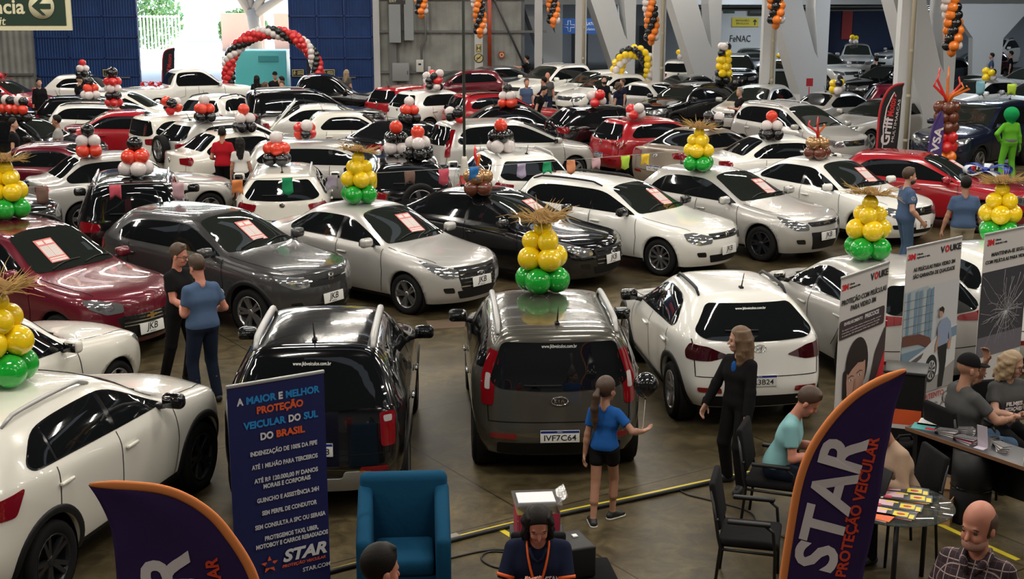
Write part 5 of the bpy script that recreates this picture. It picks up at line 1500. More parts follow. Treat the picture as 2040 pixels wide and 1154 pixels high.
    # ---- trousers, shorts
    if pants:
        s = SDF(.02 * k); g = .013 * k
        s.cap(hipL + V(0, -.01, .03), hipR + V(0, .01, .03), (.098 * build) * k + g, k=.05 * k); s.cap(tor(-.012, .05 * build, 1.0), tor(-.012, -.05 * build, 1.0), .099 * build * k + g, k=.06 * k)
        for hip, kn, an, fd in legs:
            if leg > .5:
                e = kn + (an - kn) * ((leg - .5) * 2 * 1.06)
                s.cap(hip, kn, .088 * k * build ** .5 + g, .060 * k + g, k=.03 * k); s.cap(kn, e, .060 * k + g, .048 * k + g, k=.02 * k)
            else:
                e = hip + (kn - hip) * leg * 2
                s.cap(hip, e, .088 * k * build ** .5 + g, lerp(.088, .060, leg * 2) * k + g, k=.03 * k)
        s.plane(tor(0, 0, 1.03), T @ Vector((0, 0, 1)))
        o = sdf_obj('trousers' if leg > .5 else 'shorts', s, vox * k, CL[pants], root)
    # ---- shirt
    if shirt:
        s = SDF(.02 * k); g = .014
        torso(s, g)
        s.plane(tor(0, 0, .93 + hem), T @ Vector((0, 0, -1)))
        sl = SDF(.01)
        for i, (sh, el, wr, fwd, pn) in enumerate(arms):
            if sleeve <= 1:
                e = sh + (el - sh) * sleeve; s.cap(sh, e, (.046 * build ** .4 + g) * k, (.046 + g) * k, k=.025 * k)
            else:
                e = el + (wr - el) * (sleeve - 1); s.cap(sh, el, (.046 * build ** .4 + g) * k, (.042 + g) * k, k=.025 * k); s.cap(el, e, (.046 + g) * k, (.034 + g * .9) * k, k=.02 * k)
            s.ops.append(('s', e + (e - (sh if sleeve <= 1 else el)).normalized() * .075 * k, (.07 * k,) * 3, None))
        s.sub(nb + T @ V(.050, 0, .035), (.075 * k, .062 * k, .066 * k), T)
        o = sdf_obj('shirt' if not long_sleeve else long_sleeve, s, vox * k, CL[shirt], root)
    # ---- shoes
    if shoes:
        for hip, kn, an, fd in legs:
            s = SDF(.015 * k)
            he = an + V(0, 0, -.045) - fd * .035 * k
            s.cap(he, an + V(0, 0, -.048) + fd * .15 * k, .046 * k, .036 * k, k=.02 * k); s.cap(an + V(0, 0, -.01), an + V(0, 0, -.03) + fd * .06 * k, .046 * k, .042 * k, k=.02 * k)
            s.plane(an + V(0, 0, -.083), (0, 0, -1))
            sh_ = sdf_obj('shoe', s, max(vox, .008) * k, shoes, root)
            if soles:
                b = SDF(.01 * k); b.cap(he + V(0, 0, -.02), an + V(0, 0, -.066) + fd * .155 * k, .050 * k, .040 * k); b.plane(an + V(0, 0, -.062), (0, 0, 1)); b.plane(an + V(0, 0, -.088), (0, 0, -1))
                sdf_obj('sole', b, max(vox, .008) * k, soles, sh_)
    # ---- hair
    hv = min(vox, .012) * k
    def cut(s, x, z, nx, nz): s.plane(hp(x, 0, z), HM @ Vector((nx, 0, nz)))
    if hairstyle and hat is None or hairstyle in ('long', 'pony', 'bob'):
        s = SDF(.012 * k)
        if hairstyle == 'balding':
            s.ell(hp(-.020, 0, .112), (.103 * hk, .0865 * hk, .095 * hk), HM); cut(s, .018, .10, .92, .20); cut(s, -.03, .178, .55, 1); cut(s, 0, .03, 0, -1)
        elif hairstyle == 'short':
            s.ell(hp(-.014, 0, .146), (.107 * hk, .085 * hk, .107 * hk), HM); s.cap(hp(.035, .035, .215), hp(.04, -.03, .222), .026 * hk, .022 * hk); cut(s, .036, .14, .82, -.58); cut(s, -.02, .035, -.1, -1)
        else:
            s.ell(hp(-.016, 0, .138), (.108 * hk, .088 * hk, .108 * hk), HM)
            cut(s, .040, .135, .82, -.55)
            if hairstyle in ('long', 'bob'):
                zb = {'long': -.24, 'bob': -.07}[hairstyle]
                s2 = SDF(.012 * k); rn = random.Random(int(abs(loc[0]) * 100))
                for q in range(17):
                    an = R(lerp(62, 298, q / 16)); ca, sa = math.cos(an), math.sin(an)
                    fl_ = 1.0 if hairstyle == 'bob' else .86
                    pts = [hp(-.014 + .080 * ca, .070 * sa, .185)]
                    for m in range(1, 6):
                        t_ = m / 5; wv = .010 * math.sin(m * 2.1 + q * 1.3)
                        rr = lerp(1, fl_ + (.10 if hairstyle == 'bob' else .05), t_)
                        pts.append(hp(-.018 + (.103 * rr + wv) * ca - .01 * t_, (.088 * rr + wv) * sa, lerp(.185, zb + rn.uniform(-.02, .025) + (.05 if ca > .1 else 0), t_)))
                    for m in range(5): s2.cap(pts[m], pts[m + 1], lerp(.022, .018, m / 5) * hk, lerp(.022, .016, (m + 1) / 5) * hk)
                sdf_obj('hair', s2, hv, hair, root)
            if hairstyle == 'pony':
                cut(s, -.02, .03, 0, -1)
                s2 = SDF(.02 * k); pts = [hp(-.115, 0, .12), hp(-.15, .0, .06), hp(-.15, .01, -.06), hp(-.13, .015, -.18), hp(-.125, .01, -.28)]
                for i, (r0, r1) in enumerate(((.022, .034), (.034, .040), (.040, .034), (.034, .012))): s2.cap(pts[i], pts[i + 1], r0 * hk, r1 * hk)
                sdf_obj('ponytail', s2, hv, hair, root)
        sdf_obj('hair', s, hv, hair, root)
    if hat == 'cap':
        s = SDF(.01); s.ell(hp(-.012, 0, .150), (.108 * hk, .088 * hk, .098 * hk), HM); cut(s, 0, .135, -.12, -1)
        s.ell(hp(.110, 0, .140), (.085 * hk, .072 * hk, .012 * hk), HM)
        sdf_obj('cap', s, hv, CL['black'], root)
    if beard:
        s = SDF(.01); s.ell(hp(.036, 0, .028), (.068 * hk, .066 * hk, .056 * hk), HM); cut(s, 0, .045, -.35, 1); s.sub(hp(.02, 0, .10), (.1 * hk, .1 * hk, .07 * hk), HM) if False else None
        sdf_obj('beard', s, hv, beard, root)
    if face:
        for sg in (1, -1):
            MB().ball(hp(.076, sg * .032, .096), (.012 * hk, .014 * hk, .0075 * hk) if not smile else (.011 * hk, .014 * hk, .004 * hk), 10, 8).build('eye', EYEW, root)
            MB().tube([hp(.085, sg * .014, .118), hp(.087, sg * .032, .124), hp(.076, sg * .052, .116)], [.004 * hk, .005 * hk, .003 * hk], 6).build('eyebrow', hair if hair not in (HAIRG,) else HAIRG, root)
        MB().tube([hp(.080, .026, .040 if smile else .034), hp(.093, .012, .033), hp(.096, 0, .031), hp(.093, -.012, .033), hp(.080, -.026, .040 if smile else .034)], [.002 * hk, .006 * hk, .007 * hk, .006 * hk, .002 * hk], 6).build('lips', LIP, root)
        if smile: MB().tube([hp(.088, .016, .036), hp(.098, 0, .034), hp(.088, -.016, .036)], [.002, .004, .002], 6).build('teeth', TEETH, root)
    if glasses:
        b = MB()
        for sg in (1, -1):
            pts = [hp(.098 - .010 * abs(math.cos(a * PI / 8)) * (1 if sg * math.cos(a * PI / 8) > 0 else 0), sg * .033 + .024 * math.cos(a * PI / 8), .094 + .017 * math.sin(a * PI / 8)) for a in range(17)]
            b.tube(pts, .0028 * hk, 5); b.tube([hp(.09, sg * .056, .098), hp(.0, sg * .084, .100)], .0028 * hk, 5)
        b.tube([hp(.104, .010, .098), hp(.104, -.010, .098)], .0028 * hk, 5)
        b.build('glasses', mat('glasses_frame', (.01, .01, .012), .25), root)
    root['_'] = 0; del root['_']
    return root, dict(hp=hp, tor=tor, T=T, HM=HM, arms=arms, legs=legs, k=k, hk=hk)
# ================================================================ balloons
BMAT = {}
for n_, c_ in dict(g=(.006, .36, .028), y=(.86, .60, .006), r=(.60, .020, .022), o=(.70, .045, .018), w=(.66, .60, .59), b=(.006, .006, .007), br=(.13, .035, .018), O=(.75, .19, .02), gd=(.46, .26, .12)).items():
    BMAT[n_] = mat('balloon_' + n_, c_, .16 if n_ != 'gd' else .22, .0 if n_ != 'gd' else .6, coat=.6)
BWORD = dict(g='green', y='yellow', r='red', o='red', w='white', b='black', br='brown', O='orange', gd='gold')
_b = MB()
def balloon_profile(k=1.0):
    pr = [(0.001, 1.0)]
    for i in range(1, 13):
        t = PI * i / 13
        r = math.sin(t); z = math.cos(t)
        if z < 0: r *= (1 - .18 * (-z) ** 1.5); z *= 1.10
        pr.append((r, z))
    pr += [(.07, -1.12), (.05, -1.15), (.09, -1.20), (.001, -1.20)]
    return pr
_b.lathe(balloon_profile(), n=20)
BALLOON = _b.mesh('balloon'); BALLOON.materials.append(None)
def balloon(parent, m, p, r, d=(0, 0, 1)):
    o = use_mesh('balloon', BALLOON, BMAT[m], parent, p)
    o.rotation_mode = 'QUATERNION'
    o.rotation_quaternion = Vector((0, 0, 1)).rotation_difference(Vector(d).normalized())
    o.scale = (r, r, r)
    return o
def ring(parent, m, n, R_, z, r, a0=0.0, tilt=.25):
    for i in range(n):
        a = a0 + 2 * PI * i / n
        mm = m[i % len(m)] if isinstance(m, (list, tuple)) else m
        balloon(parent, mm, (R_ * math.cos(a), R_ * math.sin(a), z), r, (math.cos(a), math.sin(a), tilt))
STRAW = mat('straw', (.40, .25, .085), .85); STRAWD = mat('straw_dark', (.27, .15, .05), .9)
def straw_hat(parent, z, seed, tilt=(.1, -.15)):
    h = MB().lathe([(.001, .085), (.06, .08), (.085, .06), (.10, .0), (.17, -.015), (.21, -.01), (.21, -.018), (.10, -.02)], n=22).build('straw_hat', STRAWD, parent, (0, 0, z), (tilt[0], tilt[1], 0))
    rn = random.Random(seed); f = MB()
    for i in range(150):
        a = rn.uniform(0, 2 * PI); r0 = rn.uniform(.09, .19); L = rn.uniform(.08, .24) * (1.5 if rn.random() < .2 else 1)
        c, s_ = math.cos(a), math.sin(a); up = rn.uniform(-.15, .8); sw = rn.uniform(-.5, .5)
        p0 = Vector((c * r0, s_ * r0, -.005)); d = Vector((c - s_ * sw, s_ + c * sw, up)).normalized()
        p1 = p0 + d * L * .6; p2 = p1 + (d + Vector((0, 0, rn.uniform(-.5, .3)))).normalized() * L * .4
        f.tube([p0, p1, p2], [.0045, .0035, .0015], 4, cap=False)
    for i in range(40):
        a = rn.uniform(0, 2 * PI); r0 = rn.uniform(.0, .09)
        f.tube([(math.cos(a) * r0, math.sin(a) * r0, .088), (math.cos(a + .5) * .10, math.sin(a + .5) * .10, .03), (math.cos(a + .9) * .19, math.sin(a + .9) * .19, -.004)], .003, 4, cap=False)
    f.build('straw_fringe', STRAW, h)
def hat_cluster(t, seed):
    a = seed * .7
    ring(t, 'g', 4, .165, .155, .150, a, .1)
    ring(t, 'y', 4, .160, .40, .138, a + .78, .15); ring(t, 'y', 3, .115, .585, .118, a + .3, .4)
    balloon(t, 'y', (0, 0, .74), .105, (0, 0, -1))
    straw_hat(t, .86, seed, (.12 * math.sin(seed * 2.1), .16 * math.cos(seed * 1.7)))
TIER = dict(rwb=('b', 'w', 'o'), wrb=('b', 'o', 'w'), bwr=('o', 'w', 'b'), brw=('w', 'o', 'b'), wbr=('o', 'b', 'w'), bwr2=('o', 'w', 'b'), bwr3=('o', 'w', 'b'), bwr4=('r', 'w', 'b'), wrb2=('b', 'o', 'w'), brw2=('w', 'o', 'b'), brwlow=('w', 'o', 'b'), rwmixs=('b', 'w', 'o'))
MIX = dict(mixlow='obrwor', bwlow='brrbwb', rwmix='wrwwr', mixb='bbrwb', rwmix2='brwrwr', arch3='wrbwbrwbrrwbwr', mixb2='robobw', ywb='yywwby', ywb2='yybw', ywb3='wywyby', ywb4='wywyyb', ywb5='wyyw', ywb6='ywwyy', edge='wbwb', archside='rrwbrb')
def mix_cluster(t, s, seed, r=.135):
    rn = random.Random(seed * 13 + 5); n = len(s); k = 0; z = r; lay = 0
    per = 3 if n < 10 else 5
    while k < n:
        c = s[k:k + per]
        a0 = rn.uniform(0, 6)
        Rr = r * (1.05 if len(c) > 1 else 0) * (1 if per == 3 else 1.5)
        for i, ch in enumerate(c):
            a = a0 + 2 * PI * i / len(c)
            balloon(t, ch, (Rr * math.cos(a), Rr * math.sin(a), z + rn.uniform(-.03, .05) + (.03 if lay == 0 else 0)), r * rn.uniform(.88, 1.08), (math.cos(a), math.sin(a), .3))
        k += per; z += r * 1.45; lay += 1
def twist(t, pts, r, m): 
    MB().tube(pts, r, 8).build('long_balloon', m, t)
LONGO = mat('balloon_long_orange', (.70, .16, .02), .2, coat=.5); LONGR = mat('balloon_long_red', (.55, .02, .02), .2, coat=.5)
def car_local(n, lx, ly):
    key, root = CARPOS[n]
    co, nn = CARS[key]['P'].ray('T', lx, ly)
    a = root.rotation_euler.z
    return Vector((root.location.x + co.x * math.cos(a) - co.y * math.sin(a), root.location.y + co.x * math.sin(a) + co.y * math.cos(a), co.z))
def short(n): return CARPOS[n][1]['label']
used = {}
for i, (ty, n, lx, ly) in enumerate(BALLOONS):
    p = car_local(n, lx, ly)
    lab = short(n).split(' ')
    cn = ' '.join(lab[:min(len(lab), 8)])
    while cn.split(' ')[-1] in ('the', 'of', 'a', 'an', 'with', 'and', 'in', 'its', 'to', 'behind', 'between', 'on', 'at', 'by', 'beside', 'right', 'left', 'facing', 'before', 'under', 'above', 'just', 'deep', 'two', 'big', 'first'): cn = ' '.join(cn.split(' ')[:-1])
    t = empty('balloon_cluster', p, .5 * i, None, 'balloons')
    if ty.startswith('hat'):
        hat_cluster(t, i + 1); d = 'green and yellow balloon stack with straw hat on the ' + cn; g = 'straw hat balloon stacks'
    elif ty in ('gold', 'goldcone'):
        ring(t, 'br', 4, .15, .135, .135, .3, .1); ring(t, 'gd', 4, .135, .33, .125, 1.0, .3)
        for e, m_ in (((-.10, .02, .72), LONGO), ((.02, .05, .86), LONGR), ((.17, -.04, .78), LONGR)):
            twist(t, [(0, 0, .40), (e[0] * .2, e[1] * .2, .55), (e[0] * 1.2, e[1], .68), e], [.022, .024, .022, .014], m_)
        d = 'gold and brown balloon cluster with orange twists on the ' + cn; g = 'gold balloon clusters'
    elif ty == 'tower':
        for k, m_ in enumerate('rbwr'): ring(t, m_, 4, .14, .12 + .20 * k, .125, k * .5, .1)
        balloon(t, 'b', (0, 0, .97), .17); d = 'tall red black and white balloon tower on the ' + cn; g = 'red black and white balloon clusters'
    elif ty == 'ywbcol':
        for k, m_ in enumerate((('b', 'y', 'y', 'b'), ('y', 'y', 'b', 'y'), ('y', 'b', 'y', 'y'), ('w', 'y', 'y', 'y'), ('w', 'b', 'y'), ('w', 'w', 'b'))): ring(t, m_, len(m_), .18 - .014 * k, .14 + .22 * k, .14, k * .7, .1)
        d = 'tall yellow and black balloon column on the ' + cn; g = 'yellow balloon clusters'
    elif ty == 'longmix':
        for k, x in enumerate((-.5, -.25, 0, .25, .5)):
            balloon(t, 'b', (x, 0, .13), .135); balloon(t, 'o', (x + .08, .05, .33), .13)
            if k in (1, 3): balloon(t, 'w', (x, 0, .55), .14)
            if k in (0, 2): balloon(t, 'b', (x + .1, 0, .53), .13)
        t.rotation_euler.z = 2.6
        d = 'long row of red black and white balloons on the ' + cn; g = 'red black and white balloon clusters'
    elif ty in TIER:
        a_, b_, c_ = TIER[ty]
        ring(t, c_, 4, .165, .140, .138, .4 * i, .1); ring(t, b_, 4 if i % 2 else 3, .135, .34, .132, .3 + .7 * i, .2); balloon(t, a_, (0, 0, .55), .135)
        d = '%s, %s and %s tiered balloon cluster on the %s' % (BWORD[a_], BWORD[b_], BWORD[c_], cn); g = 'red black and white balloon clusters'
    else:
        mix_cluster(t, MIX[ty], i); yl = 'y' in MIX[ty]
        d = ('mixed yellow and white balloon cluster on the ' if yl else 'mixed red black and white balloon cluster on the ') + cn; g = 'yellow balloon clusters' if yl else 'red black and white balloon clusters'
    w_ = d.split(' ')
    tag(t, ' '.join(w_[:16]), None, g)
def garland(name, pts_fn, n, cols, r, Rr, label, group=None, cat='balloon arch', per=4, limit=100):
    t = empty(name, pts_fn(0)[0], 0, label, cat, group)
    base = Vector(t.location); rest = MB(); k = 0; restm = []; nf = 0
    for i in range(n):
        p, d = pts_fn(i / (n - 1)); p = Vector(p) - base; d = Vector(d).normalized()
        a = d.orthogonal().normalized()
        a = Vector((0, 1, 0)) - d * d.y; a.normalize(); b = d.cross(a)
        for j in range(per):
            an = 2 * PI * j / per + i * .62
            o = a * math.cos(an) + b * math.sin(an)
            if k >= limit:
                rest.ball(p + o * Rr, r, 12, 8); restm += [j % len(cols)] * (len(rest.f) - nf); nf = len(rest.f)
            else: balloon(t, cols[j % len(cols)], p + o * Rr, r, o)
            k += 1
    if rest.v:
        o = rest.build('far_side_balloons', None, t); o['kind'] = 'stuff'
        for c in cols: o.data.materials.append(BMAT[c])
        o.data.polygons.foreach_set('material_index', restm)
    return t
def arch_fn(x0, x1, y, h0, zt, dy=0):
    cx, hw_ = (x0 + x1) / 2, (x1 - x0) / 2
    L0 = h0; Lc = PI * (hw_ + (zt - h0)) / 2
    tot = 2 * L0 + Lc
    def f(t):
        s = t * tot
        if s < L0: return (x0, y, s + .12), (0, 0, 1)
        if s > L0 + Lc: return (x1, y + dy, tot - s + .12), (0, 0, -1)
        a = PI * (1 - (s - L0) / Lc)
        return (cx + hw_ * math.cos(a), y + dy * (s - L0) / Lc, h0 + (zt - h0) * math.sin(a) + .12), (hw_ * math.sin(a), 0, -(zt - h0) * math.cos(a))
    return f
garland('balloon_arch', arch_fn(-11.6, -7.95, 56.0, 1.15, 2.75), 42, ['r', 'b', 'w', 'r'], .15, .15, 'big red black and white balloon arch at the gate opening', 'balloon arches')
garland('balloon_arch', arch_fn(4.05, 5.35, 52.8, 1.3, 2.15), 25, ['y', 'b', 'y', 'w'], .145, .15, 'yellow black and white balloon arch between the white posts', 'balloon arches')
for i, (px, d, zb) in enumerate(((838, 56, 4.15), (953, 55, 3.35), (1097, 56, 3.85), (1289, 50, 3.20), (1530, 43.5, 3.85), (1873, 38, 3.25))):
    x = (px - 1020) / 2700 * d; y = d / .9745 - 1.2
    zb = 5.05 - (([27, 66, 45, 79, 45, 97][i]) + 45) * d * .9745 / 2700 + .12
    nn = int((5.6 - zb) / .19)
    t = garland('balloon_garland', (lambda tt, x=x, y=y, zb=zb, nn=nn: ((x + .10 * math.sin(tt * 5 + 1), y, zb + tt * nn * .19), (0, 0, 1))), nn, ['O', 'b', 'O', 'w'], .145, .145,
            'orange black and white balloon garland hanging %s' % ['highest and farthest left', 'second from the left, before the grey wall', 'before the ambulatory sign column', 'at the third white post', 'at the fourth white post', 'lowest and farthest right'][i], 'hanging balloon garlands', 'balloon garland')
    balloon(t, 'O', (0, 0, -.17), .13)
    MB().tube([(0, 0, nn * .19), (0, 0, 8.9 - zb)], .008, 5).build('cord', M_DARK, t)
def stack_on(loc, s, label, seed):
    t = empty('balloon_cluster', loc, 0, label, 'balloons', 'red black and white balloon clusters'); mix_cluster(t, s, seed); return t
stack_on((-7.55, 54.6, .0), 'rrwbrbrwbrrb', 'red black and white balloon column standing at the right foot of the big arch', 3)
# brown, red and orange balloon column with twists
t = empty('balloon_stack', (10.35, 32.4, 0), 0, 'tall brown red and orange balloon column with orange twists behind the red hatchback', 'balloons')
for k, m_ in enumerate(('O', 'O', 'O', 'O', 'r', 'r', 'br', 'br', 'br')): ring(t, m_, 4, .165, .16 + .235 * k, .155, k * .78, .05)
for e, m_ in (((-.22, .02, 2.95), LONGR), ((-.02, 0, 3.0), LONGO), ((-.30, -.05, 2.7), LONGR), ((.30, 0, 2.62), LONGO), ((.42, 0, 2.55), LONGO), ((.25, .05, 2.75), LONGR), ((.12, -.1, 2.4), LONGO)):
    twist(t, [(0, 0, 2.1), (e[0] * .3, e[1], 2.3), (e[0] * 1.2, e[1], (2.3 + e[2]) / 2 + .05), e], [.03, .033, .03, .016], m_)
# ================================================================ ribbon bows
def bow(loc, rz, mats, label, s=1.0):
    t = empty('ribbon_bow', loc, rz, label, 'ribbon bow')
    for k, (a, ln, mi) in enumerate(((.5, .55, 0), (2.4, .5, 0), (3.6, .45, 1), (5.6, .55, 0), (1.4, .35, 1))):
        m_ = MB(); c, s_ = math.cos(a), math.sin(a)
        v = []; N = 12
        for i in range(N + 1):
            tt = i / N; L = ln * s * math.sin(PI * tt) ; z = .05 + .20 * s * math.sin(2 * PI * tt) * .5 + .10 * s
            wv = .10 * s
            for q in (-1, 1): v.append((c * L - s_ * q * wv * (.4 + .6 * math.sin(PI * tt)), s_ * L + c * q * wv * (.4 + .6 * math.sin(PI * tt)), z))
        m_.add(v, [(2 * i, 2 * i + 1, 2 * i + 3, 2 * i + 2) for i in range(N)], True)
        o = m_.build('loop', mats[mi], t); md = o.modifiers.new('s', 'SOLIDIFY'); md.thickness = .006
    MB().ball((0, 0, .14 * s), (.09 * s, .09 * s, .07 * s)).build('knot', mats[0], t)
    for k, a in enumerate((-.4, -.9)):
        m_ = MB(); c, s_ = math.cos(a), math.sin(a); v = []
        for i in range(9):
            L = .9 * s * i / 8; z = .10 * s * (1 - i / 8) + .02 + .03 * math.sin(i)
            for q in (-1, 1): v.append((c * L - s_ * q * .07 * s, s_ * L + c * q * .07 * s, z))
        m_.add(v, [(2 * i, 2 * i + 1, 2 * i + 3, 2 * i + 2) for i in range(8)], True)
        o = m_.build('tail', mats[k % len(mats)], t); md = o.modifiers.new('s', 'SOLIDIFY'); md.thickness = .006
    return t
RIBB = mat('ribbon_blue', (.01, .04, .30), .35); RIBW = mat('ribbon_white', (.6, .65, .7), .4); RIBR = mat('ribbon_red', (.50, .02, .03), .35)
p = car_local('bmw', 1.05, .15) + Vector((0, 0, .04)); bow(p, R(-20), [RIBB, RIBW], 'blue and white ribbon bow lying on the red bonnet')
p = car_local('red53', -.5, 0); bow(p, R(10), [RIBR, RIBR], 'red ribbon bow on the far left red hatchback roof', .9)
p = car_local('l200', -1.6, -.2); bow(p, R(10), [RIBR, RIBR], 'red ribbon bow lying over the white pickup truck bed', .8)
# ================================================================ price sheets inside the windscreens
PINK = mat('sheet_pink', (.62, .16, .15), .6); PAPER = mat('sheet_paper', (.68, .62, .60), .6)
for n, dx, ly in (('tracker', .30, -.20), ('hrv', .28, .05), ('hbsedan', .30, .12), ('elantra', .30, .15), ('golfv', .28, .25), ('focus', .28, .28), ('virtus', .28, .28), ('bmw', .30, .35)):
    key, root = CARPOS[n]; K = CARS[key]; S = K['S']
    lx = S['cowl'] - dx
    co, nn = K['P'].ray('T', lx, ly)
    c0, _ = K['P'].ray('T', lx + .15, ly)
    xa = (c0 - co).normalized(); za = nn; ya = za.cross(xa).normalized(); xa = ya.cross(za)
    M = Matrix((xa, ya, za)).transposed().to_4x4()
    M.translation = co + nn * .013
    lab = short(n)
    cn = ' '.join(lab.split(' ')[:5])
    while cn.split(' ')[-1] in ('with', 'a', 'and', 'behind', 'the', 'in'): cn = ' '.join(cn.split(' ')[:-1])
    o = MB().box((0, 0, 0), (.46, .30, .004)).build('price_sheet', PINK)
    o.matrix_world = root.matrix_basis @ M
    tag(o, 'pink and white price sheet on the windscreen of the ' + cn, 'price sheet', 'price sheets on windscreens')
    b = MB()
    for x0, x1, y0, y1 in ((-.20, -.13, -.12, -.02), (-.20, -.13, .01, .13), (-.10, .12, -.13, -.005), (-.10, .12, .005, .13), (.145, .17, -.13, .13), (.185, .215, -.13, .13)): b.box(((x0 + x1) / 2, (y0 + y1) / 2, .003), (x1 - x0, y1 - y0, .002))
    o2 = b.build('printed_fields', PAPER, o)
    b = MB()
    for i in range(10):
        for y in (-.068, .068): b.box((-.09 + i * .022, y, .0045), (.003, .11, .001))
    b.build('printed_lines', mat('ink_grey', (.25, .2, .2), .6), o)
# spare wheels, raised tailgate, roof extras
for n in ('ecosport', 'cross50'):
    key, root = CARPOS[n]; K = CARS[key]; tm, rm, bk = K['wheel']
    co, nn = K['P'].ray('B', -.12 if n == 'ecosport' else 0, .92)
    w_ = use_mesh('spare_wheel', tm, TYRE, root, co + Vector((-.10, 0, 0)), (0, 0, R(90))); use_mesh('rim', rm, ALLOY, w_); use_mesh('wheel_cover', bk, ALLOYD, w_)
key, root = CARPOS['palio4']
K = CARS[key]; S = K['S']
g = MB().rbox((0, 0, 0), (1.15, 1.2, .05), .02).build('raised_tailgate', PNT['pearl'], root, (S['xr'] - .35, .0, 1.30), (0, R(-48), 0))
MB().rbox((0, 0, .03), (.6, 1.0, .02), .008).build('tailgate_window', GLASS, g, (.1, 0, 0))
# ================================================================ bunting
pl = []
A = Vector((-8.2, 20.0, 1.98)); Bp = Vector((2.95, 24.2, 2.02))
t = empty('bunting_string', A, 0, 'string of paper flags crossing above the first row of cars', 'bunting', 'bunting strings')
def sag(u): return A.lerp(Bp, u) + Vector((0, 0, -.10 * 4 * u * (1 - u)))
MB().tube([sag(i / 40) - A for i in range(41)], .004, 4).build('cord', mat('cord', (.3, .3, .3), .6), t)
FC = dict(brown=(.16, .09, .07), pink=(.55, .08, .12), rose=(.55, .34, .38), orange=(.70, .22, .06), green=(.01, .30, .12), lilac=(.42, .36, .52), yellow=(.75, .50, .03), blue=(.02, .16, .45), lime=(.40, .60, .05), peach=(.65, .25, .12), sky=(.20, .42, .52))
def flag_piece(parent, p, d, c, s=.20, seed=0):
    rn = random.Random(seed); m_ = MB(); w2 = s * .42
    d = Vector(d).normalized(); q = Vector((-d.y, d.x, 0)); v = []
    for i in range(5):
        for j in range(5):
            x = (i / 4 - .5) * 2 * w2; z = -s * 1.15 * j / 4 * (1 - (.26 if seed % 2 else -.20) * (1 - abs(x) / w2) * (j / 4))
            v.append(Vector(p) + d * x + Vector((0, 0, z)) + q * (.02 * math.sin(j * 1.3 + seed + i * .6)))
    m_.add(v, [(i * 5 + j, i * 5 + j + 1, i * 5 + j + 6, i * 5 + j + 5) for i in range(4) for j in range(4)], True)
    o = m_.build('flag', mat('flag_' + c, FC[c], .8), parent); md = o.modifiers.new('s', 'SOLIDIFY'); md.thickness = .0015
for i, (px, c) in enumerate(((83, 'brown'), (228, 'pink'), (352, 'rose'), (470, 'orange'), (571, 'green'), (663, 'lilac'), (740, 'yellow'), (817, 'brown'), (883, 'pink'), (943, 'blue'), (1040, 'lilac'), (1089, 'green'), (1139, 'peach'), (1189, 'rose'), (1246, 'lime'), (1285, 'yellow'))):
    best = min(range(401), key=lambda k: abs(1020 + 2700 * sag(k / 400).x / (sag(k / 400).y * .9745 + 3.05 * .2245) - px))
    flag_piece(t, sag(best / 400) - A, Bp - A, c, .21 - .02 * (i > 9), i)
A2 = Vector((10.9, 33.0, 2.65)); B2 = Vector((14.5, 33.4, 2.50))
t = empty('bunting_string', A2, 0, 'short string of flags behind the person in green costume', 'bunting', 'bunting strings')
MB().tube([(0, 0, 0), (1.8, .2, -.12), tuple(B2 - A2)], .004, 4).build('cord', mat('cord', (.3, .3, .3), .6), t)
for i, (u, c) in enumerate(((.12, 'sky'), (.34, 'lime'), (.62, 'blue'), (.85, 'orange'))): flag_piece(t, (B2 - A2) * u + Vector((0, 0, -.1 * (1 - abs(2 * u - 1)))), (1, .1, 0), c, .26, i)
# mast with a cone between the rows
t = empty('mast', (-.92, 26.1, 0), 0, 'thin dark mast rising through a red and white cone between the rows', 'pole')
MB().tube([(0, 0, 0), (0, 0, 8.8)], .028, 8).build('pole', mat('mast_green', (.03, .04, .03), .5), t)
MB().lathe([(.16, 1.10), (.16, 1.13), (.11, 1.14), (.09, 1.32)], n=20).build('cone_base', mat('cone_red', (.40, .03, .02), .5), t)
MB().lathe([(.092, 1.32), (.06, 1.60), (.045, 1.68), (.03, 1.68)], n=20).build('cone_top', mat('cone_white', (.6, .57, .5), .5), t)
MB().lathe([(.28, 0), (.28, .03), (.05, .05)], n=20).build('foot', M_DARK, t)
# red stop board on a pole by the fourth column
t = empty('stop_board', (9.9, 45.5, 0), 0, 'small red square board on a pole at the base of the fourth column', 'sign')
MB().tube([(0, 0, 0), (0, 0, 1.5)], .02, 6).build('pole', mat('fire_red2', (.35, .01, .02), .4), t); MB().box((0, -.02, 1.65), (.22, .02, .26)).build('board', mat('fire_red2', (.35, .01, .02), .4), t)
b = MB().rbox((15.8, 50, .6), (.5, .4, 1.2), .05); b.build('blue_bin', mat('bin_blue', (.02, .12, .45), .4)); tag(bpy.data.objects['blue_bin'], 'blue plastic bin deep at the right by the flared pillar', 'bin')
# teal stall container outside
t = empty('stall_container', (-11.35, 62.2, 0), 0, 'bright teal container stall standing just outside the gate under the arch', 'container')
MB().rbox((0, 0, .93), (2.5, 1.6, 1.85), .04).build('body', mat('teal_paint', (.10, .52, .55), .4), t); MB().box((.45, -.82, 1.50), (.9, .04, .26)).build('vent_grille', mat('teal_dark', (.04, .30, .32), .5), t)
MB().rbox((-1.50, .2, .80), (.46, 1.0, 1.55), .02).build('side_shutter', mat('shutter_white', (.7, .7, .68), .5), t)
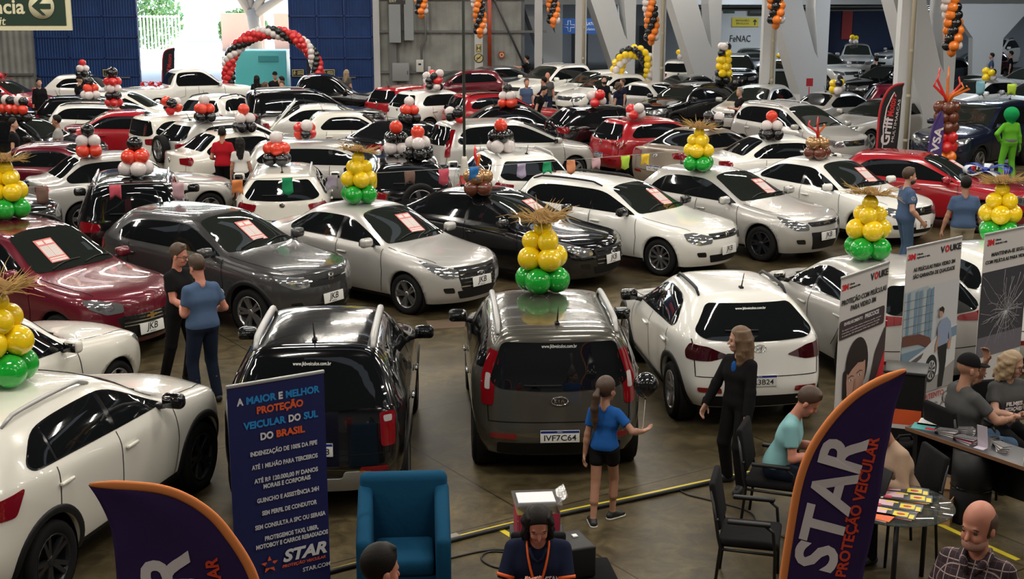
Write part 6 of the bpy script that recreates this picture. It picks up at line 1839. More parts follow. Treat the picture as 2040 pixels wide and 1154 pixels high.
# ================================================================ feather flags
NAVYF = mat('flag_navy', (.034, .017, .075), .85, spec=.15); ORNG = mat('flag_orange', (.58, .052, .005), .85, spec=.1); LETT = mat('flag_lettering', (.66, .60, .62), .8); LETO = mat('flag_lettering_orange', (.62, .05, .015), .8)
def feather(Y, Lp, Rp, pole, cm, em, label, group='feather flags', wave=.012, er=.03):
    """sail between two edges given bottom to tip in metres; the pole runs along one edge inside a sleeve"""
    E_ = Lp if pole == 'L' else Rp
    x0 = E_[0][0]
    t = empty('feather_flag', (x0, Y, 0), 0, label, 'feather flag', None)
    def cr(P, u):
        n = len(P) - 1; s_ = u * n; i = min(int(s_), n - 1); f = s_ - i
        g = lambda k: Vector(P[max(0, min(n, k))])
        a, b, c, d = g(i - 1), g(i), g(i + 1), g(i + 2)
        return .5 * ((2 * b) + (c - a) * f + (2 * a - 5 * b + 4 * c - d) * f * f + (3 * b - a - 3 * c + d) * f ** 3)
    N, Mx = 48, 16; v = []
    for i in range(N + 1):
        a = cr(Lp, i / N); b = cr(Rp, i / N)
        for j in range(Mx + 1):
            q = j / Mx; p = a.lerp(b, q); e = q if pole == 'L' else 1 - q
            v.append((p.x - x0, wave * math.sin(p.y * 4 + q * 4) * min(1, e * 3) * min(1, (N - i) / 8) + wave * .3 * math.sin(p.y * 17 - q * 9) * e, p.y))
    o = mesh_obj('sail', v, [(i * (Mx + 1) + j, i * (Mx + 1) + j + 1, (i + 1) * (Mx + 1) + j + 1, (i + 1) * (Mx + 1) + j) for i in range(N) for j in range(Mx)], cm, t, True)
    md = o.modifiers.new('s', 'SOLIDIFY'); md.thickness = .003
    e = MB(); e.tube([(cr(E_, k / 40).x - x0, 0, cr(E_, k / 40).y) for k in range(41)], [er] * 38 + [er * .8, er * .6, er * .3], 10)
    e.v = [(x, y * .5, z) for x, y, z in e.v]
    e.build('edge_sleeve', em, t)
    MB().tube([(0, 0, .02), (0, 0, E_[0][1] + .1)], .016, 8).build('pole', M_STEEL, t)
    fo = MB(); fo.box((0, 0, .02), (.7, .06, .03)); fo.box((0, 0, .021), (.06, .7, .03)); fo.build('foot', M_DARK, t)
    t['_z'] = [q for q in v_flat(v)]
    return t, x0
def v_flat(v): return [c for p in v for c in p]
def ftext(t, x0, s, size, m, x, z, ang, **k):
    """lettering printed on the sail: every point takes the sail's own depth"""
    me = text_mesh(s, size, **k).copy()
    A = np.array(t['_z']).reshape(-1, 3)
    M_ = Matrix.Translation((x - x0, 0, z)) @ Euler((R(90), -R(ang), 0)).to_matrix().to_4x4()
    for q in me.vertices:
        p = M_ @ q.co
        d = (A[:, 0] - p.x) ** 2 + (A[:, 2] - p.z) ** 2
        i = np.argpartition(d, 4)[:4]; wt = 1 / (d[i] + 1e-5)
        q.co = (p.x, float((A[i, 1] * wt).sum() / wt.sum()) - .006 + p.y, p.z)
    return use_mesh('lettering', me, m, t)
t, x0 = feather(8.9, [(1.881, .45), (1.921, .893), (1.955, 1.251), (1.995, 1.588), (2.06, 1.828), (2.165, 2.029), (2.31, 2.211), (2.475, 2.336), (2.692, 2.437)],
    [(2.45, .45), (2.49, .893), (2.527, 1.175), (2.562, 1.476), (2.587, 1.81), (2.609, 1.957), (2.632, 2.138), (2.667, 2.301), (2.696, 2.422)], 'L', NAVYF, ORNG, 'tall dark blue feather flag with orange edge and upright white lettering at the lower right')
ftext(t, x0, 'STAR', .42, LETT, 2.235, 1.45, 79.5, width=1.02, bold=.012, shear=.1)
ftext(t, x0, 'PROTEÇÃO VEICULAR', .105, LETO, 2.415, 1.43, 80.5, width=1.06, bold=.003)
t, x0 = feather(7.4, [(-2.335, .5), (-2.334, 1.0), (-2.333, 1.35), (-2.332, 1.575), (-2.331, 1.686), (-2.335, 1.797), (-2.347, 1.891), (-2.365, 1.97), (-2.394, 2.054), (-2.424, 2.125), (-2.455, 2.181)],
    [(-1.44, .5), (-1.455, 1.0), (-1.478, 1.35), (-1.515, 1.575), (-1.563, 1.708), (-1.639, 1.844), (-1.741, 1.985), (-1.881, 2.094), (-2.038, 2.156), (-2.24, 2.178), (-2.449, 2.184)], 'R', NAVYF, ORNG, 'dark blue feather flag with orange edge cut by the bottom edge before the white crossover')
ftext(t, x0, 'STAR', .42, LETT, -1.975, 1.27, 97, width=.96, bold=.012, shear=.1)
ftext(t, x0, 'PROTEÇÃO VEICULAR', .105, LETO, -1.70, 1.22, 97, width=1.02, bold=.003)
BLKF = mat('flag_black', (.008, .008, .009), .8); REDE = mat('flag_red_edge', (.42, .012, .02), .6); PURF = mat('flag_purple', (.055, .03, .16), .8)
t, x0 = feather(33.3, [(8.93, .45), (8.981, 1.017), (8.985, 1.363), (8.989, 1.695), (9.021, 1.976), (9.082, 2.183), (9.181, 2.366), (9.333, 2.487), (9.55, 2.536)],
    [(9.47, .45), (9.488, 1.017), (9.503, 1.363), (9.506, 1.695), (9.512, 1.976), (9.515, 2.123), (9.529, 2.293), (9.532, 2.427), (9.563, 2.524)], 'L', BLKF, REDE, 'black feather flag with red edge and white and red lettering behind the red hatchback')
ftext(t, x0, 'Griff', .30, LETT, 9.21, 1.36, 84, width=.70, bold=.008); ftext(t, x0, 'Motors', .22, mat('flag_red_letters', (.50, .02, .02), .7), 9.29, 2.0, 84, width=.54, bold=.006); ftext(t, x0, 'MULTIMARCAS', .085, LETT, 9.41, 1.62, 84, width=1.05)
sw = MB(); sw.tube([(9.09 - x0, -.04, .80), (9.12 - x0, -.04, 1.1), (9.10 - x0, -.04, 1.5), (9.16 - x0, -.04, 1.95), (9.26 - x0, -.04, 2.2), (9.32 - x0, -.04, 2.32), (9.36 - x0, -.04, 2.22)], .014, 5); sw.build('line_drawing', LETT, t)
t, x0 = feather(32.1, [(9.86, .5), (9.901, .981), (9.925, 1.344), (9.997, 1.705), (10.123, 1.969)], [(10.20, .5), (10.215, .981), (10.215, 1.4), (10.20, 1.70), (10.16, 1.985)], 'L', PURF, PURF, 'purple feather flag beside the brown balloon column')
ftext(t, x0, 'VSA', .26, LETT, 10.08, 1.30, 82, width=.62, bold=.008)
t, x0 = feather(57.6, [(-8.62, .3), (-8.62, .975), (-8.62, 1.491), (-8.58, 1.80), (-8.45, 1.99)], [(-7.95, .3), (-7.946, .975), (-7.98, 1.45), (-8.1, 1.78), (-8.43, 1.995)], 'R', BLKF, REDE, 'black feather flag with red edge at the right foot of the big balloon arch')
ftext(t, x0, 'Griff Motors', .26, mat('flag_red_letters', (.50, .02, .02), .7), -8.22, 1.05, 90, width=1.2, bold=.006)
t, x0 = feather(64.5, [(-16.5, .2), (-16.476, .59), (-16.40, 1.401), (-16.25, 1.70), (-15.83, 1.83)], [(-15.93, .2), (-15.912, .59), (-15.87, 1.2), (-15.84, 1.6), (-15.81, 1.82)], 'L', BLKF, REDE, 'black feather flag with red edge standing outside the gate')
ftext(t, x0, 'Griff Motors', .26, mat('flag_red_letters', (.50, .02, .02), .7), -16.12, 1.0, 84, width=1.1, bold=.006)

for o in COL.objects:
    if '_z' in o: del o['_z']
# ================================================================ roll-up banners
class Banner:
    def __init__(self, name, TL, TR, top, label, cat='banner', base_m=WHITE_P, group=None, low=.06):
        TL, TR = Vector((*TL, 0)), Vector((*TR, 0)); self.w = (TR - TL).length; self.top = top
        d = TR - TL
        self.t = empty(name, TL, math.atan2(d.y, d.x), label, cat, group)
        self.n = 0
        MB().box((self.w / 2, 0, (top + low) / 2), (self.w, .006, top - low)).build('print', base_m, self.t)
        MB().rbox((self.w / 2, 0, top + .012), (self.w + .01, .022, .03), .008).build('top_bar', SILV, self.t)
        c = MB().rbox((self.w / 2, .02, .045), (self.w + .04, .16, .09), .02); c.build('base_case', SILV, self.t)
        MB().tube([(self.w / 2, .02, .08), (self.w / 2, .02, top)], .010, 6).build('support_pole', M_STEEL, self.t)
    def y(self): self.n += 1; return -.0035 - .0006 * self.n
    def poly(self, pts, m, name='picture'):
        y = self.y()
        v = [(f * self.w, y, self.top - d) for f, d in pts]
        return mesh_obj(name, v, [tuple(range(len(v)))[::-1] if False else tuple(range(len(v)))], m, self.t)
    def rect(self, f0, f1, d0, d1, m, name='picture'): return self.poly([(f0, d1), (f1, d1), (f1, d0), (f0, d0)], m, name)
    def rrect(self, f0, f1, d0, d1, r, m, name='picture'):
        p = round_poly([(f0 * self.w, d1), (f1 * self.w, d1), (f1 * self.w, d0), (f0 * self.w, d0)], r); return self.poly([(a / self.w, b) for a, b in p], m, name)
    def ell(self, f, d, rx, rz, m, name='picture', a0=0, a1=2 * PI, n=28):
        return self.poly([(f + rx * math.cos(a0 + (a1 - a0) * k / n) / self.w, d - rz * math.sin(a0 + (a1 - a0) * k / n)) for k in range(n)], m, name)
    def text(self, s, f0, f1, d, size, m, bold=.001, **k):
        return text_on('lettering', s, size, m, self.t, ((f0 + f1) / 2 * self.w, self.y() - .001, self.top - d), (R(90), 0, 0), width=(f1 - f0) * self.w, bold=bold, extr=.0005, **k)
NAVYP = mat('poster_navy', (.010, .014, .085), .45); TW = mat('print_white', (.62, .62, .64), .6); TB = mat('print_blue', (.015, .22, .55), .6); TO = mat('print_orange', (.68, .10, .025), .6)
TK = mat('print_black', (.015, .015, .018), .6); TR_ = mat('print_red', (.55, .015, .025), .6); TG = mat('print_grey', (.09, .09, .10), .6); PLIGHT = mat('print_paper', (.55, .53, .52), .55)
B = Banner('rollup_banner', (-2.17, 9.87), (-1.49, 10.30), 2.0, 'dark blue roll-up poster with white and orange lettering before the black off-road car', base_m=NAVYP)
F = lambda z: (z - 30) / 525
for s, a, b, d, sz, m in (('A', 78, 113, .125, .078, TW), ('MAIOR', 125, 287, .125, .078, TB), ('E', 300, 323, .125, .078, TW), ('MELHOR', 337, 525, .125, .078, TB), ('PROTEÇÃO', 180, 433, .215, .078, TO), ('VEICULAR', 105, 335, .325, .078, TB), ('DO', 349, 416, .325, .078, TW), ('SUL', 432, 512, .325, .078, TB),
                          ('DO', 193, 263, .43, .078, TW), ('BRASIL', 278, 435, .43, .078, TO)): B.text(s, F(a), F(b), d, sz, m, bold=.0035)
for s, a, b, d in (('INDENIZAÇÃO DE 100% DA FIPE', 135, 502, .56), ('ATÉ 1 MILHÃO PARA TERCEIROS', 140, 503, .67), ('ATÉ R$ 120.000,00 P/ DANOS', 150, 502, .785), ('MORAIS E CORPORAIS', 197, 458, .84), ('GUINCHO E ASSISTÊNCIA 24H', 160, 503, .95), ('SEM PERFIL DE CONDUTOR', 183, 488, 1.06),
                   ('SEM CONSULTA A SPC OU SERASA', 142, 535, 1.17), ('PROTEGEMOS TAXI, UBER,', 192, 492, 1.275), ('MOTOBOY E CARROS REBAIXADOS', 142, 545, 1.335)): B.text(s, F(a), F(b), d, .050, TW, bold=.0018)
B.text('STAR', F(283), F(533), 1.465, .135, TW, bold=.006, shear=.25); B.text('PROTEÇÃO VEICULAR', F(280), F(527), 1.545, .032, TO, bold=.001, shear=.2); B.text('STAR.COM', F(395), F(553), 1.615, .048, TW, bold=.001)
def star_pts(f, d, r, w, r2=.45): return [(f + (r if k % 2 == 0 else r * r2) * math.sin(k * PI / 5) / w, d - (r if k % 2 == 0 else r * r2) * math.cos(k * PI / 5)) for k in range(10)]
B.poly(star_pts(F(212), 1.50, .075, B.w), TO, 'star_logo'); B.rrect(F(188), F(238), 1.49, 1.525, .012, NAVYP, 'car_symbol'); B.rrect(F(196), F(230), 1.465, 1.492, .012, NAVYP, 'car_symbol')
def logo_3m(B, f0, d, k=1.0):
    B.text('3M', f0, f0 + .15 * k, d, .095 * k, TR_, bold=.006 * k)
    B.text('Ciência.', f0 + .17 * k, f0 + .30 * k, d - .022 * k, .032 * k, TK); B.text('Aplicada à vida.', f0 + .17 * k, f0 + .44 * k, d + .020 * k, .032 * k, TK)
def logo_v(B, f0, d):
    B.text('V', f0, f0 + .08, d, .10, TK, bold=.004); B.text('O', f0 + .085, f0 + .165, d, .10, TR_, bold=.006); B.text('UKE', f0 + .175, f0 + .38, d, .10, TK, bold=.004)
SKP = mat('print_skin', (.46, .26, .19), .6); SKP2 = mat('print_skin_dark', (.36, .185, .13), .6); HRP = mat('print_hair', (.018, .010, .009), .6); LPP = mat('print_lips', (.38, .08, .08), .6); MAR = mat('print_dark_brown', (.045, .028, .032), .6)
B = Banner('rollup_banner', (3.30, 13.25), (3.99, 14.04), 2.1, 'white roll-up banner with a portrait of a dark-haired woman', base_m=PLIGHT, group=None)
logo_3m(B, .0 + .02, .10, .85); logo_v(B, .60, .085)
B.text('PROTEÇÃO COM PELÍCULAS', .02, .96, .255, .075, TK, bold=.002); B.text('PARA VIDRO 3M', .21, .74, .34, .075, TK, bold=.002)
B.rrect(0.0, .95, .44, .64, .04, MAR, 'text_box'); B.text('ENVELHECIMENTO', .09, .47, .485, .045, TW, bold=.001); B.text('PRECOCE', .52, .82, .485, .060, TW, bold=.002)
for k in range(3): B.text(['A exposição aos raios solares pode causar', 'manchas e envelhecimento precoce da pele.', 'A película 3M bloqueia 99% dos raios UV'][k], .05, .88 - .03 * k, .545 + .03 * k, .022, PLIGHT, bold=0)
w = B.w
B.poly([(.0, 2.0), (.0, 1.35), (.09, 1.48), (.20, 1.72), (.30, 2.0)], MAR, 'jacket')
B.poly([(1.0, .66), (1.0, .95), (.80, 1.25), (.62, 1.60), (.50, 2.0), (.36, 2.0), (.55, 1.52), (.72, 1.15), (.80, .90)], MAR, 'stripe'); B.poly([(1.0, .93), (1.0, 1.45), (.86, 1.62), (.72, 2.0), (.53, 2.0), (.66, 1.58), (.83, 1.22)], TR_, 'stripe')
B.poly([(.24, 1.35), (.24, 1.98), (.52, 1.98), (.50, 1.35)], SKP2, 'neck'); B.ell(.40, .98, .245, .30, HRP, 'hair'); B.poly([(.12, 1.0), (.13, 1.28), (.20, 1.32), (.24, .95)], HRP, 'hair')
B.poly([(.20, .95), (.19, 1.12), (.22, 1.30), (.30, 1.44), (.38, 1.48), (.47, 1.41), (.55, 1.25), (.58, 1.08), (.57, .90), (.40, .84)], SKP, 'face')
B.poly([(.17, 1.0), (.20, .82), (.40, .76), (.60, .82), (.60, .95), (.52, .97), (.42, .955), (.30, 1.0), (.22, 1.05)], HRP, 'fringe')
for f, d in ((.28, 1.115), (.46, 1.095)): B.ell(f, d, .034, .013, TW, 'eye'); B.ell(f, d, .014, .013, TK, 'eye'); B.poly([(f - .07, d - .035), (f, d - .052), (f + .06, d - .035), (f + .06, d - .028), (f, d - .042), (f - .07, d - .026)], HRP, 'eyebrow')
B.poly([(.36, 1.12), (.335, 1.235), (.36, 1.25), (.40, 1.24), (.385, 1.12)], SKP2, 'nose'); B.poly([(.29, 1.325), (.36, 1.305), (.45, 1.315), (.38, 1.35)], LPP, 'lips')
B = Banner('rollup_banner', (4.39, 14.77), (5.23, 15.48), 2.1, 'white roll-up banner showing a man beside a white car and a glass building', base_m=PLIGHT)
logo_3m(B, .02, .10, .9); logo_v(B, .60, .09)
B.text('AS PELÍCULAS PARA VIDRO 3M', .13, .89, .255, .062, TK, bold=.002); B.text('SÃO GARANTIA DE QUALIDADE', .13, .89, .335, .062, TK, bold=.002)
SKYP = mat('print_sky', (.50, .51, .53), .6); GLP = mat('print_glass', (.16, .25, .34), .6); GLP2 = mat('print_glass_light', (.36, .42, .46), .6); BRW = mat('print_facade', (.14, .055, .04), .6); PAV = mat('print_pavement', (.30, .29, .28), .6)
B.rect(0, 1, .47, 1.75, SKYP, 'sky'); B.poly([(0, 1.45), (0, .50), (.40, .47), (.52, .56), (.55, .70), (.55, 1.30)], GLP2, 'building')
for k in range(7): 
    f = .05 + .07 * k; B.poly([(f, 1.05 + .02 * k), (f, .52), (f + .055, .50), (f + .055, 1.05 + .02 * k)], (GLP, GLP2, GLP)[k % 3], 'window_column')
for k in range(5): B.rect(0, .53, .60 + .10 * k, .605 + .10 * k, TG, 'window_bar')
B.poly([(0, 1.12), (0, 1.0), (.30, 1.02), (.50, 1.10), (.54, 1.18), (.48, 1.22), (.30, 1.14)], BRW, 'canopy'); B.rect(0, .5, 1.2, 1.45, GLP, 'ground_floor')
B.poly([(0, 1.76), (0, 1.60), (1.0, 1.46), (1.0, 1.76)], PAV, 'pavement')
CWP = mat('print_car_white', (.56, .57, .58), .6)
B.poly([(.0, 1.55), (.02, 1.40), (.15, 1.30), (.42, 1.22), (.62, 1.10), (.85, 1.03), (1.0, 1.02), (1.0, 1.46), (.70, 1.58), (.30, 1.62)], CWP, 'printed_car'); B.poly([(.62, 1.16), (.84, 1.06), (1.0, 1.04), (1.0, 1.16), (.66, 1.2)], GLP, 'car_window')
B.poly([(.02, 1.40), (.15, 1.33), (.40, 1.26), (.36, 1.32), (.12, 1.42)], TG, 'car_lamp'); B.poly([(.02, 1.47), (.28, 1.46), (.30, 1.56), (.06, 1.58)], TK, 'car_grille'); B.ell(.55, 1.48, .125, .165, TK, 'wheel_arch'); B.ell(.56, 1.50, .085, .115, SKYP, 'wheel')
for k in range(8): B.poly([(.56, 1.5), (.56 + .075 * math.cos(k * PI / 4) / B.w, 1.5 - .10 * math.sin(k * PI / 4)), (.56 + .075 * math.cos(k * PI / 4 + .38) / B.w, 1.5 - .10 * math.sin(k * PI / 4 + .38))], TK, 'spoke')
B.poly([(.64, 1.22), (.82, 1.20), (.82, 1.45), (.78, 1.74), (.70, 1.74), (.71, 1.48)], TK, 'printed_trousers'); B.poly([(.64, 1.24), (.62, 1.0), (.68, .92), (.78, .90), (.86, .97), (.90, 1.15), (.86, 1.20), (.83, 1.08), (.82, 1.22)], mat('print_shirt', (.25, .31, .45), .6), 'printed_shirt')
B.poly([(.60, 1.20), (.66, 1.05), (.64, 1.27), (.60, 1.30)], SKP, 'printed_arm'); B.poly([(.84, 1.20), (.90, 1.16), (.88, 1.30), (.83, 1.29)], SKP, 'printed_arm'); B.ell(.665, .835, .036, .055, SKP, 'printed_head'); B.poly([(.62, .80), (.63, .77), (.68, .755), (.72, .79), (.71, .86), (.69, .82)], HRP, 'printed_hair')
B.text('ATENTO', .46, .82, 1.82, .090, LPP, bold=.003); B.text('à sua originalidade,', .30, .72, 1.92, .045, TG); B.text('vidros para vidro', .30, .62, 1.965, .042, TG); B.text("na marca d'água", .30, .66, 2.01, .042, TG)
mg = MB(); mg.tube([(.90 * B.w + .07 * math.cos(a * PI / 10), -.008, B.top - 1.90 + .07 * math.sin(a * PI / 10)) for a in range(21)], .006, 5); mg.tube([(.85 * B.w, -.008, B.top - 1.95), (.75 * B.w, -.008, B.top - 2.02)], .008, 5); mg.build('magnifier', TG, B.t)
B.text('3M', .85, .95, 1.90, .07, TG, bold=.003)
B = Banner('rollup_banner', (5.54, 15.61), (6.29, 16.20), 2.1, 'white roll-up banner with a picture of cracked glass at the right edge', base_m=PLIGHT)
logo_3m(B, .06, .10, 1.0); B.text('MANTENHA-SE SEGURO', .17, 1.0, .25, .062, TK, bold=.002); B.text('COM PELÍCULAS PARA VIDRO', .05, .98, .335, .058, TK, bold=.002)
B.rect(0, 1, .45, 1.45, mat('print_glass_dark', (.045, .045, .06), .4), 'cracked_glass'); B.rect(0, 1, 1.25, 1.5, mat('print_glass_mid', (.14, .13, .16), .5), 'cracked_glass')
rn = random.Random(9); cr_ = MB(); CK = mat('print_crack', (.42, .42, .44), .5)
for k in range(46):
    a = k * 2 * PI / 46 + rn.uniform(-.05, .05); p = Vector((.60 * B.w, .98)); pts = []
    L = rn.uniform(.25, .75)
    for i in range(6):
        q = p + Vector((math.cos(a), math.sin(a))) * L * i / 5
        if 0.01 < q.x < B.w - .01 and .46 < q.y < 1.5: pts.append((q.x, -.0065, B.top - q.y))
        a += rn.uniform(-.10, .10)
    if len(pts) > 1: cr_.tube(pts, .0022, 4)
for r_ in (.05, .10, .16, .23):
    for k in range(14):
        a = rn.uniform(0, 6.28); cr_.tube([(.60 * B.w + r_ * math.cos(a + .25 * i), -.0065, B.top - .98 - r_ * math.sin(a + .25 * i)) for i in range(3)], .002, 4) if .60 * B.w + r_ < B.w else None
cr_.build('cracks', CK, B.t)
for f in (.20, .66):
    sn = MB(); sn.tube([(f * B.w + .03 * math.cos(a * PI / 8), -.008, B.top - 1.72 + .03 * math.sin(a * PI / 8)) for a in range(17)], .005, 5)
    for a in range(8): sn.tube([(f * B.w + .045 * math.cos(a * PI / 4), -.008, B.top - 1.72 + .045 * math.sin(a * PI / 4)), (f * B.w + .065 * math.cos(a * PI / 4), -.008, B.top - 1.72 + .065 * math.sin(a * PI / 4))], .005, 5)
    sn.build('sun_symbol', TK, B.t)
B.text('Proteção contra', .60, .95, 1.84, .04, TG); B.text('raios solares', .60, .90, 1.89, .04, TG)
# ================================================================ stand furniture
BFAB = cloth('chair_black', (.010, .010, .011)); TUBE = mat('black_tube', (.012, .012, .013), .35, .3)
def visitor_chair(loc, rz, label):
    """faces local +x"""
    t = empty('visitor_chair', loc, rz, label, 'chair', 'black visitor chairs')
    MB().rbox((.0, 0, .455), (.50, .50, .075), .03).build('seat', BFAB, t)
    Mb = Matrix.Rotation(R(-10), 3, 'Y'); MB().rbox((-.285, 0, .76), (.055, .47, .42), .025, Mb).build('backrest', BFAB, t)
    for s in (1, -1):
        MB().rbox((.0, s * .285, .665), (.36, .055, .035), .015).build('armrest', BLK, t)
        MB().tube([(.23, s * .27, 0), (.22, s * .27, .42), (.20, s * .28, .60), (.14, s * .285, .65)], .014, 8).build('leg', TUBE, t)
        MB().tube([(-.27, s * .25, 0), (-.23, s * .25, .42), (-.25, s * .25, .50), (-.32, s * .22, .90)], .014, 8).build('leg', TUBE, t)
        MB().tube([(-.24, s * .25, .40), (.22, s * .27, .40)], .012, 6).build('side_rail', TUBE, t)
    MB().tube([(-.26, -.26, .655), (-.26, .26, .655)], .012, 6).build('back_rail', TUBE, t)
    return t
visitor_chair((2.02, 10.72, 0), R(-14), 'empty black visitor chair left of the big dark blue feather flag')
visitor_chair((2.48, 12.05, 0), R(-20), 'black visitor chair holding the man in the teal shirt')
visitor_chair((3.45, 11.35, 0), R(190), 'black visitor chair under the person in beige')
visitor_chair((4.48, 12.78, 0), R(22), 'black visitor chair under the man with a black cap')
visitor_chair((5.08, 13.25, 0), R(-75), 'black visitor chair under the woman with glasses')
# blue armchair
BLUEF = cloth('armchair_blue', (.006, .055, .115))
t = empty('armchair', (-.90, 10.55, 0), R(4), 'blue tub armchair facing the camera beside the blue poster', 'armchair')
MB().rbox((0, -.08, .36), (.50, .52, .16), .05).build('seat_cushion', BLUEF, t)
MB().rbox((0, -.02, .17), (.62, .62, .24), .03).build('base', BLUEF, t)
MB().rbox((0, .29, .56), (.74, .15, .82), .06).build('backrest', BLUEF, t)
for s in (1, -1):
    b = MB().rbox((0, 0, 0), (.125, .72, .70), .05)
    b.v = [(x + s * .32, y - .06, z + .36 + (max(0, (y + .36) / .72) ** 1.4 - .25) * .26 * (1 if z > 0 else 0)) for x, y, z in b.v]; b.build('arm', BLUEF, t)
for x in (-.27, .27):
    for y in (-.26, .26): MB().lathe([(0, 0), (.022, 0), (.026, .06), (0, .06)], (x, y, 0), 'z', 10).build('foot', CHROME, t)
# floor tape and cables
YEL = mat('tape_yellow', (.62, .50, .03), .5)
def tape(pts, wd, label):
    v = []; pts = [Vector((*p, 0)) for p in pts]
    for i, p in enumerate(pts):
        d = (pts[min(i + 1, len(pts) - 1)] - pts[max(i - 1, 0)]).normalized(); q = Vector((-d.y, d.x, 0)) * wd / 2
        v += [p + q + Vector((0, 0, .004)), p - q + Vector((0, 0, .004)), p + q + Vector((0, 0, .001)), p - q + Vector((0, 0, .001))]
    f = []
    for i in range(len(pts) - 1): a = 4 * i; f += [(a, a + 1, a + 5, a + 4), (a, a + 4, a + 6, a + 2), (a + 1, a + 3, a + 7, a + 5)]
    tag(mesh_obj('floor_tape', v, f, YEL), label, 'floor tape')
tape([(-2.6, 10.33), (-1.58, 10.98), (-.78, 11.53), (-.09, 11.97), (.54, 12.34), (1.15, 12.66), (1.85, 13.05), (2.47, 13.38), (3.1, 13.68)], .065, 'long yellow floor tape line running behind the girl')
tape([(-.12, 11.90), (.02, 11.69), (.25, 11.38)], .06, 'short yellow tape branch behind the seated woman in navy')
tape([(3.55, 12.45), (3.98, 12.13), (4.22, 11.69), (4.5, 11.2)], .06, 'yellow tape line under the round glass table')
def cable(pts, r, label):
    P3 = [Vector((*p, 0)) for p in pts]; out = []
    for i in range(len(P3) - 1):
        a, b, c, d = P3[max(i - 1, 0)], P3[i], P3[i + 1], P3[min(i + 2, len(P3) - 1)]
        for k in range(8):
            f = k / 8; out.append(.5 * ((2 * b) + (c - a) * f + (2 * a - 5 * b + 4 * c - d) * f * f + (3 * b - a - 3 * c + d) * f ** 3))
    out.append(P3[-1])
    tag(MB().tube([p + Vector((0, 0, r)) for p in out], r, 6).build('floor_cable', mat('cable_black', (.012, .012, .012), .5)), label, 'cable')
cable([(-1.6, 10.9), (-.69, 11.50), (-.09, 11.88), (.54, 12.24), (1.15, 12.56), (1.85, 12.95), (2.47, 13.29), (3.1, 13.6)], .022, 'thick black cable beside the long yellow tape line')
cable([(-.62, 11.18), (-.3, 11.36), (-.09, 11.40), (.2, 11.3)], .010, 'thin black cable running from the armchair to the printer stand')
cable([(.15, 11.05), (-.12, 11.02), (-.27, 11.2), (-.20, 11.36), (.05, 11.32), (.25, 11.2)], .009, 'looped thin black cable behind the seated woman')
cable([(1.68, 12.90), (1.75, 12.75), (1.98, 12.58), (2.3, 12.3), (2.35, 11.9), (2.6, 11.6)], .009, 'thin black cable under the visitor chairs')
tag(mesh_obj('floor_hatch', [(-1.2, 19.3, .004), (-.05, 19.6, .004), (-.1, 20.1, .004), (-1.3, 19.8, .004)], [(0, 1, 2, 3)], mat('hatch_brown', (.10, .065, .04), .6)), 'brown floor hatch plate in front of the silver sedan', 'floor hatch')
tag(MB().box((-.55, 11.72, .006), (.13, .09, .006), Matrix.Rotation(.6, 3, 'Z')).build('paper_scrap', mat('scrap', (.28, .26, .22), .7)), 'small torn paper scrap on the concrete right of the armchair', 'litter')
# printer, box and the seated woman's table
CLOTHB = cloth('table_black', (.006, .006, .007))
t = empty('printer_stand', (.50, 9.95, 0), R(8), 'low black draped stand behind the seated woman', 'stand')
MB().rbox((0, 0, .24), (.62, .46, .47), .02).build('draped_body', CLOTHB, t)
t = empty('printer', (.40, 9.92, .48), R(20), 'black desktop printer with white paper tray on the draped stand', 'printer')
MB().rbox((0, 0, .13), (.42, .36, .26), .02).build('body', BLK, t); MB().rbox((-.08, -.10, .275), (.10, .30, .025), .01).build('paper_guide', WHITE_P, t); MB().box((.12, .05, .265), (.04, .05, .012)).build('button', WHITE_P, t)
t = empty('side_table', (.20, 10.30, 0), 0, 'small black table under the acrylic ballot box', 'table')
MB().rbox((0, 0, .62), (.44, .40, .03), .008).build('table_top', BLK, t)
for x in (-.19, .19):
    for y in (-.17, .17): MB().tube([(x, y, 0), (x, y, .61)], .014, 6).build('leg', TUBE, t)
ACR = mat('acrylic', (.62, .62, .64), .08, trans=.85, alpha=.55)
t = empty('ballot_box', (.20, 10.28, .637), R(6), 'clear acrylic ballot box with red sides and white paper on top', 'box')
MB().box((0, 0, .15), (.34, .28, .30)).build('clear_body', ACR, t); MB().box((0, -.142, .125), (.33, .004, .22)).build('red_panel', mat('panel_red', (.42, .03, .07), .5), t); MB().box((.172, 0, .125), (.004, .26, .22)).build('red_panel', mat('panel_red', (.42, .03, .07), .5), t); MB().box((-.172, 0, .125), (.004, .26, .22)).build('red_panel', mat('panel_red', (.42, .03, .07), .5), t)
MB().box((0, -.143, .05), (.33, .004, .07)).build('teal_panel', mat('panel_teal', (.03, .25, .28), .5), t); MB().box((0, .02, .308), (.38, .34, .012)).build('lid', ACR, t); MB().box((.20, .04, .33), (.10, .28, .004), Matrix.Rotation(R(-35), 3, 'Y')).build('flap', ACR, t)
tag(MB().box((.19, 10.28, .957), (.30, .22, .012), Matrix.Rotation(R(6), 3, 'Z')).build('paper_stack', mat('bright_paper', (.74, .73, .78), .6)), 'stack of white paper lying on the ballot box lid', 'paper')
t = empty('reception_table', (.20, 8.45, 0), 0, 'dark table holding the laptop with a star sticker', 'table')
MB().rbox((0, 0, .785), (1.2, .62, .03), .008).build('table_top', BLK, t)
for x in (-.55, .55):
    for y in (-.26, .26): MB().tube([(x, y, 0), (x, y, .77)], .018, 6).build('leg', TUBE, t)
t = empty('laptop', (.13, 8.52, .80), R(180), 'open laptop with a star sticker on its blue lid below the seated woman', 'laptop')
MB().rbox((0, .0 - .13, .012), (.34, .24, .02), .006).build('keyboard_base', SILV, t)
Ml = Matrix.Rotation(R(-12), 3, 'X')
l = MB().rbox((0, .02, .145), (.35, .012, .25), .005, Ml).build('lid', mat('lid_frame', (.55, .56, .58), .4), t)
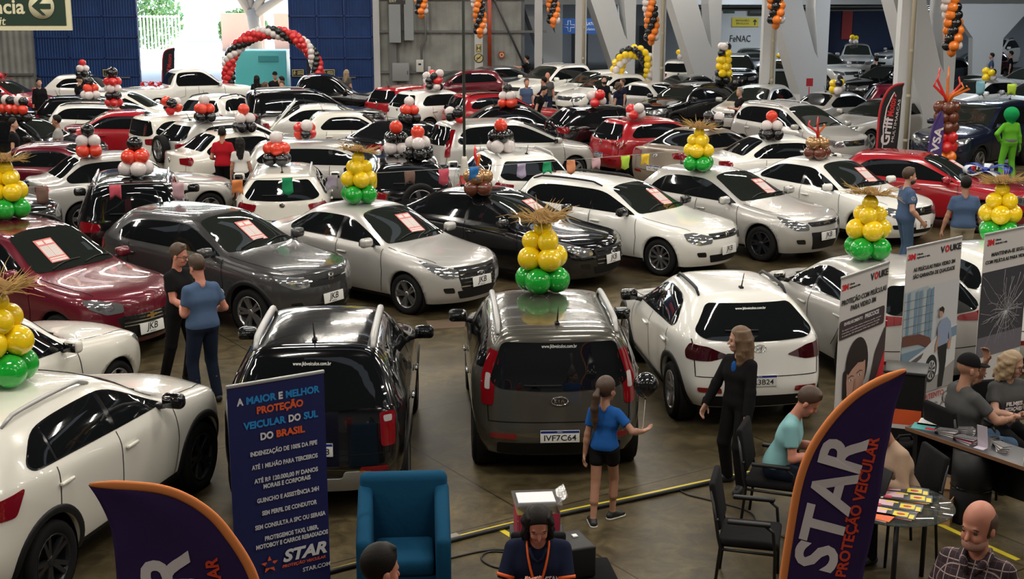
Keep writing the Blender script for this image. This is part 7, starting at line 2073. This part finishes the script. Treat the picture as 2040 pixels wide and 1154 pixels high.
MB().box((0, .030, .145), (.335, .004, .235), Ml).build('lid_sticker', mat('sticker_blue', (.05, .13, .32), .4), l)
text_on('lettering', 'STAR', .085, TK, l, (-.05, .0545 + .001, .225), (R(90 + 12), 0, R(180)), bold=.003, shear=.2)
sp = MB(); sp.prism([((.045 if k % 2 == 0 else .02) * math.sin(k * PI / 5), (.045 if k % 2 == 0 else .02) * math.cos(k * PI / 5)) for k in range(10)], 2, 0, .001); o = sp.build('star_sticker', TR_, l, (.115, .0535, .215), (R(90 + 12), 0, R(180)))
t = empty('office_chair', (.20, 9.32, 0), R(-90), 'black office chair under the seated woman in navy', 'chair')
MB().rbox((-.03, 0, .44), (.46, .46, .09), .03).build('seat', BFAB, t); MB().rbox((-.30, 0, .74), (.06, .42, .40), .025).build('backrest', BFAB, t)
MB().tube([(0, 0, .06), (0, 0, .42)], .03, 10).build('gas_post', TUBE, t)
for k in range(5): MB().tube([(0, 0, .09), (.27 * math.cos(k * 1.2566), .27 * math.sin(k * 1.2566), .05), (.28 * math.cos(k * 1.2566), .28 * math.sin(k * 1.2566), .0)], .018, 6).build('leg', TUBE, t)
MB().tube([(-.10, 0, .42), (-.33, 0, .46), (-.34, 0, .62)], .018, 6).build('back_bracket', TUBE, t)
# round glass table with magazines and the black laptop
GL = mat('table_glass', (.35, .42, .40), .04, trans=.9, alpha=.6)
t = empty('glass_table', (3.22, 10.75, 0), 0, 'round glass table with black legs right of the big dark blue feather flag', 'table')
MB().lathe([(0, .712), (.50, .712), (.505, .718), (.50, .724), (0, .724)], n=48).build('glass_top', GL, t)
for k in range(3):
    a = k * 2 * PI / 3 + .35; MB().tube([(.34 * math.cos(a), .34 * math.sin(a), 0), (.34 * math.cos(a), .34 * math.sin(a), .705)], .022, 8).build('leg', TUBE, t)
MB().lathe([(.32, .66), (.34, .68), (.36, .66)], n=32).build('ring', TUBE, t)
MY = mat('mag_yellow', (.66, .55, .03), .4); MR = mat('mag_red', (.50, .03, .06), .4); MP_ = mat('mag_pink', (.62, .40, .45), .4); MN = mat('mag_navy', (.03, .04, .06), .4)
for k, (x, y, rz, n_, lab) in enumerate(((3.36, 11.02, -24, 3, 'magazine pile farthest back on the glass table'), (3.34, 10.86, -24, 3, 'magazine pile second from the back on the glass table'), (3.22, 10.68, -26, 2, 'magazine pile third from the back on the glass table'), (3.12, 10.52, -28, 2, 'magazine pile nearest the camera on the glass table'), (2.99, 10.46, -38, 2, 'orange magazines slid out under the nearest pile'))):
    for q in range(n_):
        t = empty('magazine', (x + q * .014, y - q * .010, .7245 + .0065 * q), R(rz + 3 * q), ('%s, %s' % (['bottom', 'middle', 'top'][q if n_ == 3 else q * 2] + ' magazine', lab.replace('magazine pile ', 'pile '))) if k < 4 else '%s orange magazine slid out under the nearest pile' % ['lower', 'upper'][q], 'magazine', 'magazines on the glass table')
        MB().box((0, 0, .003), (.40 if k < 4 else .26, .17, .006)).build('pages', PAPER if q < n_ - 1 else (MN if k < 4 else mat('mag_orange', (.62, .12, .03), .4)), t)
        if q == n_ - 1 and k < 4:
            MB().box((-.11, .02, .0065), (.15, .12, .001)).build('cover_photo', MP_, t); MB().box((-.16, -.045, .0070), (.06, .05, .001)).build('cover_red', MR, t); MB().box((-.05, .055, .0070), (.10, .03, .001)).build('cover_yellow', MY, t)
            MB().box((.08, .0, .0066), (.12, .10, .001)).build('cover_yellow', MY, t); MB().ball((.08, 0, .0075), (.035, .025, .002), 10, 4).build('cover_red', MR, t); MB().box((.17, -.03, .0066), (.04, .09, .001)).build('cover_yellow', MY, t)
        elif k < 4: MB().box((.0, -.086, .003), (.40, .003, .005)).build('spine', MY if q % 2 else MR, t)
t = empty('laptop', (3.02, 10.98, .7245), R(-68), 'open black laptop on the glass table before the person in beige', 'laptop')
MB().rbox((0, -.0, .010), (.32, .22, .018), .005).build('keyboard_base', BLK, t); MB().rbox((0, .145, .115), (.32, .012, .22), .005, Matrix.Rotation(R(-20), 3, 'X')).build('lid', BLK, t)
# long desk with sample books
LAM = mat('desk_top', (.045, .047, .055), .4); WOODE = mat('desk_edge', (.17, .085, .045), .5)
ang = math.atan2(-.832, .555)
t = empty('desk', (3.87, 12.67, 0), ang, 'long dark topped desk with brown edge in front of the capped man', 'desk')
DL, DD = 2.5, .42
MB().rbox((DL / 2, DD / 2, .735), (DL, DD, .03), .006).build('desk_top', LAM, t); MB().box((DL / 2, -.004, .732), (DL, .012, .036)).build('front_edge', WOODE, t); MB().box((-.004, DD / 2, .732), (.012, DD, .036)).build('end_edge', WOODE, t)
MB().box((.9, DD - .03, .48), (1.6, .02, .46)).build('modesty_panel', BLK, t)
for x in (.10, 1.75): MB().box((x, DD / 2, .36), (.05, DD - .06, .72)).build('leg', BLK, t)
def on_desk(u, v, z=.75): a = Vector((3.87, 12.67, z)) + Vector((.555, -.832, 0)) * u + Vector((.832, .555, 0)) * v; return a
for k, (u, v, rz, lab) in enumerate(((.38, .13, 20, 'open film sample book nearest the flat leaflets on the desk'), (.62, .10, 5, 'film sample book with red and purple leaves before the card holder'), (.93, .22, -35, 'film sample book fanned out behind the card holder'), (.45, .30, 40, 'dark film sample book by the clear cup on the desk'))):
    t = empty('sample_book', on_desk(u, v), ang + R(rz), lab, 'sample book', 'film sample books on the desk')
    for q in range(7): MB().box((.0, 0, .005 + q * .008), (.20, .09, .005), Matrix.Rotation(R(-14 + 5 * q), 3, 'Z')).build('leaf', [PAPER, TG, PAPER, MR if k == 1 else TG, NAVYF if k == 1 else PAPER, PAPER, TG][q], t)
    MB().box((-.09, 0, .03), (.02, .09, .06)).build('binder', BLK, t)
for k, (u, v, w_, d_, m, lab) in enumerate(((.10, .30, .30, .22, mat('leaflet_white', (.70, .68, .68), .5), 'white leaflet at the far left corner of the desk'), (.13, .14, .26, .20, mat('leaflet_teal', (.06, .30, .30), .5), 'teal and red leaflet at the left end of the desk'))):
    o = MB().box((0, 0, .004), (w_, d_, .006)).build('leaflet', m, None, on_desk(u, v), (0, 0, ang + .5)); tag(o, lab, 'leaflet')
    if k: MB().box((.05, -.05, .008), (.10, .07, .001)).build('red_panel', MR, o)
o = MB().prism([(0, 0), (.10, 0), (.10, .004), (.014, .004), (.06, .22), (.056, .22), (.0, .004)], 1, -.05, .05).build('card_holder', mat('leaflet_lilac', (.58, .52, .60), .5), None, on_desk(.80, .14), (0, 0, ang + R(-80))); tag(o, 'folded white card stand on the desk', 'card stand')
o = MB().tube([(0, 0, 0), (.5, 0, 0)], .030, 14).build('film_roll', BLK, None, on_desk(1.30, .06, .781), (0, 0, ang + R(35))); tag(o, 'dark rolled film lying on the desk at the right edge', 'roll')
MB().lathe([(.031, -.002), (.031, .002), (.022, .002), (.022, -.002)], (-.002, 0, 0), 'x', 16).build('white_core', PAPER, o)
o = MB().lathe([(.001, 0), (.028, 0), (.034, .10), (.031, .10), (.026, .004), (.001, .004)], n=18).build('clear_cup', ACR, None, on_desk(.56, .24)); tag(o, 'clear plastic cup among the sample books', 'cup')
for k, (x, y, lab) in enumerate(((4.36, 12.12, 'black two-part barrel bin under the long desk'),)):
    t = empty('barrel_bin', (x, y, 0), 0, lab, 'bin'); MB().lathe([(0, 0), (.18, 0), (.19, .02), (.19, .34), (.183, .35), (.19, .36), (.19, .70), (.0, .70)], n=28).build('body', BLK, t); MB().lathe([(.189, .335), (.198, .35), (.189, .365)], n=28).build('rim_band', GBLK, t)
t = empty('cardboard_box', (4.02, 12.20, 0), R(-30), 'open cardboard box with papers on the floor by the barrel bins', 'box')
CB = mat('cardboard', (.34, .20, .10), .8); b = MB()
for x, y, sx, sy in ((0, -.15, .42, .008), (0, .15, .42, .008), (-.21, 0, .008, .30), (.21, 0, .008, .30)): b.box((x, y, .13), (sx, sy, .26))
b.box((0, 0, .006), (.42, .3, .01)); b.build('body', CB, t); MB().box((.08, .20, .29), (.42, .16, .006), Matrix.Rotation(R(25), 3, 'X')).build('flap', CB, t); MB().rbox((-.08, 0, .18), (.18, .22, .10), .02).build('papers', PAPER, t)
t = empty('travel_case', (3.95, 12.95, 0), R(10), 'black soft travel case on the floor behind the person in beige', 'suitcase'); MB().rbox((0, 0, .26), (.38, .26, .50), .05).build('body', BFAB, t); MB().tube([(-.08, 0, .51), (-.06, 0, .56), (.06, 0, .56), (.08, 0, .51)], .014, 6).build('handle', BLK, t)
t = empty('tool_case', (4.86, 11.15, 0), R(-22), 'silver hard case standing on the floor behind the man in the checked shirt', 'case')
MB().rbox((0, 0, .26), (.62, .20, .50), .02).build('body', mat('case_grey', (.20, .20, .205), .4, .4), t); MB().rbox((0, 0, .515), (.64, .21, .03), .008).build('aluminium_frame', ALLOY, t); MB().tube([(-.08, 0, .53), (-.07, 0, .57), (.07, 0, .57), (.08, 0, .53)], .014, 8).build('handle', BLK, t); MB().box((-.2, -.0, .535), (.09, .07, .012)).build('latch', BLK, t)
t = empty('display_cabinet', (4.12, 13.60, 0), R(-20), 'black display cabinet with a red and white notice between the two banners', 'cabinet')
MB().box((0, 0, .53), (.40, .38, 1.06)).build('body', BLK, t); MB().rbox((0, 0, 1.075), (.44, .42, .03), .008).build('top_board', mat('cab_top', (.03, .032, .036), .4), t); MB().box((.0, -.193, .60), (.37, .006, .16)).build('red_notice', TO, t); MB().box((.0, -.193, .495), (.37, .006, .045)).build('white_notice', PAPER, t)
text_on('lettering', '3M', .03, TR_, t, (-.15, -.198, .495), (R(90), 0, 0), bold=.002); text_on('lettering', 'VOUKE', .022, TK, t, (.13, -.198, .495), (R(90), 0, 0))
s = SDF(.06); rn = random.Random(3)
for k in range(14): s.ell(Vector((rn.uniform(-.16, .16), rn.uniform(-.10, .10), rn.uniform(.12, .34))), (rn.uniform(.08, .15), rn.uniform(.08, .13), rn.uniform(.08, .14)))
s.plane((0, 0, 0.004), (0, 0, -1))
o = sdf_obj('rubbish_bag', s, .02, mat('bag_black', (.006, .006, .007), .18, bump=(25, 1.0)), None); o.location = (4.62, 14.1, 0); tag(o, 'shiny black plastic bag at the foot of the banner with the man and car', 'bag')
# places shifted into the gaps between the parked cars
AISLE = {5: (-9.12, 48.85), 6: (-8.28, 45.8), 7: (-8.48, 48.95), 11: (.48, 45.6), 16: (.66, 59.3), 22: (15.5, 58.35), 23: (16.9, 59.15), 24: (16.25, 56.0)}
# ================================================================ the people
def at(px, py, h=0.0):
    """the point at height h above the floor that the photograph shows at (px, py)"""
    th = math.atan(622 / 2700); dx = (px - 1020) / 2700; dy = (py - 577) / 2700
    d = Vector((dx, math.cos(th) - dy * math.sin(th), -math.sin(th) - dy * math.cos(th)))
    return Vector((0, 0, CAM_H)) + d * ((h - CAM_H) / d.z)
# girl with the balloon
g, J = person((.87, 12.08, 0), R(72), 'girl in blue t-shirt and black shorts walking with a black balloon, seen from behind', H=1.38, skin=SKIN2, shirt='blue', pants='black', leg=.16, sleeve=.55, hair=HAIRBR, hairstyle='pony',
    feet=((-.14, .085, 0, .5), (.15, -.08, 0, -.7)), hands=((-.06, .235, .80), (.17, -.42, 1.13, (.7, -.5, .15), (0, .2, 1))), head=(-.45, .06), vox=.0085, build=.86, headsc=1.16, soles=SOLE, hem=.0, curl=(.5, .35))
for lg in J['legs']:
    pass
t = empty('balloon', g.matrix_basis @ J['arms'][1][2], 0, 'black balloon on a white string held by the girl', 'balloon')
o = balloon(t, 'b', (0.02, 0, .46), .118); MB().tube([(0, 0, .0), (.01, 0, .16), (.02, 0, .33)], .003, 5).build('string', WHITE_P, t)
# woman in black
w_, J = person((2.27, 12.98, 0), R(-140), 'woman with long wavy hair in a black jacket and leggings standing by the white hatchback', H=1.66, skin=SKIN, shirt='black', pants='black', sleeve=1.92, long_sleeve='jacket', hair=HAIRLB, hairstyle='long', hem=-.06,
    feet=((.10, .14, 0, .3), (-.02, -.16, 0, -.5)), hands=((.16, .24, .82), (.20, -.30, .86)), head=(-.75, .05), vox=.008, face=True, build=.95, poles={'e0': Vector((-1, .8, -.2)), 'e1': Vector((-1, -.8, -.2))})
s = SDF(.02); s.ell(J['tor'](.088, 0, 1.345), (.030, .034, .070), J['T']); sdf_obj('blue_top', s, .007, CL['blue'], w_)
# two men on the left
m_, J = person((-4.20, 16.62, 0), R(-28), 'smiling man with glasses in a black t-shirt beside the grey crossover', H=1.78, skin=SKIN3, shirt='black', pants='black', hair=HAIRBR, feet=((.0, .12, 0), (-.16, -.12, 0)), hands=((.30, .16, 1.02), (.30, -.14, 1.0)), head=(.25, .18), vox=.009, face=True, glasses=True, smile=True)
m_, J = person((-3.72, 15.78, 0), R(128), 'man in dusty blue t-shirt seen from behind talking to the man with glasses', H=1.80, skin=SKIN3, shirt='dusty', pants='djeans', hair=HAIRBR, feet=((.0, .13, 0), (.02, -.14, 0)), hands=((.26, .14, 1.10), (.22, -.26, 1.05)), head=(.2, .30), vox=.009, build=1.08)
LOGOW = mat('sleeve_logo', (.5, .52, .56), .7)
def sleeve_ring(root, J, i):
    sh, el = J['arms'][i][0], J['arms'][i][1]; c = sh.lerp(el, .36); out = Vector((0, 1 if i == 0 else -1, 0)); ax = (el - sh).normalized(); out = (out - ax * out.dot(ax)).normalized(); q = ax.cross(out)
    b = MB(); r = .034; o = c + out * .066
    b.tube([o + (ax * math.cos(a * PI / 10) + q * math.sin(a * PI / 10)) * r for a in range(21)], .004, 5)
    for k in range(3): b.tube([o, o + (ax * -math.cos(k * 2.0944) + q * math.sin(k * 2.0944)) * r], .004, 5)
    b.build('sleeve_logo', LOGOW, root)
sleeve_ring(m_, J, 1)
m_, J = person((6.80, 23.1, 0), R(8), 'bearded man in dusty blue t-shirt and jeans with a logo on his sleeve', H=1.84, skin=SKIN, shirt='dusty', pants='jeans', hair=HAIRBR, beard=HAIRBR, feet=((.03, .12, 0), (-.06, -.12, 0)), hands=((.05, .26, .86), (.17, -.25, .93)), head=(-.05, .03), vox=.010, build=1.05, poles={'e1': Vector((-1, -.4, -.1))})
sleeve_ring(m_, J, 1)
m_, J = person((7.60, 22.5, 0), R(82), 'man in dusty blue t-shirt and khaki trousers facing the red hatchback', H=1.78, skin=SKIN2, shirt='dusty', pants='khaki', hair=HAIRB, hands=((.02, .34, .82), (.02, -.34, .82)), vox=.010, build=1.10)
# green costume
gr, J = person((12.55, 34.15, 0), R(98), 'person in a lime green body costume with a big dark green hood, hand on hip', H=1.80, skin=CL['green'], shirt='green', pants='green', sleeve=1.95, long_sleeve='costume_top', hairstyle=None, shoes=CL['green'], feet=((.0, .17, 0), (.0, -.15, 0)), hands=((.06, .22, 1.0), (.02, -.30, .82)), vox=.016, poles={'e0': Vector((-.4, 1, -.1))}, build=1.05)
s = SDF(.03); s.ell(J['hp'](-.01, 0, .12), (.19, .19, .185), J['HM']); s.cap(J['hp'](-.01, 0, .02), J['hp'](-.01, 0, -.08), .14, .09); sdf_obj('hood', s, .02, CL['green2'], gr)
s = SDF(.03); s.cap(J['tor'](-.012, .05, 1.02), J['tor'](-.012, -.05, 1.02), .137); s.plane(J['tor'](0, 0, 1.06), (0, 0, 1)); s.plane(J['tor'](0, 0, .97), (0, 0, -1)); sdf_obj('belt', s, .015, CL['belt'], gr)
# red shirt, white shirt
person((-6.45, 30.15, 0), R(92), 'man in a red t-shirt and black shorts seen from behind by the white sedan', H=1.78, skin=SKIN2, shirt='red', pants='black', leg=.42, hair=HAIRB, hands=((.20, .20, 1.05), (.20, -.20, 1.05)), vox=.012)
person((-5.95, 29.6, 0), R(100), 'woman with long dark hair and white t-shirt beside the man in red', H=1.62, skin=SKIN2, shirt='white', pants='black', leg=.4, hair=HAIRB, hairstyle='long', vox=.012, build=.9)
# seated woman with the phone
sw, J = person((.19, 9.12, 0), R(-92), 'smiling seated woman in a navy polo with orange lanyard looking at her phone', H=1.72, skin=SKIN3, shirt='navy', pants='djeans', sleeve=.72, hair=HAIRB, hairstyle='bob', pelvis=(0, 0, .69), lean=.30, feet=((.42, .12, 0), (.42, -.12, 0)),
    hands=((.40, .055, .965, (.25, -.85, -.1), (-.5, 0, .85)), (.42, -.11, .97, (.35, .8, .05), (-.2, 0, 1))), head=(.10, .14), face=True, smile=True, vox=.007, build=1.22, headsc=.96, curl=(.8, .7), poles={'e0': Vector((-.2, .6, -1)), 'e1': Vector((-.2, -.6, -1))})
T_ = J['tor']; LAN = mat('lanyard', (.72, .11, .012), .6)
def on_chest(y, z, d=.165): return T_(d - .9 * y * y - .35 * max(0, z - 1.30), y, z)
b = MB()
for sg in (1, -1):
    b.tube([T_(-.02, sg * .075, 1.475), T_(.05, sg * .078, 1.455), T_(.105, sg * .070, 1.40), T_(.150, sg * .052, 1.32), T_(.172, sg * .022, 1.20), T_(.176, sg * .006, 1.12)], .009, 6)
b.tube([T_(.176, 0, 1.13), T_(.178, 0, 1.0)], .010, 6)
b.build('lanyard', LAN, sw)
for i in (0, 1):
    sh, el = J['arms'][i][0], J['arms'][i][1]; c = sh.lerp(el, .72); a = (el - sh).normalized(); MB().tube([c - a * .012, c + a * .012], .0655, 16).build('orange_cuff', LAN, sw)
b = MB(); b.tube([T_(.07, .06, 1.45), T_(.125, .035, 1.40), T_(.135, 0, 1.37), T_(.125, -.035, 1.40), T_(.07, -.06, 1.45)], .012, 6); b.build('collar', CL['navy'], sw)
Mt = J['T'].to_4x4()
tx = text_on('shirt_lettering', 'STAR', .060, LETT, sw, T_(.160, .105, 1.235), (0, 0, 0), bold=.002, width=.105)
tx.rotation_euler = (Mt @ Euler((R(78), 0, R(90 + 12))).to_matrix().to_4x4()).to_euler()
sp = MB(); sp.prism([((.026 if k % 2 == 0 else .012) * math.sin(k * PI / 5), (.026 if k % 2 == 0 else .012) * math.cos(k * PI / 5)) for k in range(10)], 2, 0, .003); o = sp.build('shirt_star', LAN, sw, T_(.172, .035, 1.235)); o.rotation_euler = tx.rotation_euler
t = empty('phone', sw.matrix_basis @ (J['arms'][0][2].lerp(J['arms'][1][2], .5) + Vector((.055, 0, .035))), R(-92), 'dark phone held in both hands by the seated woman', 'phone')
MB().rbox((0, 0, 0), (.14, .07, .011), .004, Matrix.Rotation(R(-25), 3, 'Y')).build('body', BLK, t)
# heads at the bottom edge
bm_, J = person((-.80, 7.36, 0), R(48), 'dark-haired man seen from behind at the bottom edge below the armchair', H=1.77, skin=SKIN3, shirt='red', pants='djeans', hair=HAIRB, vox=.009, head=(-.25, .15), headsc=1.05)
pm, J = person((2.95, 7.98, 0), R(-128), 'balding man with grey stubble in a dark checked shirt at the lower right', H=1.80, skin=SKIN3, shirt='grey', pants='djeans', sleeve=1.9, hair=HAIRBR, hairstyle='balding', face=True, vox=.007, build=1.18, head=(-.22, .12), headsc=1.10, hands=((.10, .30, .90), (.22, -.28, .95)))
PLAID = mat('plaid_cloth', (.02, .012, .015), .85)
N, L, b_ = nodes_of(PLAID); tc = N.new('ShaderNodeTexCoord'); sx = N.new('ShaderNodeSeparateXYZ'); L.new(tc.outputs['Object'], sx.inputs[0])
prev = None
for axn, per, wd, colr in (('Y', .085, .09, (.42, .32, .30, 1)), ('Z', .085, .09, (.42, .32, .30, 1)), ('Y', .0425, .07, (.11, .05, .055, 1)), ('Z', .0425, .07, (.11, .05, .055, 1)), ('X', .085, .08, (.30, .22, .21, 1))):
    ml = N.new('ShaderNodeMath'); ml.operation = 'MULTIPLY'; ml.inputs[1].default_value = 1 / per; L.new(sx.outputs[axn], ml.inputs[0])
    fr_ = N.new('ShaderNodeMath'); fr_.operation = 'FRACT'; L.new(ml.outputs[0], fr_.inputs[0]); lt = N.new('ShaderNodeMath'); lt.operation = 'LESS_THAN'; lt.inputs[1].default_value = wd; L.new(fr_.outputs[0], lt.inputs[0])
    mx = N.new('ShaderNodeMix'); mx.data_type = 'RGBA'; L.new(lt.outputs[0], mx.inputs[0]); mx.inputs[7].default_value = colr
    if prev is None: mx.inputs[6].default_value = (.022, .010, .016, 1)
    else: L.new(prev.outputs[2], mx.inputs[6])
    prev = mx
L.new(prev.outputs[2], b_.inputs['Base Color'])
for c in pm.children:
    if c.name.startswith('shirt'): c.data.materials[0] = PLAID
b = MB()
for sg in (1, -1): b.tube([J['tor'](-.06, sg * .05, 1.47), J['tor'](.03, sg * .085, 1.465), J['tor'](.10, sg * .055, 1.42), J['tor'](.125, sg * .02, 1.36)], [.02, .026, .026, .012], 8)
b.build('shirt_collar', PLAID, pm)
s = SDF(.01); s.ell(J['hp'](.036, 0, .022), (.067 * J['hk'], .0635 * J['hk'], .048 * J['hk']), J['HM']); s.plane(J['hp'](0, 0, .035), J['HM'] @ Vector((-.3, 0, 1))); s.plane(J['hp'](.10, 0, -.03), J['HM'] @ Vector((1, 0, -.2))); sdf_obj('stubble', s, .008, mat('stubble', (.40, .20, .15), .8), pm)
# around the tables
tm_, J = person((2.47, 12.05, 0), R(-18), 'man in a light teal t-shirt sitting on a chair behind the big feather flag', H=1.76, skin=SKIN3, shirt='teal', pants='djeans', hair=HAIRBR, pelvis=(.02, 0, .59), lean=.30, feet=((.42, .13, 0), (.40, -.13, 0)), hands=((.42, .12, .78), (.42, -.14, .78)), head=(.0, .35), vox=.010)
bg_, J = person((3.46, 11.35, 0), R(200), 'person in a beige long sleeved shirt sitting at the glass table with the laptop', H=1.74, skin=SKIN2, shirt='beige', pants='black', sleeve=1.9, hair=HAIRBR, pelvis=(.0, 0, .59), lean=.32, feet=((.40, .12, 0), (.40, -.12, 0)), hands=((.40, .16, .80), (.40, -.16, .80)), head=(.0, .30), vox=.010, build=1.1)
cm_, J = person((4.48, 12.78, 0), R(16), 'man in grey t-shirt and black cap sitting behind the long desk', H=1.80, skin=SKIN2, shirt='grey', pants='jeans', hair=HAIRB, hat='cap', pelvis=(.0, 0, .59), lean=-.06, feet=((.45, .13, 0), (.45, -.13, 0)), hands=((.24, .07, 1.32, (-.15, -.1, .9), (-.8, -.3, 0)), (.36, -.20, .80)), head=(-.15, .18), vox=.008, face=True, build=1.15, poles={'e0': Vector((.2, .6, -1)), 'e1': Vector((-.6, -.8, -.3))})
gw, J = person((5.03, 13.28, 0), R(-70), 'woman with light hair and glasses in a grey t-shirt by the cracked glass banner', H=1.70, skin=SKIN, shirt='grey', pants='black', hair=HAIRBL, hairstyle='bob', glasses=True, face=True, pelvis=(.0, 0, .59), lean=.10, feet=((.42, .12, 0), (.42, -.12, 0)), hands=((.36, .03, .80, (.5, -.8, 0), (0, -.3, 1)), (.36, -.06, .78, (.5, .8, 0), (0, .3, 1))), head=(.55, .10), vox=.008, curl=(.8, .8), build=1.08, poles={'e0': Vector((-.4, 1, -.3)), 'e1': Vector((-.4, -1, -.3))})
for s_, z, sz in (('FILMES', 1.24, .055), ('ESTAÇÕES', 1.18, .055)):
    tx = text_on('shirt_lettering', s_, sz, LETT, gw, J['tor'](.150, .0, z), (0, 0, 0), bold=.002, width=.20); tx.rotation_euler = (J['T'].to_4x4() @ Euler((R(86), 0, R(90))).to_matrix().to_4x4()).to_euler()
# people among the far rows
FAR = [  # px of the head top, its py, heading, label, options
 (113, 232, 190, 'man in a light grey t-shirt with a hand on his hip among the left rows', dict(shirt='lgrey', pants='djeans', skin=SKIN2, hands=((.02, .25, .82), (.02, -.22, 1.0)), poles={'e1': Vector((-.3, -1, 0))}, hair=HAIRB)),
 (24, 238, 10, 'dark-haired man in black half hidden behind the red balloons at the left', dict(shirt='black', pants='black')),
 (77, 158, -60, 'man in a black suit standing by the red hatchback with the ribbon bow', dict(shirt='black', pants='black', sleeve=1.9)),
 (157, 153, 60, 'man in a black cap beside the old white hatchback', dict(shirt='black', pants='djeans', hat='cap')),
 (170, 160, 90, 'dark-haired person behind the tall balloon tower', dict(shirt='navy', pants='djeans')),
 (510, 153, 100, 'woman with long dark hair standing against the teal stall', dict(shirt='black', pants='black', hairstyle='long')),
 (516, 166, 20, 'woman with brown hair in a dark top in front of the teal stall', dict(shirt='navy', pants='djeans', hairstyle='bob', hair=HAIRBR)),
 (546, 146, -70, 'man in a dark cap with hands on his hips in front of the teal stall', dict(shirt='black', pants='djeans', hat='cap', hands=((.04, .20, 1.0), (.04, -.20, 1.0)), poles={'e0': Vector((-.3, 1, 0)), 'e1': Vector((-.3, -1, 0))})),
 (561, 154, 190, 'dark-haired man right of the one with hands on his hips', dict(shirt='black', pants='djeans')),
 (562, 163, -100, 'short-haired man in dark shirt nearest the black pickup truck', dict(shirt='black', pants='djeans', hair=HAIRBR)),
 (690, 140, 60, 'blond woman by the right blue gate panel', dict(shirt='grey', pants='djeans', hair=HAIRBL, hairstyle='long')),
 (1049, 163, -70, 'man in a blue shirt at the left of the group by the first column', dict(shirt='dusty', pants='djeans', hair=HAIRBR)),
 (1069, 170, -20, 'man in black bending forward in the group by the first column', dict(shirt='black', pants='black', lean=.35)),
 (1084, 155, 160, 'man in navy with white trousers in the group by the first column', dict(shirt='navy', pants='white', hands=((.25, .10, 1.15), (.05, -.25, .85)))),
 (1091, 146, -100, 'balding man in a dark checked shirt at the back of the group', dict(shirt='grey', pants='djeans', hair=HAIRG, hairstyle='balding', skin=SKIN3)),
 (1007, 166, 170, 'woman with dark long hair half hidden by the first post', dict(shirt='grey', pants='djeans', hairstyle='long', hair=HAIRBR)),
 (1050, 115, 150, 'man in black stretching an arm behind the first column', dict(shirt='black', pants='black', hands=((.45, .25, 1.30), (.02, -.25, .82)))),
 (1203, 153, -80, 'bearded man in black left of the yellow balloon arch', dict(shirt='black', pants='djeans', beard=HAIRB)),
 (1231, 165, 150, 'woman in a dark striped top before the yellow balloon arch', dict(shirt='navy', pants='djeans', hairstyle='bob', hair=HAIRBR)),
 (1241, 158, 200, 'man in a navy t-shirt beside the woman in the striped top', dict(shirt='navy', pants='djeans', hair=HAIRBR, hands=((.05, .25, .82), (.25, -.12, 1.0)))),
 (1475, 176, 200, 'grey-haired man in black photographing a silver crossover', dict(shirt='black', pants='djeans', hair=HAIRG, hands=((.30, .06, 1.15), (.30, -.06, 1.15)))),
 (1674, 153, 120, 'dark-haired man behind the mixed yellow balloons by the fourth column', dict(shirt='grey', pants='djeans')),
 (1748, 118, 90, 'person in black left of the fifth post deep in the annex', dict(shirt='black', pants='black')),
 (1802, 115, 100, 'man in dark grey right of the fifth post', dict(shirt='grey', pants='black')),
 (1812, 118, 80, 'man in black beside the one in dark grey in the annex', dict(shirt='black', pants='black')),
 (1977, 107, 160, 'man in a blue-grey shirt by the blue bin in the annex', dict(shirt='dusty', pants='djeans')),
 (2015, 103, 160, 'man in black at the far right edge of the annex', dict(shirt='black', pants='black')),
]
for i, (px, py, hd, lab, o) in enumerate(FAR):
    p = at(px, py, 1.74)
    k_ = dict(vox=.022, H=1.62 if 'woman' in lab else 1.74); k_.update(o)
    p = at(px, py, k_['H'])
    x, y = AISLE.get(i, (p.x, p.y))
    person((x, y, 0), R(hd), lab, **k_)
